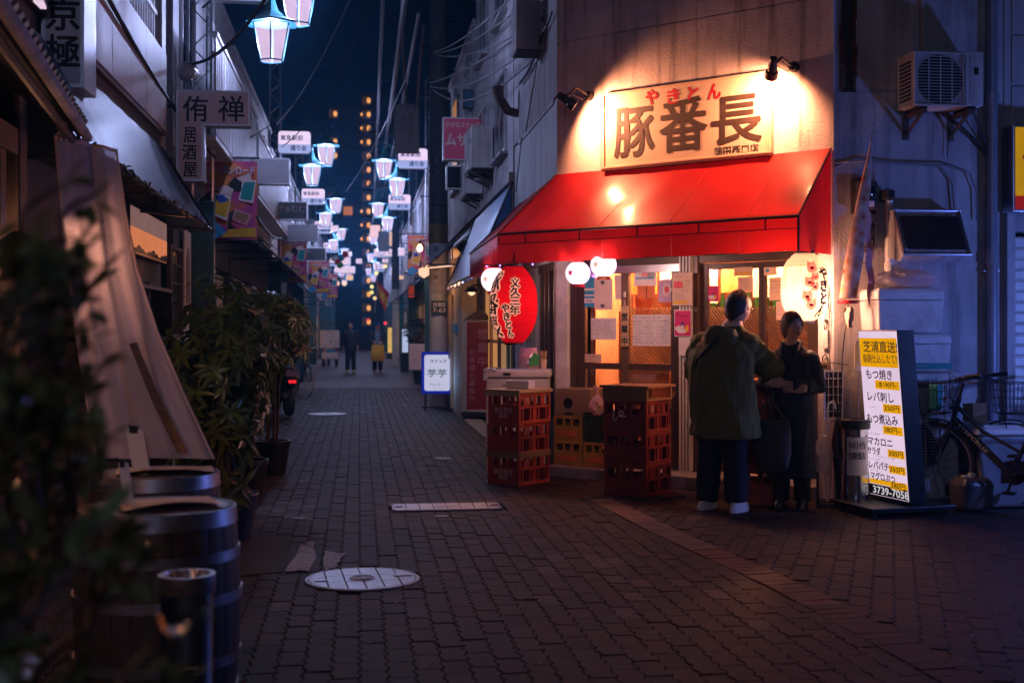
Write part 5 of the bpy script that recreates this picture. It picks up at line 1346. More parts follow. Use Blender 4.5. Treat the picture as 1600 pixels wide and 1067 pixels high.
step_crate('lower yellow bottle crate on the step beside the ribbed wall',909,w1,.10,.235,yellow_p,'red')
step_crate('upper yellow bottle crate under the brown carton',909,w1,.337,.235,yellow_p,'red')
step_crate('yellow bottle crate below the dark green crate',953,w2,.10,.235,yellow_p,'red')
step_crate('dark green bottle crate on a yellow one',953,w2,.337,.28,green_p,None)
s_=fs(887,700,-.02)[0]
t=thing('carton_box','brown carton with a dark round emblem on the yellow crates','carton',fw(s_+.02,.574,-.17),ROTF+R(3))
m=MB();m.bb((-w1*.5,-.15,0),(w1*.5+.06,.15,.25));m.build('box',MATS['cardboard'],t,bevel=.004)
m=MB();m.lathe([(.05,0),(.05,.001),(0,.001)],24,(-.02,-.1525,.12),'Y');m.bb((-.06,-.153,.01),(.03,-.1515,.03));m.build('emblem',M['ink'],t)
m=MB();m.bb((-w1*.5+.003,-.148,.2505),(-.005,.148,.254));m.bb((.012,-.148,.2505),(w1*.5+.05,.148,.256));m.bb((-.03,-.03,.2565),(.05,.03,.262));m.build('flap',MATS['cardboard'],t)
bp_=fs(933,640,.02)
t=thing('plastic_bag','tied white and pink plastic bag hanging over the green crate','plastic bag',fw(bp_[0],.60,.02),ROTF)
bag(t,.15,.13,.17,12,vinyl('pink_film',(.8,.5,.5),.15,None,.35),False)
m=MB();m.loft([[Vector((.02+r_*math.cos(a_)-.04*v,r_*.5*math.sin(a_),.13+.14*v))for a_ in[2*PI*j/12 for j in range(12)]]for v,r_ in((0,.05),(.35,.02),(.6,.018),(.8,.035),(1,.02))]);m.build('twisted_neck',MATS['pink_film'],t,smooth=True)
c=P(812,660,12.1);c.z=0
t=thing('ice_chest','white metal-edged ice chest standing at the corner behind the orange crates','ice chest',(c.x,c.y+.05,0),R(-12))
m=MB();m.bb((-.30,-.24,.0),(.30,.24,.92));m.build('chest',M['white_paint'],t,bevel=.015)
m=MB();m.bb((-.32,-.26,.925),(.32,.26,1.0));m.build('lid',M['white_paint'],t,bevel=.02)
m=MB();m.bb((-.325,-.265,.985),(-.20,.265,1.012));m.bb((-.325,-.266,.9),(-.28,-.255,.985));m.build('edge_trim',M['alu'],t,bevel=.004)
m=MB();m.bb((-.13,-.266,.95),(-.06,-.2605,.975));m.build('badge',M['ink'],t)
m=MB();scribble(m,-.05,-.2425,.84,.2,.05,2,3,.006);m.build('lettering',M['ink'],t)
c=P(826,572,12.0)
t=thing('snack_bag','shiny printed snack bag leaning on the ice chest','snack bag',(c.x,c.y,1.013),R(-5))
m=MB();m.loft([[Vector((a_*math.cos(q),b_*math.sin(q),z))for q in[2*PI*j/16 for j in range(16)]]for z,a_,b_ in((0,.09,.04),(.05,.11,.07),(.12,.1,.06),(.18,.08,.02),(.2,.085,.006))]);m.build('packet',mat('lilac_foil',(.55,.4,.5),.25,var=.4,scale=14,metal=.3),t,smooth=True)
m=MB();m.prism([(.0,.02),(.09,.03),(.1,.12),(.05,.16),(.01,.1)],-.078,-.074,'Y');m.build('green_print',M['green_ink'],t)
t=thing('chopstick_cup','paper cup holding wooden chopsticks by the snack bag','cup',(c.x+.14,c.y-.02,1.013),0)
m=MB();m.lathe([(.028,0),(.038,.09),(.034,.09),(.026,.004),(0,.004)],18);m.build('cup',M['paper_warm'],t,smooth=True)
m=MB()
for k in range(7):a_=k*.9;m.tube([(.012*math.cos(a_),.012*math.sin(a_),.01),(.034*math.cos(a_),.034*math.sin(a_),.17)],.004,5)
m.build('chopsticks',M['pale_wood'],t)
# --- people
def ellipse_ring(c,a,b,n=20,rz=0.0,tilt=0.0,fold=0.0,ph=0.0,nf=7):
 out=[]
 for j in range(n):
  t_=2*PI*j/n;q=1+fold*math.sin(nf*t_+ph)+fold*.6*math.sin((nf*2+1)*t_+ph*1.7)
  x,y=a*math.cos(t_)*q,b*math.sin(t_)*q
  out.append(Vector((c[0]+x*math.cos(rz)-y*math.sin(rz),c[1]+x*math.sin(rz)+y*math.cos(rz),c[2]+tilt*y)))
 return out
def head_mb(scale=1.0,M_=None):
 """A head facing +Y, centred between the ears; chin, brow, nose, lips, ears shaped in."""
 mb=MB();nu,nv=40,30;vs=[]
 for i in range(nv+1):
  th=PI*i/nv-PI/2
  for j in range(nu):
   ph=2*PI*j/nu
   d=Vector((math.cos(th)*math.cos(ph),math.cos(th)*math.sin(ph),math.sin(th)))
   x,y,z=d.x*.074,d.y*.092,d.z*.112
   low=max(0,-d.z)
   x*=1-.30*low**1.6;
   if y>0:y*=1-.10*low**2;y+=.012*low*max(0,d.y)
   else:y*=1-.35*low**1.5
   if d.y>.3:
    f=(d.y-.3)/.7
    def gs(cx,cz,wx,wz):return math.exp(-((d.x-cx)/wx)**2-((d.z-cz)/wz)**2)
    y+=f*(.021*gs(0,-.22,.11,.12)+.013*gs(0,-.03,.08,.18)+.007*gs(0,.26,.5,.08)-.011*gs(.36,.07,.17,.1)-.011*gs(-.36,.07,.17,.1)+.008*gs(0,-.52,.28,.06)+.007*gs(0,-.64,.22,.05)-.004*gs(0,-.58,.3,.025)+.009*gs(0,-.88,.3,.12)+.006*gs(.5,-.2,.2,.2)+.006*gs(-.5,-.2,.2,.2))
   vs.append(Vector((x,y,z))*scale)
 fs_=[(i*nu+j,i*nu+(j+1)%nu,(i+1)*nu+(j+1)%nu,(i+1)*nu+j)for i in range(nv)for j in range(nu)]
 mb._add(vs,fs_)
 for sx in(-1,1):
  mb.loft([[Vector((sx*(.068+.016*k),-.012+(.016+.004*k)*math.cos(a_)-.006*k,.0+(.028+.006*k)*math.sin(a_)))*scale for a_ in[2*PI*q/12 for q in range(12)]]for k in(0,.6,1)])
 if M_ is not None:mb.v=[tuple(M_@Vector(v))for v in mb.v]
 return mb
def hair_mb(kind,scale=1.0,M_=None,seed=0):
 mb=MB();nu,nv=48,22;vs=[]
 for i in range(nv+1):
  for j in range(nu):
   ph=2*PI*j/nu
   front=max(0,math.sin(ph));back=max(0,-math.sin(ph));side=abs(math.cos(ph))
   if kind=='short':lowz=-.80*back-.16*side*(1-back)+.62*front**1.5
   else:lowz=-.66*back-.5*side*(1-front)+.40*front**1.2
   th=math.asin(max(-.95,min(.95,lowz)))if i==0 else None
   t0=math.asin(max(-.95,min(.95,lowz)))
   th=t0+(PI/2-t0)*i/nv
   d=Vector((math.cos(th)*math.cos(ph),math.cos(th)*math.sin(ph),math.sin(th)))
   puff=1.10 if kind=='short' else 1.17-.05*max(0,d.z)
   if i==0:puff*=.95
   q=puff+.014*math.sin(ph*23+seed+th*2)+.01*math.sin(ph*41+th*5)
   low=max(0,-d.z)
   vs.append(Vector((d.x*.074*q*(1-.12*low),d.y*.092*q,d.z*.112*q+.004))*scale)
 mb._add(vs,[(i*nu+j,i*nu+(j+1)%nu,(i+1)*nu+(j+1)%nu,(i+1)*nu+j)for i in range(nv)for j in range(nu)])
 if M_ is not None:mb.v=[tuple(M_@Vector(v))for v in mb.v]
 return mb
def hand_mb(mb,wrist,direction,palm_n,scale=1.0,curl=.7,side=1):
 """Palm and five separate curled fingers, thumb leaving the side near the wrist."""
 d=Vector(direction).normalized();n=Vector(palm_n);n=(n-d*n.dot(d)).normalized();s_=d.cross(n)*side;w=Vector(wrist)
 rings=[]
 for u,a,b in((0,.028,.02),(.03,.036,.016),(.06,.042,.015),(.088,.041,.013)):
  rings.append([w+d*u*scale+(s_*a*math.cos(q)+n*b*math.sin(q))*scale for q in[2*PI*k/12 for k in range(12)]])
 mb.loft(rings)
 for k,(o,l)in enumerate(((-.031,.062),(-.0105,.074),(.0105,.078),(.031,.068))):
  p=w+(d*.08+s_*o)*scale;pts=[p];dd=d.copy()
  for sgm in range(3):
   a_=curl*(.5+.35*sgm);dd=(d*math.cos(a_*(sgm+1)*.6)+n*math.sin(a_*(sgm+1)*.6)).normalized()
   pts.append(pts[-1]+dd*l*scale*(.42,.33,.25)[sgm])
  mb.tube(pts,[.0095*scale,.009*scale,.008*scale,.006*scale],8)
 p=w+(d*.018+s_*.03)*scale
 mb.tube([p,p+(d*.03+s_*.022+n*.006)*scale,p+(d*.058+s_*.02+n*.02)*scale,p+(d*.076+s_*.01+n*.03)*scale],[.013*scale,.011*scale,.009*scale,.007*scale],8)
def remesh(mb,name,mt,parent,vox,smooth_it=4):
 """Weld overlapping tubes and lofts into one continuous surface."""
 o=mb.build(name,mt)
 r=o.modifiers.new('remesh','REMESH');r.mode='VOXEL';r.voxel_size=vox;r.use_smooth_shade=True
 if smooth_it:
  s_=o.modifiers.new('smooth','SMOOTH');s_.factor=.5;s_.iterations=smooth_it
 bpy.context.view_layer.update()
 me=bpy.data.meshes.new_from_object(o.evaluated_get(bpy.context.evaluated_depsgraph_get()))
 old=o.data;o.modifiers.clear();o.data=me;bpy.data.meshes.remove(old)
 me.polygons.foreach_set('use_smooth',[True]*len(me.polygons))
 o.parent=parent
 return o
def limb(mb,pts,rs,n=14,fold=0.0,ph=0.0):
 """Sleeve or trouser leg with crumple rings along it."""
 pts=[Vector(p)for p in pts];d0=(pts[0]-pts[1]).normalized()*rs[0];out=[pts[0]+d0*.8,pts[0]+d0*.5];rr=[rs[0]*.3,rs[0]*.78]
 for(a,b),(ra_,rb_)in zip(zip(pts,pts[1:]),zip(rs,rs[1:])):
  k=max(2,int((b-a).length/.03))
  for i in range(k):u=i/k;out.append(a.lerp(b,u));rr.append((ra_+(rb_-ra_)*u)*(1+fold*math.sin(len(out)*1.9+ph)+fold*.5*math.sin(len(out)*3.7+ph)))
 out.append(pts[-1]);rr.append(rs[-1])
 mb.tube(out,rr,n)
def face_parts(t,HM,sc=1.0,glasses=False,lip=(.35,.09,.08),smile=False):
 eye=MB();wh=MB();brow=MB()
 for sx in(-1,1):
  wh.lathe([(0,-.006),(.009,-.003),(.0125,.001),(.008,.005),(0,.006)],12,(sx*.028,.083,.010),'Y')
  eye.lathe([(0,-.004),(.0055,-.001),(.0055,.002),(0,.003)],12,(sx*.028,.0915,.010),'Y')
  brow.tube([(sx*.013,.094,.030),(sx*.028,.092,.034),(sx*.043,.083,.030)],[.0025,.003,.0015],6)
 lm=MB();lm.tube([(-.021,.087,-.060+(.004 if smile else 0)),(-.008,.098,-.058),(0,.099,-.0595),(.008,.098,-.058),(.021,.087,-.060+(.004 if smile else 0))],[.002,.0042,.0038,.0042,.002],6)
 lm.tube([(-.017,.088,-.064),(0,.0985,-.068),(.017,.088,-.064)],[.002,.005,.002],6)
 for m_,nm,mt in((wh,'eye_white',mat('eye_white',(.5,.45,.42),.3)),(eye,'iris',M['ink']),(brow,'eyebrow',M['ink']),(lm,'lips',mat('lips',lip,.4))):
  m_.v=[tuple(HM@(Vector(v)*sc))for v in m_.v];m_.build(nm,mt,t,smooth=True)
 if glasses:
  g_=MB()
  for sx in(-1,1):
   pts=[(sx*.031+.025*math.cos(a_),.108,.008+.018*math.sin(a_))for a_ in[2*PI*k/16 for k in range(17)]];g_.tube(pts,.0016,5,False)
   g_.tube([(sx*.056,.108,.014),(sx*.078,.03,.016),(sx*.082,-.01,.012),(sx*.078,-.025,-.005)],.0018,5)
  g_.tube([(-.007,.109,.012),(.007,.109,.012)],.0015,5);g_.v=[tuple(HM@Vector(v))for v in g_.v];g_.build('glasses',M['chrome'],t)
hair_m=mat('black_hair',(.012,.010,.010),.4,var=.4,scale=60,bump=.5,bscale=200)
hair_b=mat('brown_hair',(.035,.018,.013),.42,var=.4,scale=60,bump=.5,bscale=200)
def build_man():
 c=G(1128,797)
 t=thing('person','person in a long olive jacket seen from behind, leaning on the crates at the door','person',(c.x,c.y,0),R(-44))
 HMx=Matrix.Translation((.085,.10,1.545))@Matrix.Rotation(R(-12),4,'Z')@Matrix.Rotation(R(-6),4,'X')
 b=head_mb(1.13,HMx)
 b.tube([(.01,.03,1.34),(.055,.075,1.44),(.075,.09,1.5)],[.065,.056,.055],16)
 b.loft([ellipse_ring((0,0,z),a,d_,18)for z,a,d_ in((.82,.15,.11),(.95,.16,.12),(1.15,.165,.115),(1.3,.18,.11),(1.39,.12,.08))])
 shR,elR,wrR=Vector((.20,.06,1.28)),Vector((.30,.20,1.09)),Vector((.33,.42,1.05))
 shL,elL,wrL=Vector((-.20,.03,1.28)),Vector((-.29,.10,1.06)),Vector((-.17,.30,1.0))
 for pts in((shR,elR,wrR),(shL,elL,wrL)):b.tube(pts,[.06,.05,.036],12)
 hand_mb(b,wrR,(.1,1,-.1),(-.2,0,-1),1,.5,-1);hand_mb(b,wrL,(.5,1,-.1),(0,0,-1),1,.6,1)
 for sx in(-1,1):b.tube([(sx*.09,0,.84),(sx*.10,.02,.48),(sx*.115,0,.09)],[.085,.06,.045],14)
 remesh(b,'body',M['skin'],t,.0075,2)
 face_parts(t,HMx,1.13,True)
 hair_mb('short',1.17,HMx,2).build('hair',hair_m,t,smooth=True)
 m=MB();m.loft([ellipse_ring((.055,.065,z),a,a*.95,20,0,.25)for z,a in((1.36,.10),(1.42,.078),(1.452,.074),(1.45,.068))]);m.build('shirt_collar',M['paper_pink'],t,smooth=True)
 olive=mat('olive_cloth',(.12,.115,.03),.85,var=.25,scale=9,bump=.35,bscale=14)
 j=MB()
 j.loft([ellipse_ring((x,y,z),a,d_,40,0,tl_,f,z*9,5)for x,y,z,a,d_,tl_,f in((.03,-.01,.56,.275,.185,0,.045),(.03,-.01,.60,.28,.19,0,.05),(.02,-.01,.72,.27,.19,0,.045),(.01,-.015,.86,.265,.185,0,.035),(0,-.02,1.0,.268,.182,0,.03),(0,-.015,1.12,.27,.175,0,.025),(0,0,1.20,.262,.165,0,.02),(.0,.02,1.27,.235,.150,0,.015),(.01,.03,1.33,.19,.125,.1,.01),(.025,.05,1.385,.135,.1,.15,0),(.03,.06,1.425,.09,.085,.2,0))])
 limb(j,(shR+Vector((-.03,-.01,0)),elR,wrR-Vector((.0,.03,0))),[.108,.098,.075],16,.06,1)
 limb(j,(shL+Vector((.03,0,0)),elL,wrL-Vector((0,.03,0))),[.108,.095,.072],16,.06,2)
 j.loft([ellipse_ring((.02,-.035,z),a,d_,24,0,-.3,.02,z*20,4)for z,a,d_ in((1.22,.10,.07),(1.26,.15,.12),(1.33,.145,.125),(1.385,.11,.10))])
 wobble(j,.012,7,1);wobble(j,.006,17,4)
 j.v=[tuple(Vector(v)+Vector((v[0]*.5,v[1],0)).normalized()*.016*noise.noise(Vector((v[0]*16,v[1]*16,v[2]*4.5))))for v in j.v]
 remesh(j,'jacket',olive,t,.009,1)
 p_=MB()
 for sx in(-1,1):limb(p_,((sx*.085,0,.86),(sx*.105,.015,.47),(sx*.125,-.005,.07)),[.125,.098,.088],18,.03,sx)
 wobble(p_,.008,9,2);remesh(p_,'trousers',mat('navy_denim',(.008,.011,.02),.85,var=.3,scale=12),t,.0125,3)
 for sx in(-1,1):
  m=MB();x=sx*.125
  m.loft([ellipse_ring((x+sx*.012*k,-.02+.045*k,.0+z),a,d_,20)for k,z,a,d_ in((1,.004,.048,.135),(1,.03,.05,.138),(1,.055,.046,.12),(.4,.085,.04,.075))]);m.build('shoe',M['paper'],t,smooth=True)
  m=MB();m.loft([ellipse_ring((x+sx*.012,.025,z),.051,.14,20)for z in(.001,.022)]);m.build('sole',M['paper'],t,smooth=True)
 m=MB();m.tube([(-.20,-.10,1.02),(-.10,-.20,1.16),(.03,-.17,1.3),(.10,-.06,1.38),(.15,.09,1.32)],.012,6);m.build('bag_strap',M['black_plastic'],t,smooth=True)
 return t
build_man()
c=P(1204,676,9.45)
t=thing('tote_bag','limp dark tote bag hanging from a hook between man and woman','bag',(c.x,c.y,0),R(-35))
z0=.36
m=MB();m.loft([ellipse_ring((x,0,z),a,d_,22,0,0,.06,z*11,4)for z,x,a,d_ in((.30,.02,.07,.03),(.34,.02,.12,.055),(.46,.01,.155,.07),(.6,.0,.15,.05),(.70,.0,.13,.02))]);m.build('pouch',mat('dark_cloth',(.05,.042,.045),.8,var=.3,bump=.3,bscale=20),t,smooth=True)
m=MB();m.tube([(-.11,0,.69),(-.04,0,.82),(.0,0,.97),(.02,0,.82),(.12,0,.69)],.011,6);m.build('strap',MATS['dark_cloth'],t,smooth=True)
m=MB();m.tube([(.0,.03,1.0),(.0,.0,.995),(-.005,-.01,.97),(.01,-.012,.955),(.02,-.005,.97)],.006,6);m.build('hook',M['paper_warm'],t)
def build_woman():
 c=P(1237,782,9.62);c.z=0
 t=thing('person','person with a brown bob in a long navy coat, arms folded at the doorway','person',(c.x,c.y,0),R(180-7-22))
 sc=.93
 HMx=Matrix.Translation((-.01,.045,1.405))@Matrix.Rotation(R(42),4,'Z')@Matrix.Rotation(R(4),4,'X')@Matrix.Rotation(R(4),4,'Y')
 b=head_mb(.96,HMx)
 b.tube([(0,.0,1.2),(0,.02,1.27),(-.003,.035,1.33)],[.06,.05,.05],14)
 b.loft([ellipse_ring((0,0,z),a,d_,18)for z,a,d_ in((.76,.14,.1),(.9,.13,.1),(1.05,.14,.105),(1.17,.15,.095),(1.25,.1,.07))])
 shR,elR,wrR=Vector((.135,0,1.16)),Vector((.20,.02,.95)),Vector((-.02,.17,.93))
 shL,elL,wrL=Vector((-.135,0,1.16)),Vector((-.20,.02,.95)),Vector((.02,.19,.97))
 for pts in((shR,elR,wrR),(shL,elL,wrL)):b.tube(pts,[.05,.042,.03],12)
 hand_mb(b,wrR,(-1,.1,.1),(0,-1,0),.88,.6,1);hand_mb(b,wrL,(1,.1,.1),(0,-1,0),.88,.6,-1)
 for sx in(-1,1):b.tube([(sx*.08,0,.76),(sx*.08,.01,.43),(sx*.08,-.01,.07)],[.075,.052,.038],12)
 remesh(b,'body',M['skin'],t,.0065,2)
 face_parts(t,HMx,.96,False,(.38,.08,.08),True)
 hair_mb('bob',.98,HMx,5).build('hair',hair_b,t,smooth=True)
 navy=mat('navy_coat',(.011,.014,.026),.75,var=.3,scale=8,bump=.3,bscale=16)
 j=MB()
 j.loft([ellipse_ring((0,0,z),a,d_,30,0,0,f,z*8,5)for z,a,d_,f in((.24,.19,.145,.03),(.4,.185,.142,.03),(.6,.185,.14,.025),(.78,.188,.142,.02),(.95,.178,.14,.02),(1.08,.18,.138,.015),(1.17,.175,.12,.01),(1.225,.12,.09,.0),(1.27,.075,.07,0),(1.30,.068,.066,0))])
 limb(j,(shR,elR,wrR+Vector((.05,-.02,0))),[.078,.07,.055],14,.05,1);limb(j,(shL,elL,wrL+Vector((-.05,-.02,0))),[.078,.07,.055],14,.05,2)
 wobble(j,.008,8,6);j.v=[tuple(Vector(v)+Vector((v[0],v[1],0)).normalized()*.012*noise.noise(Vector((v[0]*18,v[1]*18,v[2]*5))))for v in j.v];remesh(j,'coat',navy,t,.009,1)
 m=MB()
 for sx in(-1,1):m.tube([(sx*.07,-.01,1.29),(sx*.06,.085,1.22),(sx*.01,.14,1.06)],[.018,.02,.012],8)
 m.build('collar',navy,t,smooth=True)
 p_=MB()
 for sx in(-1,1):limb(p_,((sx*.08,0,.5),(sx*.08,0,.3),(sx*.08,-.01,.06)),[.08,.072,.06],14,.03,sx)
 p_.build('trousers',M['black_plastic'],t,smooth=True)
 for sx in(-1,1):
  m=MB();m.loft([ellipse_ring((sx*.085,.02+.03*k,z),a,d_,18)for k,z,a,d_ in((1,.003,.042,.115),(1,.035,.042,.115),(.6,.06,.038,.09),(0,.09,.035,.055))]);m.build('shoe',M['black_plastic'],t,smooth=True)
 return t
build_woman()
def simple_person(label,loc,rz,top,trousers,hair,h=1.68,walk=.0,seated=False,hairkind='short',shoe=None,cap=None,arms='down',vox=.016):
 """A smaller figure: continuous skin body, clothes and hair as children."""
 t=thing('person',label,'person',loc,rz);k=h/1.7
 HMx=Matrix.Translation((0,.03,1.57*k))
 b=head_mb(1.0,HMx);b.tube([(0,0,1.36*k),(0,.02,1.47*k)],[.06,.055],12)
 sw=.16*walk
 legs=[]if seated else[((sx*.085,0,.86*k),(sx*.09,.03+sx*sw*.5,.47*k),(sx*.1,sx*sw,.07*k))for sx in(-1,1)]
 arms_=[]
 for sx in(-1,1):
  if arms=='down':a_=(Vector((sx*.19,0,1.35*k)),Vector((sx*.24,-.02-sx*sw*.4,1.09*k)),Vector((sx*.24,.06-sx*sw*.6,.85*k)))
  else:a_=(Vector((sx*.19,0,1.35*k)),Vector((sx*.25,.03,1.1*k)),Vector((sx*.13,.24,1.02*k)))
  arms_.append(a_);b.tube(a_,[.05,.042,.033],10)
  dn=(a_[2]-a_[1]).normalized();hand_mb(b,a_[2],dn,(-sx,.3,-.2),1,.7,sx)
 b.loft([ellipse_ring((0,0,z*k),a,d_,16)for z,a,d_ in((.84,.14,.1),(1.1,.15,.1),(1.3,.17,.1),(1.39,.1,.07))])
 for l in legs:b.tube(l,[.08,.055,.04],10)
 remesh(b,'body',M['skin'],t,.01,1);face_parts(t,HMx)
 hair_mb(hairkind,1.02,HMx,1).build('hair',hair,t,smooth=True)
 j=MB();j.loft([ellipse_ring((0,0,z*k),a,d_,24,0,0,.02,z*9,5)for z,a,d_ in((.74,.215,.155),(.9,.21,.155),(1.1,.215,.15),(1.25,.215,.14),(1.34,.18,.115),(1.40,.11,.085),(1.44,.075,.075))])
 for a_ in arms_:limb(j,(a_[0],a_[1],a_[1].lerp(a_[2],.85)),[.085,.075,.06],12,.04,1)
 remesh(j,'jacket',top,t,vox,2)
 if legs:
  p_=MB()
  for l in legs:limb(p_,l,[.11,.088,.075],12,.03,1)
  remesh(p_,'trousers',trousers,t,vox,2)
  for sx,l in zip((-1,1),legs):
   m=MB();x,y,z=l[2]
   m.loft([ellipse_ring((x,y+.03*q,z_),a,d_,16)for q,z_,a,d_ in((1,.003,.046,.125),(1,.04,.046,.125),(.6,.07,.04,.09),(0,.1,.036,.05))]);m.build('shoe',shoe or M['ink'],t,smooth=True)
 if cap:
  m=MB();m.lathe([(.098,.035),(.102,.07),(.085,.115),(.04,.135),(0,.138)],24,(0,.03,1.57*k));m.loft([[Vector((.075*math.cos(a_),.12+.08*math.sin(a_),1.57*k+z))for a_ in[PI*q/10 for q in range(11)]]for z in(.04,.046)]);m.build('cap',cap,t,smooth=True)
 return t
dark_cloth2=mat('black_jacket',(.012,.013,.017),.7,var=.3,scale=8)
p1=G(548,581.5);p2=G(590,581.5)
simple_person('person in a black jacket and yellow-green shoes walking down the lane',(p1.x,p1.y,0),R(180-4),dark_cloth2,mat('black_trousers',(.01,.01,.013),.8),hair_m,1.70,.6,shoe=mat('lime_shoe',(.45,.5,.04),.6))
w2_=simple_person('person in a blue cap and plaid shirt carrying something yellow down the lane',(p2.x,p2.y,0),R(180-2),mat('dark_parka',(.015,.02,.02),.8,var=.4),MATS['black_trousers'],hair_m,1.66,.4,shoe=mat('red_shoe',(.35,.03,.03),.6),cap=mat('blue_cap',(.01,.03,.14),.7),arms='front')
m=MB();m.grid(lambda u,v:Vector(((u-.5)*.17,.162+.004*math.sin(u*9),.8+v*.6)),6,8)
pm,nt,b=nodes_of('plaid');tc=nt.nodes.new('ShaderNodeTexCoord');ck=nt.nodes.new('ShaderNodeTexChecker');ck.inputs['Scale'].default_value=34;ck.inputs[1].default_value=(.25,.32,.4,1);ck.inputs[2].default_value=(.05,.1,.18,1);nt.links.new(tc.outputs['Object'],ck.inputs[0]);nt.links.new(ck.outputs[0],b.inputs['Base Color'])
m.build('plaid_shirt',pm,w2_)
t=thing('yellow_bag','large yellow shopping bag carried in front of the capped walker','bag',(p2.x,p2.y-.27,.38),0)
m=MB();m.loft([ellipse_ring((0,0,z),a,d_,24,0,0,.03,z*9,4)for z,a,d_ in((0,.2,.06),(.03,.23,.08),(.3,.225,.07),(.55,.2,.03))]);m.build('bag',mat('yellow_bag',(.85,.45,.02),.5,var=.2),t,smooth=True)
m=MB()
for sx in(-1,1):m.tube([(sx*.1,0,.54),(sx*.12,.02,.64),(sx*.13,.04,.66)],.012,6)
m.build('handle',MATS['yellow_bag'],t)
o_c=mat('orange_shirt',(.5,.16,.05),.8,var=.25)
a=fw(1.03,0,-(GY+.28));simple_person('person in an orange top seated inside behind the window notices',(a.x,a.y,-.12),R(60),o_c,M['ink'],mat('light_brown_hair',(.28,.13,.05),.5,var=.3,scale=40),1.55,0,True,'bob')
a=fw(2.35,0,-(GY+.3));simple_person('person with light brown hair inside behind the second door pane',(a.x,a.y,-.1),R(-20),mat('tan_top',(.4,.2,.1),.8),M['ink'],MATS['light_brown_hair'],1.5,0,True,'bob')
# --- left side: the bar at the corner and the white-clad building
bar=thing('corner_bar','dark timber bar under a tiled eave at the edge of the lane','building',(-2.2,3.5,0))
O=Vector((-2.2,3.5,0))
m=MB();m.M=Matrix.Translation(-O)
m.bb((-2.6,1.0,0),(-2.35,6.9,2.6));m.bb((-2.34,6.7,0),(-1.75,6.85,2.6));m.build('wall',M['wall_brown'],bar)
m=MB();m.M=Matrix.Translation(-O)
for y in(2.2,3.6,5.0,6.4):m.bb((-1.86,y,0),(-1.76,y+.1,2.4))
m.bb((-1.87,1.0,2.28),(-1.75,6.7,2.42));m.bb((-1.87,1.0,.75),(-1.75,6.7,.83));m.build('post',M['dark_wood'],bar,bevel=.006)
ribbed=vinyl('ribbed_vinyl',(.3,.26,.24),.5,(90,6),.2)
for y in(2.35,3.72,5.12):
 m=MB();m.grid(lambda u,v:Vector((-1.80+.012*math.sin(u*160),y+u*1.25,.84+v*1.43))-O,200,2);m.build('vinyl_panel',ribbed,bar,smooth=True)
m=MB();m.M=Matrix.Translation(-O)
for y in(2.6,4.1,5.4):
 m.bb((-2.34,y,1.0),(-2.30,y+.5,1.6))
m.build('menu_board',M['wood'],bar)
m=MB();m.M=Matrix.Translation(-O);m.bb((-2.3,5.55,1.15),(-2.27,5.75,1.38));m.build('lit_window',glow('amber_window',(1,.45,.1),.9),bar)
E0,E1=Vector((-1.05,3.5,2.345)),Vector((-1.40,6.52,2.355))
ed=(E1-E0).normalized();en=Vector((-ed.y,ed.x,0))
def EV(s_,o,z):return E0+ed*s_+en*o+Vector((0,0,z))-O
el=(E1-E0).length
m=MB();m._add([EV(0,0,.0),EV(el,0,0),EV(el,.62,.42),EV(0,1.0,.6),EV(0,0,.05),EV(el,0,.05),EV(el,.62,.47),EV(0,1.0,.65)],[(0,1,2,3),(7,6,5,4),(0,4,5,1),(1,5,6,2),(2,6,7,3),(3,7,4,0)]);m.build('eave',mat('tarred_boards',(.018,.014,.012),.8,var=.3),bar)
tile_m=mat('dark_roof_tile',(.16,.14,.14),.5,var=.3,scale=10)
tm=MB();prof=[(.0,-.02),(.034,-.02),(.038,0),(.034,.02)]
tl_=None
n_t=26
for k in range(n_t):
 tb=MB()
 tb.loft([[Vector((u,.040*math.cos(a_),.034*math.sin(a_)))for a_ in[PI*q/8 for q in range(9)]]+[Vector((u,-.040,-.008)),Vector((u,.040,-.008))][0:0]for u in(-.03,.34)])
 if tl_ is None:tl_=tb.mesh('roof_tile',tile_m,True)
 o=bpy.data.objects.new('roof_tile',tl_);C.objects.link(o);o.parent=bar
 p_=EV(.05+k*(el-.08)/n_t,0,.055);o.location=p_
 vx=(en*.62+Vector((0,0,.42))).normalized();vy=ed.copy();vz=vx.cross(vy)*1
 if vz.z<0:vy=-vy;vz=-vz
 o.rotation_euler=Matrix((vx,vy,vz)).transposed().to_euler()
m=MB();m.tube([EV(-.1,-.03,-.0),EV(el,-.03,-.0)],.026,8);m.build('gutter',M['wall_grey'],bar,smooth=True)
m=MB();m.tube([EV(-.1,.03,-.035),EV(el-.1,.03,-.035)],.018,6);m.build('fascia',M['dark_wood'],bar)
m=MB()
ch_top=P(93,183,6.0)-O
for k in range(6):m.torus(tuple(ch_top+Vector((0,0,-.022*k))),.012,.0035,'X' if k%2 else 'Y',12,5)
ch2=P(102,190,6.0)-O
for k in range(5):m.torus(tuple(ch2+Vector((0,0,-.022*k))),.012,.0035,'Y' if k%2 else 'X',12,5)
m.build('chain',M['alu'],bar)
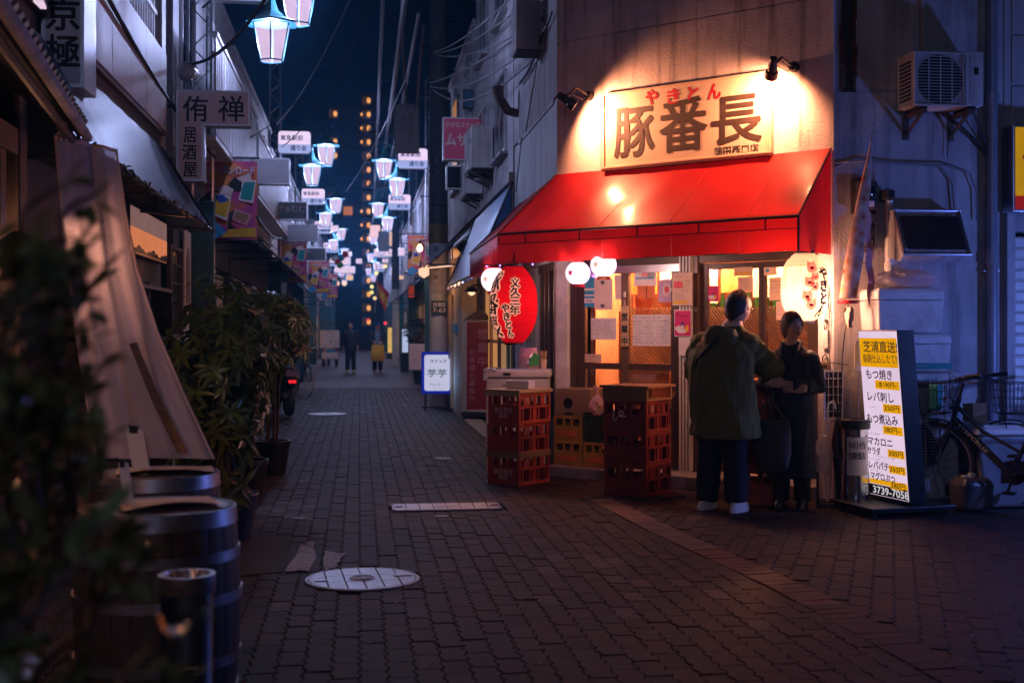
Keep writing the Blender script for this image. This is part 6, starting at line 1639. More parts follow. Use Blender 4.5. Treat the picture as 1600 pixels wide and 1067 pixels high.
for k,(y,pw)in enumerate(((2.1,14),(4.6,6),(6.2,17))):
 m=MB();m.lathe([(0,-.045),(.028,-.03),(.032,0),(.016,.04)],14,(-1.62-O.x,y-O.y,1.75));m.build('bulb',glow('eave_bulb',(1,.45,.16),3),bar)
 m=MB();m.tube([(-1.62-O.x,y-O.y,1.85),(-1.62-O.x,y-O.y,2.4)],.005);m.build('cord',M['cable'],bar)
 m=MB();m.lathe([(.03,.06),(.13,-.02),(.125,-.02),(.028,.05)],20,(-1.62-O.x,y-O.y,1.79));m.build('lamp_shade',M['dark_metal'],bar)  # shade cones added above the bulbs to keep their light off the eave
 lamp('POINT',bar,(-1.62-O.x,y-O.y,1.67),pw,(1,.44,.26),.05)
cur=thing('vinyl_curtain','clear mesh-reinforced vinyl curtain drawn out from the eave to the casks','curtain',P(200,715,5.25))
o0=P(200,715,5.25)
LC=[(86,214,6.05),(97,330,5.9),(108,430,5.75),(122,540,5.6),(138,640,5.45),(150,716,5.35)]
RC=[(182,236,6.45),(196,330,6.3),(214,420,6.15),(246,520,5.95),(288,620,5.7),(333,716,5.5)]
def crv(c_,v):
 f=v*(len(c_)-1);i=min(int(f),len(c_)-2);u=f-i
 a_,b_=c_[i],c_[i+1];return P(a_[0]+(b_[0]-a_[0])*u,a_[1]+(b_[1]-a_[1])*u,a_[2]+(b_[2]-a_[2])*u)
def curt(u,v):
 p_=crv(LC,v).lerp(crv(RC,v),u)-o0
 w_=.018*math.sin(u*19+2.5*v)*(1-.3*v)+.003*math.sin(u*41+5*v+1)+.014*math.sin(u*9+v*6)
 return p_+Vector((.25*w_,-w_,0))
m=MB();m.grid(curt,150,60);m.build('sheet',vinyl('mesh_vinyl',(.9,.8,.84),.58,(70,190),.3),cur,smooth=True)
m=MB();m.tube([curt(1,v/30)for v in range(31)],.006,6);m.tube([curt(0,v/30)for v in range(31)],.006,6);m.tube([curt(u/40,0)for u in range(41)],.012,6);m.build('hem',M['paper_pink'],cur)
m=MB();m.grid(lambda u,v:curt(.62+.1*u+.1*v,.62+.36*v)+Vector((0,-.04,0)),3,20);m.build('strap',M['wood'],cur)
def cask(label,c,r,h,hoopn=6):
 t=thing('cask_table',label,'cask',(c.x,c.y,0),random.uniform(0,1),'whisky casks used as tables')
 def rad(z):u=(z/h-.55)/.55;return r*(1.10-.12*u*u)
 n=26;sm_=MB();zs=[h*i/10 for i in range(11)];dw=PI/n*.965
 rings=[]
 for z in zs:
  R_=rad(z);rings.append([Vector((q*math.cos(a_),q*math.sin(a_),z))for q,a_ in((R_,-dw),(R_+.002,-dw*.5),(R_+.003,0),(R_+.002,dw*.5),(R_,dw),(R_-.02,dw),(R_-.02,-dw))])
 sm_.loft(rings);me=sm_.mesh('stave',M['dark_wood'])
 for k in range(n):
  o=bpy.data.objects.new('stave',me);C.objects.link(o);o.parent=t;o.rotation_euler=(0,0,2*PI*k/n)
 hp=mat('worn_hoop',(.36,.33,.33),.38,metal=.75,var=.3,scale=9,dirt=(.1,.06,.04))
 for z0,w_ in((h-.055,.055),(h*.77,.035),(h*.58,.035),(h*.3,.035),(.1,.04),(.0,.05)):
  m=MB();m.lathe([(rad(z0)+.004,z0),(rad(z0)+.008,z0),(rad(z0+w_)+.008,z0+w_),(rad(z0+w_)+.004,z0+w_)],48);m.build('hoop',hp,t,smooth=True)
 m=MB();m.lathe([(rad(h)-.022,h-.03),(rad(h)-.022,h-.012),(0,h-.012)],40);m.build('cask_head',M['wood'],t)
 return t
k1=P(247,805,4.35);k2=P(242,748,5.3)
cask('nearer whisky cask table with a broad metal hoop and an open menu',k1,.255,.76)
cask('farther whisky cask table touching the foot of the vinyl curtain',k2,.255,.77)
def menu_card(label,c,z,rz,w,d):
 t=thing('menu_card',label,'menu',(c.x,c.y,z),rz)
 m=MB();m.grid(lambda u,v:Vector(((u-.5)*w,(v-.5)*d,.004+.02*math.sin(u*3.1)*(1-v))),8,4);m.build('sheet',M['paper_warm'],t,smooth=True)
 m=MB();scribble(m,0,0,0,w*.8,d*.8,8,int(w*999),.002);m.v=[(x,zz,.026-.02*0+.0)for x,y,zz in m.v]
 return t
menu_card('white menu sheet lying on the nearer cask',P(262,800,4.35),.765,R(20),.34,.26)
menu_card('wide menu sheet lying on the farther cask',P(258,740,5.3),.775,R(8),.40,.26)
def menu_holder(label,base,lean,h,w):
 t=thing('menu_holder',label,'menu holder',base,R(-15))
 m=MB();m._add([(-w/2,0,0),(w/2,0,0),(w/2+lean,.03,h),(-w/2+lean,.03,h),(-w/2,.006,0),(w/2,.006,0),(w/2+lean,.036,h),(-w/2+lean,.036,h)],[(0,1,2,3),(7,6,5,4),(0,4,5,1),(1,5,6,2),(2,6,7,3),(3,7,4,0)]);m.build('card',M['paper'],t)
 m=MB();m.box((lean,.03,h),(w*.45,.02,.03));m.tube([(lean,.02,h),(lean-.01,.0,h+.02)],.004);m.build('clip',M['ink'],t)
 m=MB();m.box((0,0,.006),(w*1.1,.07,.012));m.build('foot',M['pale_wood'],t)
 return t
b_=P(203,795,4.3);menu_holder('narrow white menu slip standing on the nearer cask',Vector((b_.x,b_.y,.752)),-.04,.16,.035)
b_=P(222,735,5.25);menu_holder('clipped menu card standing on the farther cask',Vector((b_.x,b_.y,.764)),-.05,.19,.075)
c=P(292,905,3.75)
t=thing('smoking_stand','tall polished steel ashtray cylinder in front of the nearer cask','ashtray',(c.x,c.y,0),R(10))
zt=.64
m=MB();m.lathe([(.085,0),(.085,.02),(.078,.03),(.078,zt-.05)],36);m.build('body',M['steel'],t,smooth=True)
m=MB();m.lathe([(.083,zt-.055),(.086,zt-.05),(.086,zt),(.07,zt),(.06,zt-.03),(0,zt-.035)],36);m.build('rim',M['alu'],t,smooth=True)
m=MB();a_=R(-105)
for(x0,z0,x1,z1)in((-.025,.35,.025,.356),(-.025,.372,.025,.378),(-.028,.35,-.023,.378),(.023,.35,.028,.378)):m.bb((x0,-.0815,z0),(x1,-.079,z1))
m.build('label_frame',M['paper'],t)
m=MB();
for k in range(9):a_=k*.7;m.tube([(.04*math.cos(a_),.04*math.sin(a_),zt-.03),(.05*math.cos(a_+.4),.05*math.sin(a_+.4),zt+.005)],.004,5)
m.build('cigarette_ends',M['paper'],t)
wb=thing('white_building','white clad two-storey building with a railed balcony over a blue awning','building',(LX,8,0))
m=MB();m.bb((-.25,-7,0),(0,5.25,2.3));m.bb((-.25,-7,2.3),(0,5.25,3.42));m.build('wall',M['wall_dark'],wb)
yb=[-6.0,-3,-1.2,.6,2.4,4.0,5.25]
for a_,b2 in zip(yb,yb[1:]):
 m=MB();m.bb((-.1,a_+.004,3.44),(.06,b2-.004,4.24));m.build('cladding_panel',M['white_panel'],wb,bevel=.004)
m=MB();m.bb((-.1,-6,3.395),(.05,5.25,3.43));m.build('drip_edge',mat('rusty_edge',(.12,.07,.05),.8,var=.5,scale=12),wb)
m=MB();m.bb((-.2,-6,3.0),(-.02,5.25,3.394));m.build('wall',M['wall_cream'],wb)
m=MB();m.bb((-2.2,-7,4.2),(-1.4,5.25,7.5));m.bb((-1.45,-7,3.4),(-.1,5.25,3.44));m.build('wall',M['white_panel'],wb)
m=MB();y=-5.9
while y<5.2:
 m.bb((-.06,y,4.24),(-.03,y+.03,5.1));y+=.14
m.build('balusters',M['white_paint'],wb)
m=MB()
for y in(-4,-2.2,-.4,1.4,3.2,5.18):m.bb((-.08,y,4.24),(-.02,y+.06,5.2))
m.bb((-.085,-6,5.1),(-.01,5.25,5.17));m.bb((-.085,-6,4.62),(-.02,5.25,4.67));m.build('railing',M['white_paint'],wb)
for y in(-3.5,-1.0,1.6,3.8):
 m=MB();m.bb((-1.41,y,4.3),(-1.37,y+1.0,5.9));w_=m.build('window',M['dark_glass'],wb)
 m=MB();frame_y=[((-1.42,y-.05,4.25),(-1.35,y,5.95)),((-1.42,y+1.0,4.25),(-1.35,y+1.05,5.95)),((-1.42,y-.05,5.95),(-1.35,y+1.05,6.0))]
 for a_,b2 in frame_y:m.bb(a_,b2)
 m.build('frame',M['alu'],w_)
m=MB();m.bb((-.2,5.2,3.0),(.02,5.45,5.0));m.build('corner_panel',M['white_panel'],wb)
c=P(293,113,13.6)
t=thing('alarm_horn','caged round alarm lamp on the end of the white balcony','alarm lamp',c,R(-25))
m=MB();m.lathe([(.05,.16),(.07,.12),(.075,.04),(.1,.0),(.1,-.04),(.07,-.09),(0,-.1)],24,(0,0,0),'Y');m.v=[(x,y,z)for x,y,z in m.v];m.build('case',M['white_paint'],t,smooth=True)
m=MB()
for k in range(3):a_=k*PI/3;m.tube([(.11*math.cos(a_),0,.11*math.sin(a_)),(.06*math.cos(a_),-.12,.06*math.sin(a_)),(-.06*math.cos(a_),-.12,-.06*math.sin(a_)),(-.11*math.cos(a_),0,-.11*math.sin(a_))],.006,5)
m.torus((0,-.1,0),.05,.006,'Y',18,5);m.torus((0,-.03,0),.105,.008,'Y',24,5);m.build('cage',M['alu'],t)
m=MB();m.tube([(0,.16,0),(-.1,.2,.02),(-.2,.2,.05)],.02,8);m.tube([(-.05,.1,-.06),(-.09,.1,-.3),(-.06,.1,-.5)],.006,6);m.build('bracket',M['dark_metal'],t)
bl=mat('blue_awning_sheet',(.03,.095,.20),.42,var=.25,scale=3,streak=.35,dirt=(.12,.14,.2),coat=.2)
aw=thing('blue_awning','long blue-grey sheet awning with a bare wire edge on the white building','awning',(LX,10,0))
A0,A1,B0,B1=Vector((LX+.03,6.9,3.26)),Vector((LX+.03,13.05,3.26)),Vector((-1.5,6.9,2.40)),Vector((-1.5,13.05,2.41))
o0=Vector((LX,10,0))
m=MB();m.grid(lambda u,v:A0.lerp(A1,u).lerp(B0.lerp(B1,u),v)-o0+Vector((0,0,-.03*math.sin(PI*v)+.004*math.sin(u*60))),60,6);m.build('sheet',bl,aw,smooth=True)
m=MB();m._add([A1-o0,B1-o0,Vector((LX,13.05,2.41))-o0],[(0,1,2)]);m.build('end_panel',bl,aw)
m=MB();m.tube([A1-o0,B1-o0],.016,6);m.tube([B0-o0,B1-o0],.016,6)
for y in(8,9.7,11.4,13.0):m.tube([Vector((-1.5,y,2.40))-o0,Vector((LX,y,2.45))-o0],.012,6)
m.build('frame',M['dark_metal'],aw)
m=MB();rr=random.Random(8);prev=None;pts=[]
y=6.9
while y<13.05:
 pts.append(Vector((-1.49+rr.uniform(-.02,.02),y,2.40+rr.uniform(-.03,.03)))-o0);y+=.06
m.tube(pts,.009,5)
for p_ in pts[::2]:m.tube([p_,p_+Vector((rr.uniform(-.05,.05),rr.uniform(-.05,.05),rr.uniform(-.07,.05)))],.005,4)
m.build('fairy_light_string',M['cable'],aw)
def box_sign(name,label,x0,y0,x1,y1,d,depth,face,case=None,cat='sign',group=None,bracket=None,rim=.02,texts=(),rz=0.0):
 """A light-box facing the viewer's end of the lane; (x0..y1) its face as seen at distance d."""
 a=P(x0,y0,d);b=P(x1,y1,d);w=(P(x1,y0,d)-P(x0,y0,d)).length;h=a.z-b.z
 c=(a+b)/2
 t=thing(name,label,cat,c,rz,group)
 m=MB();m.bb((-w/2,.002,-h/2),(w/2,depth,h/2));m.build('case',case or M['alu'],t,bevel=.006)
 m=MB();frame(m,-w/2,w/2,-h/2,h/2,rim,-.012,.0015);m.build('rim',case or M['alu'],t)
 m=MB();m.bb((-w/2+rim,-.006,-h/2+rim),(w/2-rim,.001,h/2-rim));m.build('face',face,t)
 for tx,x,z,tw,th,mt,wt,vert in texts:
  m=MB()
  if vert:
   n=len(tx)
   for i,ch in enumerate(tx):put_text(m,ch,x*w,-.008,(z*h)+(n/2-.5-i)*th*h/n,.1,wt,fit=(tw*w,th*h/n*.82))
  else:put_text(m,tx,x*w,-.008,z*h,.1,wt,fit=(tw*w,th*h))
  m.build('lettering',mt,t)
 if bracket is not None:
  m=MB();dx=bracket-c.x
  for z in(-h*.3,h*.3):m.tube([((w/2 if dx>0 else-w/2)*.98,depth/2,z),(dx,depth/2,z)],.015,6)
  m.build('bracket',M['dark_metal'],t)
 return t
milky=mat('milky_acrylic',(.75,.7,.71),.35,var=.06,scale=2,dirt=(.3,.27,.27),dirtamt=.3)
t=box_sign('upright_sign','tall unlit box sign with two black brushed characters above the tiled eave',66,-190,131,137,8.0,.36,milky,bracket=LX,rim=.025,texts=(('京',0,-.150,.76,.155,M['ink'],.005,False),('極',0,-.328,.77,.155,M['ink'],.005,False)))
def ell_sign():
 d=13.3;c=P(335,212,d)
 t=thing('ell_shaped_sign','grey L-shaped box sign with black characters hanging over the awning end','sign',c,0)
 def q(x,y):p_=P(x,y,d)-c;return p_.x*c7-p_.y*s7 if False else(x-335)/FP*d,p_.z
 pts=[q(x,y)for x,y in((276,141),(390,141),(390,197),(319,197),(319,284),(276,284))]
 m=MB();m.prism(pts,.004,.2,'Y');m.build('case',M['alu'],t,bevel=.006)
 ins=[q(x,y)for x,y in((279,144),(387,144),(387,194),(316,194),(316,281),(279,281))]
 m=MB();m.prism(ins,-.004,.0035,'Y');m.build('face',milky,t)
 m=MB()
 for ch,x,y,w_,h_ in(('侑',306,171,.26,.27),('禅',361,170,.27,.27),('居',298,212,.13,.16),('酒',297,239,.14,.16),('屋',298,266,.14,.155)):
  a,b=q(x,y);put_text(m,ch,a,-.006,b,.2,.0035,fit=(w_,h_))
 m.build('lettering',M['ink'],t)
 m=MB()
 for y in(165,265):a,b=q(276,y);m.tube([(a,.1,b),(LX-c.x,.1,b)],.02,6)
 m.build('bracket',M['dark_metal'],t)
ell_sign()
a=lw(203,328,.04);b=lw(260,415,.04);a=Vector((a.x,a.y,0));
y0,y1,z0,z1=lw(203,328,.1).y,lw(260,357,.1).y,2.05,2.47
t=thing('light_box','frosted light box, its lower half glowing orange, under the blue awning','light box',(LX+.1,(y0+y1)/2,z0),ROTL)
L_=y1-y0
m=MB();m.bb((-L_/2,0,0),(L_/2,.09,z1-z0));m.build('case',M['dark_wood'],t,bevel=.004)
m=MB();m.bb((-L_/2+.02,-.006,.23),(L_/2-.02,-.001,z1-z0-.015));m.build('upper_pane',glow('dusky_pane',(.42,.22,.2),.5),t)
m=MB();m.bb((-L_/2+.02,-.008,.015),(L_/2-.02,-.001,.229));m.build('lower_pane',glow('orange_pane',(1.0,.3,.12),.62),t)
m=MB();rr=random.Random(4);n=40
for k in range(n):
 x=-L_/2+.03+k*(L_-.06)/n;hh=.02+.045*abs(math.sin(k*.21))*rr.uniform(.5,1.2);m.bb((x,-.011,.016),(x+(L_-.06)/n,-.0085,.016+hh))
m.build('hill_print',mat('dark_print',(.05,.03,.03),.7),t)
lamp('POINT',t,(0,-.25,.08),2.5,(1,.35,.14),.1)
t=thing('shoji_window','small dark lattice window past the orange light box','window',(LX+.03,14.0,1.3),ROTL)
m=MB();frame(m,-.45,.45,0,1.0,.04,-.03,.02)
for k in range(1,5):m.bb((-.41,-.02,k*.2-.008),(.41,0,k*.2+.008))
for k in range(-2,3):m.bb((k*.16-.008,-.024,.04),(k*.16+.008,-.021,.96))
m.build('lattice',M['dark_wood'],t)
m=MB();m.bb((-.41,.0,.04),(.41,.01,.96));m.build('pane',M['dark_glass'],t)
t=thing('wall_poster','tall faded poster of a round arch beside the lattice window','poster',(LX+.04,15.0,1.6),ROTL)
m=MB();m.bb((-.28,0,0),(.28,.015,.95));m.build('board',M['paper_warm'],t)
m=MB();m.prism([(-.15,.1)]+[(.15*math.cos(a_),.5+.25*math.sin(a_))for a_ in[PI-PI*k/12 for k in range(13)]]+[(.15,.1)],-.004,-.001,'Y');m.build('arch_print',M['wood'],t)
t=thing('shelf_rack','dark open shelf rack with small white goods under the light box','shelf',(LX+.25,9.8,0),ROTL)
m=MB()
for z in(.5,.9,1.3,1.7):m.bb((-1.2,-.2,z),(1.2,.15,z+.03))
for x in(-1.2,0,1.17):m.bb((x,-.2,0),(x+.03,.15,1.75))
m.build('shelf',M['dark_wood'],t)
rr=random.Random(6)
for k in range(10):
 m=MB();h_=rr.uniform(.08,.25);z=rr.choice((.53,.93,1.33));x=-1.1+k*.23;m.bb((x,-.15,z),(x+rr.uniform(.05,.12),-.02,z+h_));m.build('jar',rr.choice((M['paper'],M['paper_warm'],M['wood'])),t,bevel=.01)
 # --- plants
def leaf_mat(name,col,rough=.35):
 if name in MATS:return MATS[name]
 m,nt,b=nodes_of(name);L=nt.links.new
 oi=nt.nodes.new('ShaderNodeNewGeometry');mx=nt.nodes.new('ShaderNodeMix');mx.data_type='RGBA'
 mx.inputs[6].default_value=(*[c_*.5 for c_ in col],1);mx.inputs[7].default_value=(*[min(1,c_*1.6)for c_ in col],1)
 L(oi.outputs['Random Per Island'],mx.inputs[0]);L(mx.outputs[2],b.inputs['Base Color']);b.inputs['Roughness'].default_value=rough
 tl=nt.nodes.new('ShaderNodeBsdfTranslucent');L(mx.outputs[2],tl.inputs[0]);ms=nt.nodes.new('ShaderNodeMixShader');ms.inputs[0].default_value=.25
 L(b.outputs[0],ms.inputs[1]);L(tl.outputs[0],ms.inputs[2]);L(ms.outputs[0],nt.nodes['Material Output'].inputs[0])
 MATS[name]=m;return m
def leaf(mb,p,d,up,l,w,bend_=.25):
 d=Vector(d).normalized();s_=d.cross(Vector(up));s_=s_.normalized()if s_.length>1e-4 else d.orthogonal().normalized();n=s_.cross(d)
 q=lambda t_,o,z:p+d*l*t_+s_*w*o+n*(-bend_*l*t_*t_+z)
 mb._add([q(0,0,0),q(.3,-.45,.08*w),q(.3,.45,.08*w),q(.3,0,-.05*w),q(.65,-.42,.06*w),q(.65,.42,.06*w),q(.65,0,-.05*w),q(1,0,0)],[(0,3,1),(0,2,3),(1,3,6,4),(3,2,5,6),(4,6,7),(6,5,7)])
def rv(rr):
 while True:
  v=Vector((rr.uniform(-1,1),rr.uniform(-1,1),rr.uniform(-1,1)))
  if .05<v.length<1:return v
t=thing('potted_shrub','leafy dark evergreen shrub close by, blurred, in front of the casks','shrub',(-1.02,1.55,0))
rr=random.Random(11);fo=MB();tw=MB();o0=Vector((-1.02,1.55,0))
def shrub_branch(p0,p1,nl,l,w):
 a_,b_=p0,p1;pts=[a_.lerp(b_,k/5)+rv(rr)*.02 for k in range(6)];tw.tube(pts,[.006,.005,.004,.004,.003,.002],5,False)
 for k in range(nl):
  u=rr.uniform(.15,1);p=a_.lerp(b_,u)+rv(rr)*.015;d=(rv(rr)+(b_-a_).normalized()*.5+Vector((0,0,.2))).normalized()
  leaf(fo,p,d,Vector((0,0,1))+rv(rr)*.6,l*rr.uniform(.7,1.25),w*rr.uniform(.8,1.2))
for k in range(150):
 py_=rr.uniform(330,1150)
 if k<85:px_=rr.uniform(-190,45 if py_>480 else-20)
 else:px_=rr.uniform(0,330 if py_>830 else 215 if py_>560 else 130);py_=max(py_,400)
 d_=rr.uniform(1.25,1.9)
 p1=P(px_,py_,d_)-o0;p0=p1+Vector((rr.uniform(-.14,-.02),rr.uniform(-.06,.06),rr.uniform(-.16,-.05)))
 shrub_branch(p0,p1,rr.randint(8,12)if k<85 else rr.randint(3,6),.056,.026)
for(x,y)in((150,350),(152,365),(140,480),(160,512),(132,420),(185,395),(115,600),(165,560),(150,640),(180,680),(95,300),(165,290),(110,380)):
 d_=rr.uniform(1.5,1.9);p1=P(x,y,d_)-o0;shrub_branch(P(x-90,y+90,d_)-o0,p1,4,.05,.022)
for k in range(7):a_=k*.9;tw.tube([Vector((.05*math.cos(a_),.05*math.sin(a_),.35)),Vector((.12*math.cos(a_),.15*math.sin(a_),.8)),Vector((-.05+.2*math.cos(a_),.22*math.sin(a_),1.35))],[.014,.01,.005],6)
o=fo.build('foliage',leaf_mat('evergreen_leaf',(.16,.21,.08),.18),t);o['kind']='stuff'
tw.build('branches',M['dark_wood'],t)
m=MB();m.lathe([(.15,0),(.2,.36),(.215,.36),(.215,.4),(.19,.4),(.18,.33),(0,.33)],28);m.build('pot',mat('dark_pot',(.05,.04,.04),.6),t,smooth=True)
def palmate(label,base,H_,wr,n,l,seed,lean=(0,0),pot=True,zmin=.3,col=(.10,.15,.03)):
 """Shrub of whorled, pointed leaves, each whorl a fan on a thin stalk."""
 t=thing('leafy_plant',label,'plant',(base.x,base.y,0),0,'big-leaved plants along the left shopfronts');rr=random.Random(seed);fo=MB();tw=MB()
 for k in range(n):
  while True:
   v=rv(rr)
   if rr.random()<.35+.65*v.length:break
  p=Vector((v.x*wr+lean[0]*(v.z+1)/2,v.y*wr*.8+lean[1]*(v.z+1)/2,zmin+(H_-zmin)*(v.z+1)/2))
  out=Vector((v.x,v.y,.35+v.z*.5)).normalized()
  tw.tube([Vector((p.x*.25,p.y*.25,max(.2,p.z-.35))),p-out*.12,p],[.007,.004,.003],5,False)
  m_=rr.randint(6,9);e1=out.orthogonal().normalized();e2=out.cross(e1)
  for q in range(m_):
   a_=2*PI*q/m_+rr.uniform(-.2,.2);d=(e1*math.cos(a_)+e2*math.sin(a_))+out*rr.uniform(.1,.55)+Vector((0,0,-.25))
   leaf(fo,p,d,out,l*rr.uniform(.7,1.2),l*.3,.3)
 for k in range(5):a_=k*1.3;tw.tube([Vector((.03*math.cos(a_),.03*math.sin(a_),.0)),Vector((.08*math.cos(a_),.08*math.sin(a_),zmin+.1)),Vector((.2*wr*math.cos(a_)+lean[0]*.5,.2*wr*math.sin(a_),H_*.75))],[.016,.012,.006],6)
 o=fo.build('foliage',leaf_mat('palmate_leaf_%d'%int(col[0]*1000),col),t);o['kind']='stuff';tw.build('stems',M['dark_wood'],t)
 if pot:
  m=MB();m.lathe([(.13,0),(.17,.28),(.185,.28),(.185,.32),(.165,.32),(.16,.26),(0,.26)],28);m.build('pot',M['black_plastic'],t,smooth=True)
 return t
palmate('tall olive-leaved plant rising behind the farther cask and curtain',P(330,700,8.3),1.78,.40,150,.125,21,(.05,0))
palmate('bushy olive-leaved plant spreading over the parked pink bicycle',P(385,640,10.2),1.72,.50,150,.13,22,(.1,0),True,1.0)
palmate('dark leafy plant at the shopfront behind the pink bicycle',P(425,600,12.0),1.65,.34,90,.13,23,(0,0),True,1.0,(.07,.085,.03))
palmate('low fresh sprig of leaves at the foot of the tall olive-leaved plant',P(352,745,7.9),.85,.2,14,.15,24,(0,0),False,.25,(.11,.12,.025))
c=P(370,770,8.2);
t=thing('flower_pot','empty ribbed dark flower pot beside the farther cask','flower pot',(c.x,c.y,0));
m=MB();m.lathe([(.1,0),(.13,.26),(.145,.26),(.145,.3),(.125,.3),(.115,.2),(0,.2)],28);m.build('pot',M['wall_dark'],t,smooth=True)
m=MB();m.torus((0,0,.3),.14,.008,'Z',28,6);m.build('rim',M['wood'],t)
c=P(376,660,14.0);c.z=0
t=thing('grey_bucket','grey lidded plastic bucket standing at the kerb near the pink bicycle','bucket',c);
m=MB();m.lathe([(.12,0),(.17,.42),(.18,.42),(.18,.46),(0,.46)],28);m.build('bucket',mat('grey_blue_plastic',(.2,.2,.26),.5),t,smooth=True)
m=MB();m.torus((0,0,.43),.185,.01,'Z',28,6);m.tube([(-.18,0,.43),(-.2,-.08,.3),(0,-.19,.26),(.2,-.08,.3),(.18,0,.43)],.006,6);m.build('handle',M['paper'],t)
# --- parked on the left
c=P(405,632,15.2);c.z=0
bicycle('dusky pink bicycle with a white plastic basket parked among the plants',c+Vector((-.25,.3,0)),R(-62),mat('dusky_pink',(.22,.07,.10),.4),.32,'slat',None,.06,'bicycles parked by the shops')
c=P(492,612,27);c.z=0
bicycle('blue bicycle with pale tyres parked beyond the scooter',c+Vector((-.3,.3,0)),R(-70),mat('teal_blue',(.02,.12,.2),.4),.33,'wire',None,.05,'bicycles parked by the shops',tyre=M['paper'])
def scooter(label,loc,rz):
 t=thing('scooter',label,'scooter',loc,rz);bp_=M['black_plastic']
 for x,nm in((-.6,'rear_wheel'),(.6,'front_wheel')):
  m=MB();m.torus((x,0,.25),.18,.065,'Y',28,10);w_=m.build(nm,M['rubber'],t,smooth=True)
  m=MB();m.lathe([(.13,-.04),(.13,.04)],20,(x,0,.25),'Y');m.build('rim',M['alu'],w_)
 m=MB();ringsp=((-.88,.62,.07,.05),(-.75,.62,.15,.12),(-.5,.58,.19,.16),(-.2,.52,.17,.14),(0,.4,.14,.09))
 m.loft([[Vector((x,w_*math.cos(a_),z+h_*math.sin(a_)))for a_ in[2*PI*k/16 for k in range(16)]]for x,z,w_,h_ in ringsp]);m.bb((-.05,-.15,.26),(.4,.15,.33));m.build('body',bp_,t,smooth=True)
 m=MB();m.loft([[Vector((x,.19*s_*1,z))for s_ in(-1,-.6,0,.6,1)]+[Vector((x+.06,.17*s_,z-.02))for s_ in(1,.6,0,-.6,-1)]for x,z in((.38,.3),(.46,.6),(.42,.9))]);m.build('leg_shield',bp_,t)
 m=MB();m.loft([[Vector((x,w_*math.cos(a_),z+h_*math.sin(a_)))for a_ in[2*PI*k/16 for k in range(16)]]for x,z,w_,h_ in((-.85,.76,.06,.02),(-.7,.78,.13,.04),(-.3,.77,.14,.045),(.0,.74,.09,.03))]);m.build('saddle',M['rubber'],t,smooth=True)
 m=MB();m.tube([(.5,0,.3),(.42,0,1.0)],.025,8);m.tube([(.38,-.33,1.04),(.43,-.1,1.0),(.43,.1,1.0),(.38,.33,1.04)],.016,8);m.build('handlebar',M['dark_metal'],t)
 m=MB()
 for sy in(-1,1):m.tube([(.42,sy*.22,1.0),(.4,sy*.32,1.2)],.007,6);m.lathe([(.055,-.006),(.055,.006)],16,(.4,sy*.34,1.24),'X')
 m.build('mirror',bp_,t)
 m=MB();m.bb((-.905,-.06,.55),(-.885,.06,.60));m.build('tail_light',glow('tail_red',(1,.02,.03),.9),t)
 m=MB();m.bb((-.93,-.1,.66),(-.915,.1,.76));m.build('number_plate',mat('mauve_plate',(.3,.14,.2),.5),t)
 m=MB();m.tube([(-.85,.1,.36),(-.4,.12,.26)],.05,10);m.build('exhaust',M['dark_metal'],t)
 return t
c=P(457,627,20);c.z=0
scooter('black scooter parked tail outwards with a small red tail lamp',c+Vector((-.2,.55,0)),R(104))
t=thing('delivery_trike','white three-wheeled delivery scooter with a tall cargo box far along the lane','delivery scooter',(G(516,573).x,G(516,573).y,0),R(4))
m=MB();m.bb((-.36,0,.72),(.36,.75,1.42));m.build('cargo_box',M['white_paint'],t,bevel=.03)
m=MB();m.bb((-.31,-.008,.78),(.31,-.001,1.36));m.build('rear_door',M['white_paint'],t,bevel=.01)
m=MB();m.bb((-.01,-.025,.95),(.03,-.009,1.05));m.build('latch',M['ink'],t)
m=MB();m.bb((-.3,.02,.3),(.3,.8,.55));m.prism([(.0,.35),(1.0,.35),(1.3,.6),(1.3,1.0),(1.1,1.05),(1.0,.55),(.0,.55)],-.2,.2,'X');m.build('body',M['white_paint'],t,bevel=.02)
m=MB()
for sx in(-.25,.25):m.lathe([(.17,-.06),(.2,-.04),(.2,.04),(.17,.06)],20,(sx,.2,.2),'X')
m.lathe([(.17,-.05),(.2,-.03),(.2,.03),(.17,.05)],20,(0,1.35,.2),'X');m.build('wheel',M['rubber'],t)
m=MB();m.bb((-.14,-.005,.56),(.14,.005,.68));m.build('number_plate',M['cyan_ink'],t)
for sx in(-.27,.27):m=MB();m.bb((sx-.04,.0,.58),(sx+.04,.02,.64));m.build('tail_light',M['red_ink'],t)
m=MB();m.tube([(-.3,1.0,1.0),(-.3,.9,1.7),(.3,.9,1.7),(.3,1.0,1.0)],.018,6);m.bb((-.33,.2,1.70),(.33,1.1,1.73));m.build('canopy',M['wall_dark'],t)
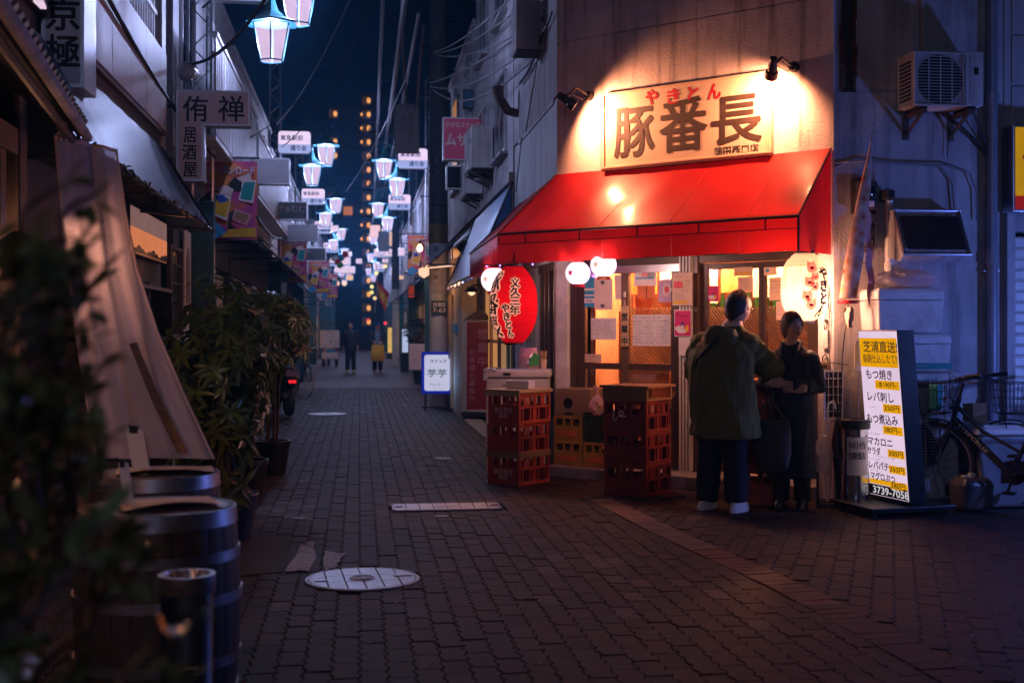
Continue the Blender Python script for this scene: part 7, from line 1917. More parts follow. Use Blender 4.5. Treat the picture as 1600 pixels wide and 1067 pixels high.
# --- the row of street lamps
COOL=(0.46,0.54,1.0)
lamp_glass=glow('lamp_glass',(.78,.56,.82),1.0,.25)
plate_glow=glow('plate_glow',(.80,.62,.86),1.15)
plate_blue=glow('plate_blue',(.38,.44,.82),.95)
def hexr(r,z,n=6,a0=PI/6):return[Vector((r*math.cos(a0+2*PI*k/n),r*math.sin(a0+2*PI*k/n),z))for k in range(n)]
LMESH={}
def lantern_meshes():
 m=MB();m.loft([hexr(.02,.62),hexr(.06,.56),hexr(.10,.44),hexr(.20,.36),hexr(.33,.31),hexr(.34,.285),hexr(.25,.285)]);m.lathe([(.0,.72),(.02,.70),(.012,.66),(.03,.64),(.02,.61)],10);LMESH['roof']=m.mesh('roof',M['teal_metal'])
 m=MB();a,b=hexr(.245,.29),hexr(.15,-.16)
 for p,q in zip(a,b):m.tube([p,q],.009,5)
 for r_ in(a,b):
  for p,q in zip(r_,r_[1:]+r_[:1]):m.tube([p,q],.010,5)
 LMESH['frame']=m.mesh('frame',M['teal_metal'])
 m=MB();p,q,r_,s_=a[0],a[1],b[1],b[0];k=.985
 m._add([p*k,q*k,Vector((r_.x*k,r_.y*k,r_.z)),Vector((s_.x*k,s_.y*k,s_.z))],[(0,1,2,3)]);LMESH['pane']=m.mesh('pane',lamp_glass)
 m=MB();m._add([v*.98+Vector((0,0,.002))for v in b],[(0,1,2,3,4,5)]);LMESH['base']=m.mesh('pane',lamp_glass)
lantern_meshes()
def mast(label,x,y,side,power,h=7.6,lattice=True,first=False):
 """side -1: left of the lane (lanterns reach out to +X)."""
 t=thing('street_lamp',label,'street lamp',(x,y,0),0,'twin-lantern street lamps along the lane')
 sx=-side
 m=MB()
 for dx in(-.12,.12):m.tube([(dx,0,2.9),(dx,0,h)],.025,8)
 k=2.9
 while k<h-.3:m.tube([(-.12,0,k),(.12,0,k+.24)],.009,5,False);m.tube([(.12,0,k+.24),(-.12,0,k+.48)],.009,5,False);k+=.48
 m.build('lattice_mast',M['alu'],t)
 m=MB();m.bb((-.15,-.07,0),(.15,.07,2.95));m.build('lower_post',M['teal_metal'],t,bevel=.01)
 m=MB();m.tube([(0,0,5.95),(sx*1.2,0,5.98)],.022,8);m.tube([(0,0,5.3),(sx*.7,0,5.95)],.014,6);m.tube([(sx*.85,0,5.95),(sx*.85,0,5.54)],.018,6)
 pts=[Vector((sx*(1.16+.16*math.cos(a_)),0,5.9+.16*math.sin(a_)))for a_ in[PI-PI*q/8 for q in range(9)]];m.tube(pts+[Vector((sx*1.32,0,5.9))],.016,6);m.build('arm',M['teal_metal'],t)
 for(lx,lz)in((sx*.83,4.84),(sx*1.15,5.30)):
  ro=bpy.data.objects.new('lantern',LMESH['roof']);C.objects.link(ro);ro.parent=t;ro.location=(lx,0,lz)
  fr=bpy.data.objects.new('frame',LMESH['frame']);C.objects.link(fr);fr.parent=ro
  for k in range(6):
   o=bpy.data.objects.new('pane',LMESH['pane']);C.objects.link(o);o.parent=ro;o.rotation_euler=(0,0,k*PI/3)
  o=bpy.data.objects.new('pane',LMESH['base']);C.objects.link(o);o.parent=ro
  lamp('POINT',ro,(0,0,.08),power,COOL,.06)
 pc=(sx*.44,0,5.64)
 ro=[]
 for cx_,cz_,a0 in((.30,.19,0),(-.30,.19,90),(-.30,-.19,180),(.30,-.19,270)):
  for k in range(5):ro.append((pc[0]+cx_+.07*math.cos(R(a0+k*22.5)),pc[2]+cz_+.07*math.sin(R(a0+k*22.5))))
 m=MB();m.prism(ro,-.06,.06,'Y');pl=m.build('name_plate',M['alu'],t,bevel=.005)
 up=[(a_,max(b_,pc[2]-.05))for a_,b_ in ro];lo=[(a_,min(b_,pc[2]-.05))for a_,b_ in ro]
 def shrink(ps):return[(pc[0]+(a_-pc[0])*.965,pc[2]+(b_-pc[2])*.95)for a_,b_ in ps]
 m=MB();su=shrink(up);m.prism(su[:10]+[(su[9][0],pc[2]-.045),(su[0][0],pc[2]-.045)],-.066,-.0605,'Y');m.build('lit_half',plate_glow,pl)
 m=MB();m.prism([p for i,p in enumerate(shrink(lo))if i>=10]+[(shrink(up)[0][0],pc[2]-.05),(shrink(up)[9][0],pc[2]-.05)],-.0655,-.0605,'Y');m.build('lit_half',plate_blue,pl)
 m=MB();put_text(m,'東急駅前',pc[0]-.06,-.069,pc[2]+.1,.1,.003,fit=(.5,.12));put_text(m,'通り会',pc[0]+.09,-.069,pc[2]-.13,.1,.003,fit=(.36,.12));m.build('lettering',M['blue_ink'],pl)
 m=MB()
 for z in(-.15,.15):m.tube([(pc[0]-sx*.3,.0,pc[2]+z),(0,0,pc[2]+z)],.012,6)
 m.build('plate_bracket',M['alu'],t)
 return t
ords=['nearest twin-lantern lamp by the L-shaped sign, its plate cut by the top of the photo','twin-lantern lamp with the lattice mast past the poster banner','third twin-lantern lamp along the white buildings, name plate above a dark green sign','fourth twin-lantern lamp on the white-building row, small and far','fifth twin-lantern lamp on the white-building row, near the lane end','tiny sixth twin-lantern lamp on the white-building row']
LP=400
mast('unseen extra lamp of the row, added behind the viewpoint to light the fronts',-1.9,-9,-1,1150)  # extra mast added behind the viewpoint, stronger than the row, for frontal light
for k,y in enumerate((15.45,28.5,39.9,51.6,64,77)):
 mast(ords[k],-1.9,y,-1,LP)
mast('faintest seventh twin-lantern lamp at the end of the white-building row',-1.9,90,-1,LP)
ords=['twin-lantern lamp next to the utility pole on the snack-bar row','second twin-lantern lamp on the snack-bar row, behind the first','third twin-lantern lamp on the snack-bar row, low and small','tiny fourth twin-lantern lamp on the snack-bar row','faintest fifth twin-lantern lamp on the snack-bar row']
for k,y in enumerate((30.8,41.2,54,68,84)):
 mast(ords[k],1.75,y,1,LP)
def banner(label,x,y,w=.66,h=1.02,z1=3.32,side=1):
 t=thing('poster_banner',label,'banner',(x,y,z1),0,'matching poster banners along the lane')
 bg,nt,b=(None,None,None)if 'banner_cloth' in MATS else nodes_of('banner_cloth')
 if bg is not None:
  tc=nt.nodes.new('ShaderNodeTexCoord');nz=nt.nodes.new('ShaderNodeTexNoise');nz.inputs['Scale'].default_value=2.6
  rp=nt.nodes.new('ShaderNodeValToRGB');e=rp.color_ramp.elements;e[0].position=.3;e[0].color=(.2,.04,.3,1);e[1].position=.7;e[1].color=(.6,.32,.06,1)
  for p_,c_ in((.44,(.5,.05,.2,1)),(.54,(.62,.14,.04,1))):q=e.new(p_);q.color=c_
  nt.links.new(tc.outputs['Object'],nz.inputs['Vector']);nt.links.new(nz.outputs[0],rp.inputs[0]);nt.links.new(rp.outputs[0],b.inputs['Base Color']);b.inputs['Roughness'].default_value=.55;MATS['banner_cloth']=bg
 m=MB();m.grid(lambda u,v:Vector(((u-.5)*w,.012*math.sin(u*6+v*3),(v-1)*h)),10,12);m.build('cloth',MATS['banner_cloth'],t,smooth=True)
 def poly(pts,mt,k,nm='print'):
  m=MB();m.prism([((x_-.5)*w,-y_*h)for x_,y_ in pts],-.017-k*.0012,-.0165-k*.0012,'Y');m.build(nm,mt,t)
 poly([(.0,.86),(.18,.76),(.42,.9),(.2,.99),(0,.99)],M['cyan_ink'],0)
 poly([(.45,.87),(.97,.84),(.97,.96),(.3,.97)],M['yellow_ink'],0)
 poly([(.72,.25),(.98,.24),(.92,.53),(.64,.5)],M['paper'],1);poly([(.74,.27),(.96,.26),(.9,.5),(.67,.48)],M['teal_ink'],2)
 poly([(.2,.4),(.5,.45),(.42,.76),(.12,.68)],M['paper'],1);poly([(.22,.44),(.48,.48),(.41,.72),(.15,.66)],M['yellow_ink'],2);poly([(.2,.44),(.34,.43),(.46,.5),(.3,.54),(.22,.5)],M['blue_ink'],3)
 poly([(.56,.6),(.9,.68),(.8,.82),(.5,.74)],M['pink_ink'],1);poly([(.6,.64),(.84,.69),(.77,.79),(.55,.73)],M['wood'],2)
 poly([(.44,.3),(.56,.2),(.7,.24),(.7,.38),(.52,.38)],M['ink'],1);poly([(.0,.42),(.16,.38),(.18,.52),(.06,.6),(.0,.58)],M['ink'],1)
 poly([(.46,.66),(.56,.62),(.5,.8),(.6,.86),(.44,.86)],M['ink'],2)
 poly([(.22,.35),(.4,.31),(.55,.36),(.5,.44),(.3,.42)],M['paper_pink'],3);poly([(.6,.22),(.86,.15),(.9,.24),(.74,.28)],M['paper_pink'],3)
 poly([(.02,.22),(.14,.24),(.2,.34),(.06,.36)],M['magenta'],1)
 m=MB();put_text(m,'バーボンロード',0,-.026,-.12*h,.12,.0045,fit=(w*.9,h*.1));m.build('lettering',M['purple_ink'],t)
 m=MB();put_text(m,'バーボンロード',.003,-.0275,-.118*h,.12,.0012,fit=(w*.9,h*.1));m.build('lettering',M['paper'],t)
 m=MB();scribble(m,.09,-.024,-.905*h,w*.5,.07,3,6,.003);m.build('small_print',M['brown_ink'],t)
 m=MB();m.tube([(-w/2-.03,0,.045),(w/2+.03,0,.045)],.013,8);m.tube([(-w/2,0,-h),(w/2,0,-h)],.008,6)
 for sx in(-.4,.4):m.tube([(sx*w,0,.05),(sx*w,0,-.01)],.006,5)
 m.tube([(-side*(w/2),0,.045),(-side*(w/2+.25),.1,.05)],.012,6);m.build('hanging_rod',M['dark_metal'],t)
 return t
def ban_px(label,px0,px1,py0,d,side=1):
 a=P((px0+px1)/2,py0,d);banner(label,a.x,a.y,side=side,z1=a.z)
ban_px('large colourful poster banner of drinks hanging by the L-shaped sign',321,402,252,16.1)
ban_px('second poster banner under the dark green sign',433,480,372,28.5)
ban_px('third poster banner, smaller, beside the dark unlit box',482,514,408,40)
ban_px('fourth poster banner far along the white-building row',503,527,428,52.4)
ban_px('poster banner by the glaring orange bulb at the utility pole',638,677,368,31.6,-1)
# --- projecting signs, white-building row
dark_face=mat('dark_sign_face',(.015,.03,.035),.3,var=.3)
grey_face=mat('grey_acrylic',(.33,.32,.35),.4,var=.08,dirt=(.2,.18,.18))
box_sign('blank_sign','blank pale box sign sticking out behind the large poster banner',352,247,452,288,17.2,.2,grey_face,bracket=LX)
box_sign('green_sign','dark green box sign with pale brushed letters',424,315,480,344,25.5,.25,dark_face,bracket=LX,texts=(('ぎゅむむ',.05,.12,.75,.4,M['paper'],.004,False),))
box_sign('blank_sign','pale grey unlit box sign under the dark green one',440,351,497,377,28.5,.25,grey_face,bracket=LX)
box_sign('dark_sign','small black-faced box sign past the second poster banner',470,387,509,408,36,.25,dark_face,bracket=LX)
box_sign('lit_sign','long white lit box sign low over the far end of the lane',523,416,555,427,55,.3,glow('white_lit',(.85,.62,.8),1.0),bracket=LX)
lit_w=MATS['white_lit']
tops=MB()
box_sign('lit_sign','white lit box with coloured balls beside it, far along the white-building row',531,401,548,414,48,.3,lit_w,bracket=LX)
t=thing('coloured_balls','bunch of red, blue and green balls by the lit box','balls',P(533,405,47.6),0)
for(dx,dz,mt)in((-.12,-.1,'red_ink'),(0,.05,'cyan_ink'),(-.05,-.22,'green_ink'),(.15,.18,'red_ink'),(-.22,.02,'paper')):
 m=MB();m.lathe([(.13*math.cos(a_),.13*math.sin(a_))for a_ in[R(-90+20*k)for k in range(10)]],14,(dx,0,dz));m.build('ball',M[mt],t,smooth=True)
for x0,y0,x1,y1,d,lab,mt,br_ in((516,352,529,362,47,'added small square lit box above the far white-building lamps','white_lit',LX),(537,393,550,400,66,'added flat lit box at the far end of the white-building row','white_lit',LX),(541,430,552,438,74,'added tiny warm lit box low at the end of the white-building row','warm_far',LX),(556,404,566,412,84,'added tiny pale lit box next to the tower lamps','white_lit',LX),(597,404,607,411,72,'added tiny pale lit box below the long white one','white_lit',RX),(611,418,619,432,58,'added little upright amber lit box over the striped flag','warm_far',RX),(622,430,631,437,48,'added little amber lit box past the orange bulb','warm_far',RX)):  # random small lit boxes added to thicken the far chain of lights
 glow('warm_far',(1,.55,.3),1.0);box_sign('lit_sign',lab,x0,y0,x1,y1,d,.2,MATS[mt],bracket=br_)
pinkf=mat('pink_sign_face',(.45,.07,.14),.4,var=.1,emit=(.5,.06,.14),estr=.09)
box_sign('pink_sign','pink box sign with pale lettering above the dark board',692,184,753,251,19.2,.18,pinkf,M['white_paint'],bracket=RX,texts=(('小さなスナック',.0,.33,.86,.13,M['paper_pink'],.003,False),('ムサシ',.0,-.02,.84,.27,M['paper_pink'],.008,False)))
box_sign('dark_board','black-faced board hanging below the pink sign',697,259,742,296,19.3,.16,M['dark_glass'],M['white_paint'],bracket=RX)
box_sign('panel_sign','rounded dusky blue panel above the pink sign',724,141,786,170,20.5,.12,mat('dusky_blue',(.05,.14,.24),.5),M['wall_dark'],bracket=RX)
lit_o=glow('orange_lit',(1,.5,.3),.9)
box_sign('lit_sign','long white lit box sign behind the far utility poles',584,389,614,401,60,.3,lit_w,bracket=RX)
box_sign('lit_sign','small square lit box next to the long lit one',622,387,633,400,46,.3,lit_w,bracket=RX)
box_sign('lit_sign','rounded lamp box glowing orange at its rim, above the far lane',578,352,594,370,52,.3,glow('rim_lit',(.95,.6,.7),1),lit_o,bracket=RX)
box_sign('picture_sign','narrow upright lit sign with blue and orange shapes',606,360,615,385,48,.2,glow('pic_lit',(.8,.5,.4),.9),bracket=RX)
box_sign('red_sign','deep red lit box over a shop door in the snack-bar row',637,445,648,466,37,.3,glow('red_lit',(.5,.05,.02),.5),M['dark_metal'],bracket=RX)
box_sign('grey_sign','tall grey octagonal advertising plate with faint upright writing',616,163,655,240,25.5,.05,mat('grey_plate',(.17,.2,.24),.5,var=.08),mat('grey_plate2',(.14,.16,.19),.5),texts=(('蒲田歯科',.15,.0,.2,.6,M['grey_ink'],.002,True),('西口',-.15,.1,.2,.35,M['grey_ink'],.002,True)))
box_sign('grey_sign','smaller grey advertising plate farther down the lane',591,362,608,393,46,.05,MATS['grey_plate'],MATS['grey_plate2'])
# --- utility poles and what hangs on them
def upole(label,x,y,r,h,upper,lower,zs,plates=False):
 t=thing('utility_pole',label,'utility pole',(x,y,0),0,'utility poles on the snack-bar row')
 m=MB();m.lathe([(r,0),(r*.98,zs)],20);m.build('lower_shaft',lower,t,smooth=True)
 m=MB();m.lathe([(r*1.04,zs),(r*.8,h)],20);m.build('upper_shaft',upper,t,smooth=True)
 m=MB()
 for z in(h-.5,h-1.6,h-2.6):
  m.bb((-1.1,-.05,z),(.5,.05,z+.09));m.tube([(-.7,0,z),(0,0,z-.45)],.018,5)
  for dx in(-1.0,-.6,-.2,.35):m.lathe([(.03,.09),(.045,.13),(.02,.17),(.04,.2),(.0,.24)],10,(dx,0,z))
 m.build('crossarm',M['dark_metal'],t)
 m=MB()
 for z in(zs+.3,zs+1.1,4.2):m.lathe([(r*1.1,z),(r*1.1,z+.05)],16)
 for k in range(8):a_=.5 if k%2 else-.5;m.tube([(0,0,zs+.5+k*.45),(r*2*(1 if k%2 else-1),-.02,zs+.5+k*.45)],.011,5)
 m.build('step_bolts',M['dark_metal'],t)
 if plates:
  m=MB();m.lathe([(r*1.06,2.05),(r*1.06,3.05)],20);m.build('poster_wrap',mat('pole_ad',(.5,.48,.54),.6,dirt=(.12,.12,.14)),t,smooth=True)
  m=MB();m.lathe([(r*1.07,2.95),(r*1.07,3.3)],20);m.build('ochre_wrap',mat('ochre_wrap',(.2,.12,.03),.6),t,smooth=True)
  m=MB()
  for i,ch in enumerate('蒲田整体'):
   k=MB();put_text(k,ch,0,0,0,.1,.002);m._add([(math.sin(-.35+v[0]/r)*r*1.075,-math.cos(-.35+v[0]/r)*r*1.075,2.85-i*.17+v[2])for v in k.v],k.f)
  m.build('lettering',M['grey_ink'],t)
  m=MB();m.bb((-.15,-r-.05,1.68),(.15,-r-.03,1.92));pl=m.build('address_plate',M['teal_metal'],t,bevel=.006)
  m=MB();m.bb((-.135,-r-.054,1.695),(.135,-r-.0505,1.905));m.build('plate_face',M['ink'],pl)
  m=MB();put_text(m,'西蒲田',0,-r-.057,1.85,.08,.002,fit=(.22,.075));put_text(m,'7-63',0,-r-.057,1.75,.08,.002,fit=(.22,.075));m.build('lettering',M['paper'],pl)
 return t
u1=P(685,640,22.4)
upole('dark utility pole wrapped in pale notices with a black address plate',u1.x,u1.y,.165,10.5,M['wall_dark'],mat('pole_concrete',(.5,.55,.55),.6,var=.15),3.3,True)
u2=P(618,560,48);upole('thin utility pole farther down the lane by the far A-board',u2.x,u2.y,.14,9.5,M['wall_dark'],MATS['pole_concrete'],3.0)
TEX=mat('lashed_cable',(.16,.15,.17),.7,var=.5,scale=30,bump=.8,bscale=80)
def wire(label,a,b,sag,r=.012,mt=None,n=28):
 a,b=Vector(a),Vector(b);pts=[a.lerp(b,k/n)-Vector((0,0,sag*4*(k/n)*(1-k/n)))for k in range(n+1)]
 m=MB();m.tube([p-a for p in pts],r,5,False);o=m.build('overhead_wire',mt or M['cable'],None,smooth=True,loc=a);return tag(o,label,'wire')
wire('thick lashed cable bundle hanging down past the tall grey plate',P(640,-60,15),P(590,300,60),.3,.045,TEX)
wire('pale cable bundle dropping beside the tall grey plate to the far lamps',P(600,-40,18),P(580,395,80),.4,.035,TEX)
wire('lashed cable hanging straight down to the top of the tall grey plate',P(626,-30,24),P(634,165,25.4),.0,.03,TEX)
wire('lashed cable slanting to the corner of the tall grey plate',P(662,40,24),P(650,170,25.4),.0,.035,TEX)
wire('thick dark bundle crossing low over the far lamps',P(655,20,21),P(588,330,70),.5,.035,TEX)
for k,(a,b,s_)in enumerate(((P(676,82,22.4),P(815,-20,13.0),.12),(P(676,84,22.4),P(845,-15,13.0),.15),(P(680,86,22.4),P(862,18,12.2),.18),(P(672,130,22.4),P(846,30,12.6),.1),(P(672,135,22.4),P(838,66,12.9),.2),(P(676,140,22.4),P(830,96,13.2),.3))):
 wire('service wire number %s of the fan from the dark pole to the corner building'%('one','two','three','four','five','six')[k]if False else('topmost','second highest','middle upper','middle lower','second lowest','lowest')[k]+' of the service wires fanned from the dark pole to the shop wall',a,b,s_,.012,M['grey_cable'])
wire('long wire rising from the lattice mast across the dark sky',P(432,195,27.5),P(560,-30,20),.25,.012,M['grey_cable'])
wire('second long wire crossing the dark sky under the first',P(440,230,27),P(590,-20,20),.4,.011)
wire('thin wire from the far lamps up to the dark sky over the lane',P(540,300,40),P(640,110,24),.2,.012,M['grey_cable'])
wire('thin wire strung over the poster banner towards the lattice mast',P(318,250,14.8),P(470,150,26),.15,.010)
wire('thick twisted service cable looping down in front of the white balcony',P(160,-20,9.5),P(262,155,13.0),.02,.022)
wire('twisted cable running on behind the L-shaped sign to the banner rod',P(262,155,13.0),P(336,246,15.0),.03,.02)
wire('pair of cables rising steeply from the caged lamp to the first street lamp',P(297,100,13.6),P(420,-10,11),.15,.018)
wire('fairy-light cable sagging from the banner towards the dark green sign',P(402,340,15.3),P(440,372,27),.1,.02)
wire('thin cable from the dark green sign down to the second banner',P(440,372,27),P(497,395,38),.1,.015)
# --- building rows
def facade(name,label,side,y0,y1,h,wall,h1=3.2,floors=1,wins=2,shop='dark',lit=None,awning=None,seed=0,x=None,ax=0):
 """A narrow shophouse on one side of the lane. Local X runs along the front, Y inwards."""
 rr=random.Random(seed);X=x if x is not None else(LX if side<0 else RX)
 L_=y1-y0
 t=thing(name,label,'building',(X,(y0+y1)/2,0),ROTL if side<0 else ROTR)
 a,b=-L_/2+.01,L_/2-.01
 m=MB();m.bb((a,0,h1),(b,.25,h));m.bb((a,.25,0),(a+.2,4,h));m.bb((b-.2,.25,0),(b,4,h));m.bb((a+.21,.25,h-.25),(b-.21,4,h-.05));m.build('wall',wall,t)
 for za_,zb_ in((h-.12,h),(h1-.001,h1+.12)):m=MB();m.bb((a,-.055,za_),(b,-.001,zb_));m.build('cornice',M['wall_grey'],t)
 m=MB();m.bb((a,0,0),(a+.25,.25,h1-.002));m.bb((b-.25,0,0),(b,.25,h1-.002));m.bb((a+.251,.02,2.3),(b-.251,.25,h1-.002));m.build('pier',rr.choice((M['wall_dark'],M['teal_metal'],wall)),t)
 fh=(h-h1)/floors
 for f in range(floors):
  for k in range(wins):
   cx=a+L_*(k+.5)/wins;w_=min(1.1,L_/wins*.55);z0=h1+fh*f+fh*.28;z1=h1+fh*f+fh*.82
   is_lit=lit and(f,k)in lit
   m=MB();m.bb((cx-w_/2,-.015,z0),(cx+w_/2,-.003,z1));wn_=m.build('window',glow('amber_room',(1,.4,.12),.55)if is_lit else M['dark_glass'],t)
   m=MB();frame(m,cx-w_/2-.04,cx+w_/2+.04,z0-.04,z1+.04,.05,-.04,-.002);m.bb((cx-.02,-.035,z0),(cx+.02,-.016,z1));m.build('frame',M['alu'],wn_)
   m=MB();m.bb((cx-w_/2-.08,-.1,z0-.075),(cx+w_/2+.08,-.001,z0-.041));m.build('sill',M['wall_grey'],wn_)
 n=max(2,int(L_/1.1));sw=(L_-.52)/n
 for k in range(n):
  x0=a+.255+k*sw;x1=x0+sw-.02
  kind=rr.choice(('door','window','shutter'))if shop=='dark' else rr.choice(('window','door'))
  if kind=='shutter':
   m=MB()
   for q in range(18):m.prism([(.12,q*.125),(.10,q*.125+.06),(.12,q*.125+.12)],x0,x1,'X')
   m.build('shutter',M['white_paint'],t)
  else:
   face=M['dark_glass']if shop=='dark' else(glow('warm_shop_a',(1,.52,.24),.32)if rr.random()<.7 else glow('warm_shop_b',(1,.42,.15),.5))
   m=MB();m.bb((x0+.05,.12,.5 if kind=='window' else .1),(x1-.05,.13,2.2));p_=m.build(kind,face,t)
   m=MB();frame(m,x0,x1,.0 if kind=='door' else .45,2.29,.05,.08,.16)
   if kind=='window':m.bb((x0,.1,0),(x1,.15,.449))
   m.bb((x0+.05,.1,1.2),(x1-.05,.118,1.25));m.build('frame',rr.choice((M['wood'],M['brown_frame'],M['alu'],M['teal_metal'])),p_)
 if awning:
  m=MB();m.grid(lambda u,v:Vector((a+.1+ax+(b-a-.2-ax)*u,-.02-.75*v,h1-.1-.65*v-.03*math.sin(PI*v))),20,4);o=m.build('awning',awning,t,smooth=True)
  m=MB()
  for xx in(a+.1+ax,(a+b+ax)/2,b-.1):m.tube([(xx,-.77,h1-.75),(xx,0,h1-.75)],.014,5);m.tube([(xx,-.77,h1-.75),(xx,-.02,h1-.1)],.012,5)
  m.tube([(a+.1+ax,-.77,h1-.75),(b-.1,-.77,h1-.75)],.016,6);m.build('frame',M['dark_metal'],o)
 return t
wp,wg,wd,wc=M['white_panel'],M['wall_grey'],M['wall_dark'],M['wall_cream']
grey_aw=mat('grey_awning',(.12,.13,.16),.6,var=.2);red_aw=mat('dark_red_awning',(.12,.03,.03),.6);
def slat_balcony(t,L_,z0,z1,n,sh=0):
 a=-L_/2
 m=MB();m.bb((a,-.42,z0-.06),(-a,-.001,z0));m.build('balcony_floor',M['white_paint'],t)
 for k in range(n):
  m=MB();m.bb((a+k*L_/n+.02,-.42,z0+.02),(a+(k+1)*L_/n-.02,-.395,z1));m.build('balcony_slat',M['white_panel'],t)
 m=MB();m.bb((a,-.44,z1),(-a,-.38,z1+.05));m.build('balcony_rail',M['white_paint'],t)
t=facade('clad_building','white clad shophouse with an upright slatted balcony past the L-shaped sign',-1,14.1,20.5,6.2,wp,3.3,1,3,'dark',None,grey_aw,1,None,2.6);slat_balcony(t,5.6,3.62,4.75,30)
t=facade('clad_building','second pale shophouse with a slatted balcony behind the lattice mast',-1,20.5,29,6.0,wp,3.3,1,3,'dark',None,grey_aw,2);slat_balcony(t,8.3,3.6,4.6,40)
facade('shophouse','cream shophouse with a warm lit front near the blue bicycle',-1,29,36,5.6,wc,3.1,1,2,'lit',{(0,1)},None,3)
facade('shophouse','grey two-storey shophouse beside the delivery scooter',-1,36,45,6.0,wg,3.1,1,3,'dark',None,grey_aw,4)
facade('shophouse','dark shophouse with a lit front beyond the delivery scooter',-1,45,56,5.4,wd,3.0,1,3,'lit',None,None,5)
facade('shophouse','far grey shophouse on the white-building row',-1,56,70,6.4,wg,3.0,1,4,'lit',{(0,0)},None,6)
facade('shophouse','farthest shophouse on the white-building row',-1,70,92,6.0,wd,3.0,1,5,'lit',None,None,7)
t=facade('snack_building','old plastered snack-bar building with a bright blue awning next to the corner shop',1,15.05,19.9,6.8,wg,3.2,2,2,'lit',None,None,8)
facade('shophouse','narrow building with an amber stair window behind the pink sign',1,19.9,25.5,6.4,wg,3.2,1,2,'lit',{(0,0)},red_aw,9)
facade('shophouse','dark shophouse behind the wrapped utility pole',1,25.5,33,5.6,wd,3.1,1,2,'lit',None,None,10)
facade('shophouse','grey shophouse over the far A-board',1,33,43,5.8,wg,3.1,1,3,'lit',None,grey_aw,11)
facade('shophouse','cream shophouse with lit windows far along the snack-bar row',1,43,55,5.6,wc,3.0,1,3,'lit',{(0,2)},None,12)
facade('shophouse','far dark shophouse on the snack-bar row',1,55,72,6.0,wd,3.0,1,4,'lit',None,None,13)
facade('shophouse','farthest shophouse on the snack-bar row',1,72,94,5.6,wg,3.0,1,5,'lit',None,None,14)
def tower(label,x,y,w,d,h,mt,lights,name='apartment_tower'):
 t=thing(name,label,'building',(x,y,0))
 m=MB();m.bb((-w/2,0,0),(w/2,d,h));m.build('wall',mt,t)
 return t
tw_m=mat('night_concrete',(.05,.05,.055),.8,var=.2)
t=tower('dark apartment tower with a column of amber landing lamps closing the lane',3.0,238,34,16,62,tw_m,None)
bulb_m=glow('amber_lamp',(1,.42,.10),1.6);dim_m=glow('dim_landing',(.8,.3,.1),.06)
def at_t(px_,py_):p=P(px_,py_,238*.9925+0);return p.x-3.0,p.z
rr=random.Random(4)
z=3.5;k=0
lm=[]
for k in range(17):
 z=3.2+k*2.62
 lm+=[(574,z,0)]+([(522,z,1)]if k in(9,12,13,15)else[])+([(545,z,2)]if k==8 else[])
for px_,z,kd in lm:
 x_=at_t(px_,400)[0]
 m=MB();m.bb((x_-1.0,-.5,z-.7),(x_+.7,-.05,z+.9));wq=m.build('landing',dim_m if kd!=2 else glow('orange_room',(1,.3,.08),.6),t)
 if kd!=2:
  for q in((0,)if rr.random()<.65 else(0,1)):
   m=MB();xx=x_+(.25 if q==0 else-1.1);s_=.38 if q==0 else .22
   m.lathe([(s_*math.cos(a_),s_*1.35*math.sin(a_))for a_ in[R(-90+30*j)for j in range(7)]],12,(xx,-.9,z));m.build('lamp',bulb_m,wq,smooth=True)
for k in range(20):
 m=MB();m.bb((-17.05,-1.2,1.8+k*2.62),(17.05,-.01,2.0+k*2.62));m.build('balcony',tw_m,t)
e=thing('end_building','dark low block standing across the far end of the lane','building',(-9,105,0))
m=MB();m.bb((-8,0,0),(7.0,10,6));m.build('wall',wd,e)
for k in range(5):
 m=MB();m.bb((-6+k*2.6,-.03,3.6),(-4.6+k*2.6,-.005,5));m.build('window',M['dark_glass'],e)
m=MB();m.bb((5.0,-.06,2.2),(6.6,-.01,2.9));m.build('lit_window',glow('amber_room',(1,.4,.12),.55),e)
# --- snack-bar frontage next to the corner shop
aw=thing('blue_shop_awning','bright blue vinyl awning beside the red one','awning',(RX,16.8,0),ROTR)
bv=mat('blue_vinyl',(.02,.22,.75),.4,var=.25,coat=.3);bv2=mat('worn_blue_vinyl',(.06,.21,.42),.4,var=.3,streak=.3,dirt=(.25,.32,.42))
x0,x1=-(19.85-16.8),-(15.2-16.8)
m=MB();m.grid(lambda u,v:Vector((x0+(x1-x0)*u,-.01-.46*v,3.18-1.1*v-.02*math.sin(PI*v))),20,6);m.build('canopy',bv2,aw,smooth=True)
m=MB();m._add([(x1,-.01,3.18),(x1,-.47,2.08),(x1,-.01,2.08)],[(0,1,2)]);m.build('side_panel',bv,aw)
m=MB();m.grid(lambda u,v:Vector((x0+(x1-x0)*u,-.47-.01*math.sin(u*40)*v,2.08-.06*v)),40,2);m.build('valance',bv,aw)
m=MB()
for x in(x0,x1):m.tube([(x,-.01,3.18),(x,-.47,2.08),(x,-.01,2.08)],.016,6)
m.tube([(x0,-.47,2.08),(x1,-.47,2.08)],.016,6);m.build('frame',M['dark_metal'],aw)
rt=thing('snack_awning_lamp','hooded wall lamp lighting the cream snack-bar front','wall lamp',(RX-.05,17.4,1.92),ROTR)
m=MB();m.lathe([(.05,.08),(.11,.0),(.1,-.0),(.04,.07)],20,(0,-.25,0));m.tube([(0,0,.1),(0,-.25,.1),(0,-.25,.06)],.012,6);m.build('shade',M['dark_metal'],rt)
m=MB();m.lathe([(0,-.05),(.05,-.02),(.04,.03)],14,(0,-.25,0));m.build('bulb',glow('snack_bulb',(1,.6,.35),1.5),rt)
lamp('POINT',rt,(0,-.25,-.09),14,(1,.5,.25),.05)
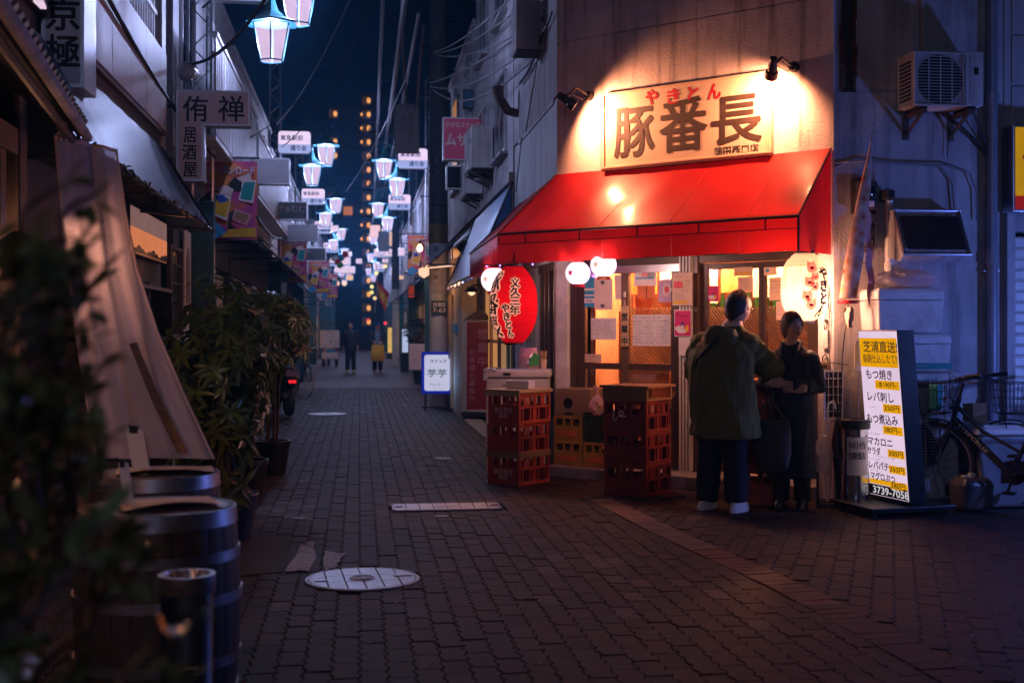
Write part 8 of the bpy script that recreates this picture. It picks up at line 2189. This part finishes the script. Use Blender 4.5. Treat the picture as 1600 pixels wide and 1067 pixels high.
ca=mat('cream_front',(.5,.4,.3),.7,var=.15)
t=thing('snack_bar','cream timber snack-bar front standing a step proud of the building','shopfront',(RX-.02,21.5,0),ROTR)
m=MB();m.bb((-2.5,-.25,0),(2.0,-.01,2.6));m.build('front_wall',ca,t)
m=MB();m.bb((-.6,-.29,.05),(.3,-.251,2.0));d_=m.build('door',M['pale_wood'],t,bevel=.005);m=MB();m.tube([(.2,-.32,.9),(.2,-.32,1.2)],.012,6);m.build('handle',M['alu'],d_)
m=MB();m.bb((.6,-.28,1.35),(1.2,-.251,1.5));m.build('blue_plate',M['cyan_ink'],t)
m=MB();m.bb((-2.4,-.45,.85),(-.8,-.251,.92));m.build('ledge',M['wood'],t)
lamp('POINT',t,(.2,-.75,2.25),12,(1,.46,.2),.06)
m=MB();m.lathe([(0,-.1),(.09,-.04),(.09,.06),(0,.1)],16,(.2,-.75,2.38));m.tube([(.2,-.75,2.45),(.2,-.26,2.5)],.012,6);m.build('lamp',glow('snack_lamp',(1,.6,.4),1.2),t)
a=rw(772,240);
outdoor_unit('pale outdoor unit on brackets high beside the pink sign',(RX,17.6,3.62),.8,.62,.32,ROTR,None,True)
outdoor_unit('smaller outdoor unit bracketed under the pale one',(RX,19.0,3.42),.7,.5,.28,ROTR,None,True)
t=thing('junction_box','dark-bottomed metal cabinet fixed high at the corner of the shop wall','cabinet',(RX,12.75,4.25),ROTR)
m=MB();m.bb((-.2,-.28,0),(.2,0,.5));m.build('case',M['wall_grey'],t,bevel=.006);m=MB();m.bb((-.19,-.27,-.012),(.19,-.01,-.001));m.build('bottom',M['ink'],t)
t=thing('vent_spout','rusty curved vent spout poking out of the shop wall','vent',(RX,14.6,4.1),ROTR)
m=MB();m.tube([(0,0,-.15),(0,-.12,-.12),(0,-.22,.02),(0,-.25,.16)],[.05,.055,.06,.075],14);m.build('spout',mat('rusty_pipe',(.12,.08,.06),.7,var=.5,scale=15),t,smooth=True)
for k,(a,b,s_,lab)in enumerate((((845,60),(822,205),.0,'thin wire hanging down the upper shop wall'),((862,20),(836,66),.05,'black hose looping along the edge of the upper shop wall'),((846,60),(812,130),.06,'black hose following the step in the upper shop wall'),((815,215),(806,300),.02,'thin wire down the blue metal wall near the awning'))):
 cable(lab,[rw(*a,.04),rw(*b,.04)],.012 if k in(1,2)else .006,None,s_)
c=P(748,655,19.3);c.z=0
t=thing('red_standing_sign','tall red roofed sign box with upright characters before the blue awning','sign',c,R(-14))
m=MB();m.bb((-.22,0,.12),(.22,.26,1.55));m.build('case',M['wall_grey'],t,bevel=.008)
m=MB();m.bb((-.19,-.006,.16),(.19,-.0005,1.52));m.build('face',mat('red_face_unlit',(.16,.008,.014),.35,var=.15),t)
m=MB();m.prism([(-.24,1.55),(.24,1.55),(.08,1.66),(0,1.7),(-.08,1.66)],-.02,.28,'Y');m.build('roof',M['wall_brown'],t)
m=MB()
for i,ch in enumerate('営業中'):put_text(m,ch,.06,-.009,1.33-i*.21,.17,.003)
for i,ch in enumerate('お客様大募集中'):put_text(m,ch,-.1,-.009,1.05-i*.12,.1,.001)
m.build('lettering',mat('mauve_print',(.32,.14,.2),.6),t)
m=MB();m.bb((-.27,-.06,.05),(.27,.32,.118));m.build('base',M['black_plastic'],t)
m=MB()
for sx in(-.22,.22):
 for yy in(-.02,.28):m.lathe([(.04,-.02),(.04,.02)],12,(sx,yy,.03),'X')
m.build('caster',M['rubber'],t)
c=P(683,641,21.4);c.z=0
t=thing('snack_sign','white lit standing sign with a deep blue frame beside the wrapped pole','sign',c,R(-3))
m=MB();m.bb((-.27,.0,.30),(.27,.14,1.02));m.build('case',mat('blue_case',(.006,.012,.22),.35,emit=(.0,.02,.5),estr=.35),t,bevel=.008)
pts=[]
for cx_,cz_,a0 in((.18,.93,0),(-.18,.93,90),(-.18,.39,180),(.18,.39,270)):
 for k in range(5):pts.append((cx_+.04*math.cos(R(a0+k*22.5)),cz_+.04*math.sin(R(a0+k*22.5))))
m=MB();m.prism(pts,-.006,-.0005,'Y');m.build('lit_face',glow('snack_face',(.62,.62,.85),.85),t)
m=MB();put_text(m,'スナック',.02,-.009,.86,.08,.002,fit=(.28,.06));put_text(m,'チェンマ',-.04,-.009,.46,.05,.001,fit=(.18,.035));m.build('lettering',M['grey_ink'],t)
m=MB();put_text(m,'芋芋',0,-.009,.655,.14,.003,fit=(.33,.13));m.build('lettering',mat('olive_print',(.12,.12,.02),.6),t)
m=MB()
for sx in(-.22,.18):m.bb((sx,.03,0),(sx+.04,.1,.3))
m.bb((-.26,.04,.05),(.26,.08,.08));m.build('legs',M['dark_metal'],t)
lamp('POINT',t,(0,-.3,.6),4,(.25,.5,1),.15)
c=P(656,602,32);c.z=0
t=thing('a_board','pale A-board with faint print on thin legs up the lane','A-board',c,R(-10))
m=MB();m.bb((-.28,0,.38),(.28,.04,1.05));m.build('board',M['paper_pink'],t,bevel=.005)
m=MB();scribble(m,0,-.004,.75,.4,.4,3,3,.01);m.build('print',M['pink_ink'],t)
m=MB()
for sx in(-.24,.24):m.tube([(sx,.02,.4),(sx*1.15,-.1,0)],.012,6);m.tube([(sx,.03,1.0),(sx,.35,0)],.012,6)
m.build('legs',M['alu'],t)
def lit_stand(label,x0,y0,x1,y1,d,mt):
 a,b=P(x0,y0,d),P(x1,y1,d);w,h=b.x-a.x,a.z-b.z
 t=thing('lit_stand',label,'sign',((a.x+b.x)/2,a.y,0),0)
 m=MB();m.bb((-w/2,0,b.z),(w/2,.2,a.z));m.build('case',M['dark_metal'],t);m=MB();m.bb((-w/2+.03,-.01,b.z+.03),(w/2-.03,-.001,a.z-.03));m.build('lit_face',mt,t)
 m=MB();m.bb((-w/2-.03,-.05,0),(w/2+.03,.25,b.z-.002));m.build('base',M['black_plastic'],t)
 m=MB();scribble(m,0,-.014,(a.z+b.z)/2,w*.5,h*.7,3,5,.015);m.build('lettering',M['brown_ink'],t)
lit_stand('yellow lit standing sign by the far people',605,511,616,552,62,glow('yellow_stand',(.9,.55,.15),.8))
lit_stand('bluish white lit standing sign in front of the far A-board',627,513,639,552,42,glow('white_stand',(.55,.65,.95),.8))
palmate('dark bushy potted plant above the A-board at the snack-bar front',P(655,560,33),1.75,.5,30,.2,31,(0,0),True,.9,(.02,.02,.012))
c=P(596,460,40)
t=thing('striped_flag','red and yellow striped flag hanging slack from a leaning pole','flag',c,0)
fl=[M['red_ink'],M['yellow_ink'],M['red_ink']]
for i,(v0,v1)in enumerate(((0,.25),(.25,.75),(.75,1))):
 m=MB();m.grid(lambda u,v:Vector((-.12+u*.42*(1-.55*(v0+(v1-v0)*v))-.05+.10*(v0+(v1-v0)*v),.05*math.sin(u*6+v),.48-u*.45-(v0+(v1-v0)*v)*.62+.0)),8,6);m.build('stripe',fl[i],t,smooth=True)
m=MB();m.tube([(-.12,0,.55),(-.22,.0,-.6)],.012,6);m.build('pole',M['alu'],t)
c=P(656,388,29.6)
t=thing('bare_bulb','glaring orange bulb on a short arm in front of the poster banner','bulb',c,0)
m=MB();m.lathe([(0,-.09),(.06,-.06),(.075,0),(.05,.06),(.025,.1)],18);m.build('globe',glow('orange_bulb',(1,.55,.3),5),t,smooth=True)
m=MB();m.lathe([(.03,.1),(.03,.17)],12);m.tube([(0,0,.16),(.3,.02,.22),(RX-c.x,.05,.22)],.014,6);m.build('arm',M['dark_metal'],t)
lamp('POINT',t,(0,0,-.14),30,(1,.35,.1),.08)
for k,(x,y,d,col,lab)in enumerate(((527,443,58,(1,.5,.35),'small pinkish lamp low on the white-building row'),(538,443,58,(1,.6,.45),'second small pinkish lamp next to the first'),(602,416,66,(1,.75,.35),'round yellowish lamp high on the snack-bar row'),(588,427,66,(1,.8,.4),'oval yellowish lamp below the high round one'),(581,448,70,(.9,.75,.3),'greenish yellow lamp over the far lane'),(581,457,70,(.8,.7,.25),'lower greenish yellow lamp over the far lane'),(586,466,70,(1,.7,.3),'lowest yellowish lamp near the flag'),(602,505,60,(1,.05,.08),'tiny red lamp near the yellow lit sign'),(575,500,80,(1,.03,.1),'tiny red lamp at the end of the lane'))):
 c=P(x,y,d);t=thing('lane_lamp',lab,'lamp',c,0,'small lamps far along the lane');r_=.11 if col[1]>.2 else .08
 m=MB();m.lathe([(r_*math.cos(a_),r_*math.sin(a_))for a_ in[R(-90+20*q)for q in range(10)]],14);m.build('globe',glow('lane_globe_%d'%k,col,1.3),t,smooth=True)
 m=MB();m.tube([(0,0,r_),(0,.02,r_+.3)],.012,5);m.build('stem',M['dark_metal'],t)
t=thing('fairy_lights','short string of violet fairy lights under the red awning corner','fairy lights',P(800,412,11.5),ROTF)
m=MB();m.tube([(-.35,0,.0),(-.1,0,-.02),(.1,0,.0),(.35,0,.01)],.006,5);m.build('wire',M['cable'],t)
for x in(-.3,-.14,.02,.1,.24):
 m=MB();m.lathe([(0,-.012),(.012,0),(0,.012)],8,(x,0,-.015));m.build('bulb',glow('violet_bulb',(.45,.25,1.0),3),t)
lamp('POINT',t,(-.2,.1,-.06),1.2,(.5,.12,1),.03)
a=P(10,-4,7.6)
t=thing('strip_sign','bright white strip sign over the tiled eave, cut by the photo edge','sign',(a.x-.1,a.y,a.z+.15),R(8))
m=MB();m.bb((-.5,0,-.15),(.32,.2,.3));m.build('case',M['alu'],t);m=MB();m.bb((-.49,-.01,-.14),(.31,-.001,.29));m.build('face',lit_w,t)
m=MB();m.bb((-.49,.01,-.16),(.31,.19,-.151));m.build('bottom_light',lit_w,t)
t=thing('blue_tube_light','slim blue tube lamp standing by the roller shutter beyond the frame edge','tube lamp',(6.5,BY-1.9,1.25),0)
m=MB();m.tube([(0,0,-.45),(0,0,.45)],.018,10);m.build('tube',glow('blue_tube',(.05,.2,1),3),t)
m=MB();m.bb((-.03,.025,-.5),(.03,.06,.5));m.tube([(0,.04,-.5),(0,.04,-1.25)],.015,6);m.lathe([(.1,-1.25),(.1,-1.23),(.02,-1.22)],18);m.build('holder',M['dark_metal'],t)
lamp('POINT',t,(0,-.06,0),230,(.14,.24,1),.1)
# --- thin blue haze added to give a lens-like glow round the lamps
hz=MB();hz.bb((-95,-35,-1.3),(95,295,66))
hm=bpy.data.materials.new('haze');hm.use_nodes=True;hn=hm.node_tree
for n in list(hn.nodes):hn.nodes.remove(n)
ho=hn.nodes.new('ShaderNodeOutputMaterial');hv=hn.nodes.new('ShaderNodeVolumePrincipled')
hv.inputs['Color'].default_value=(.14,.5,.95,1);hv.inputs['Density'].default_value=0.0019;hv.inputs['Anisotropy'].default_value=0.7
hn.links.new(hv.outputs[0],ho.inputs['Volume'])
o=hz.build('haze',hm);o['kind']='stuff'
hm.cycles.homogeneous_volume=True
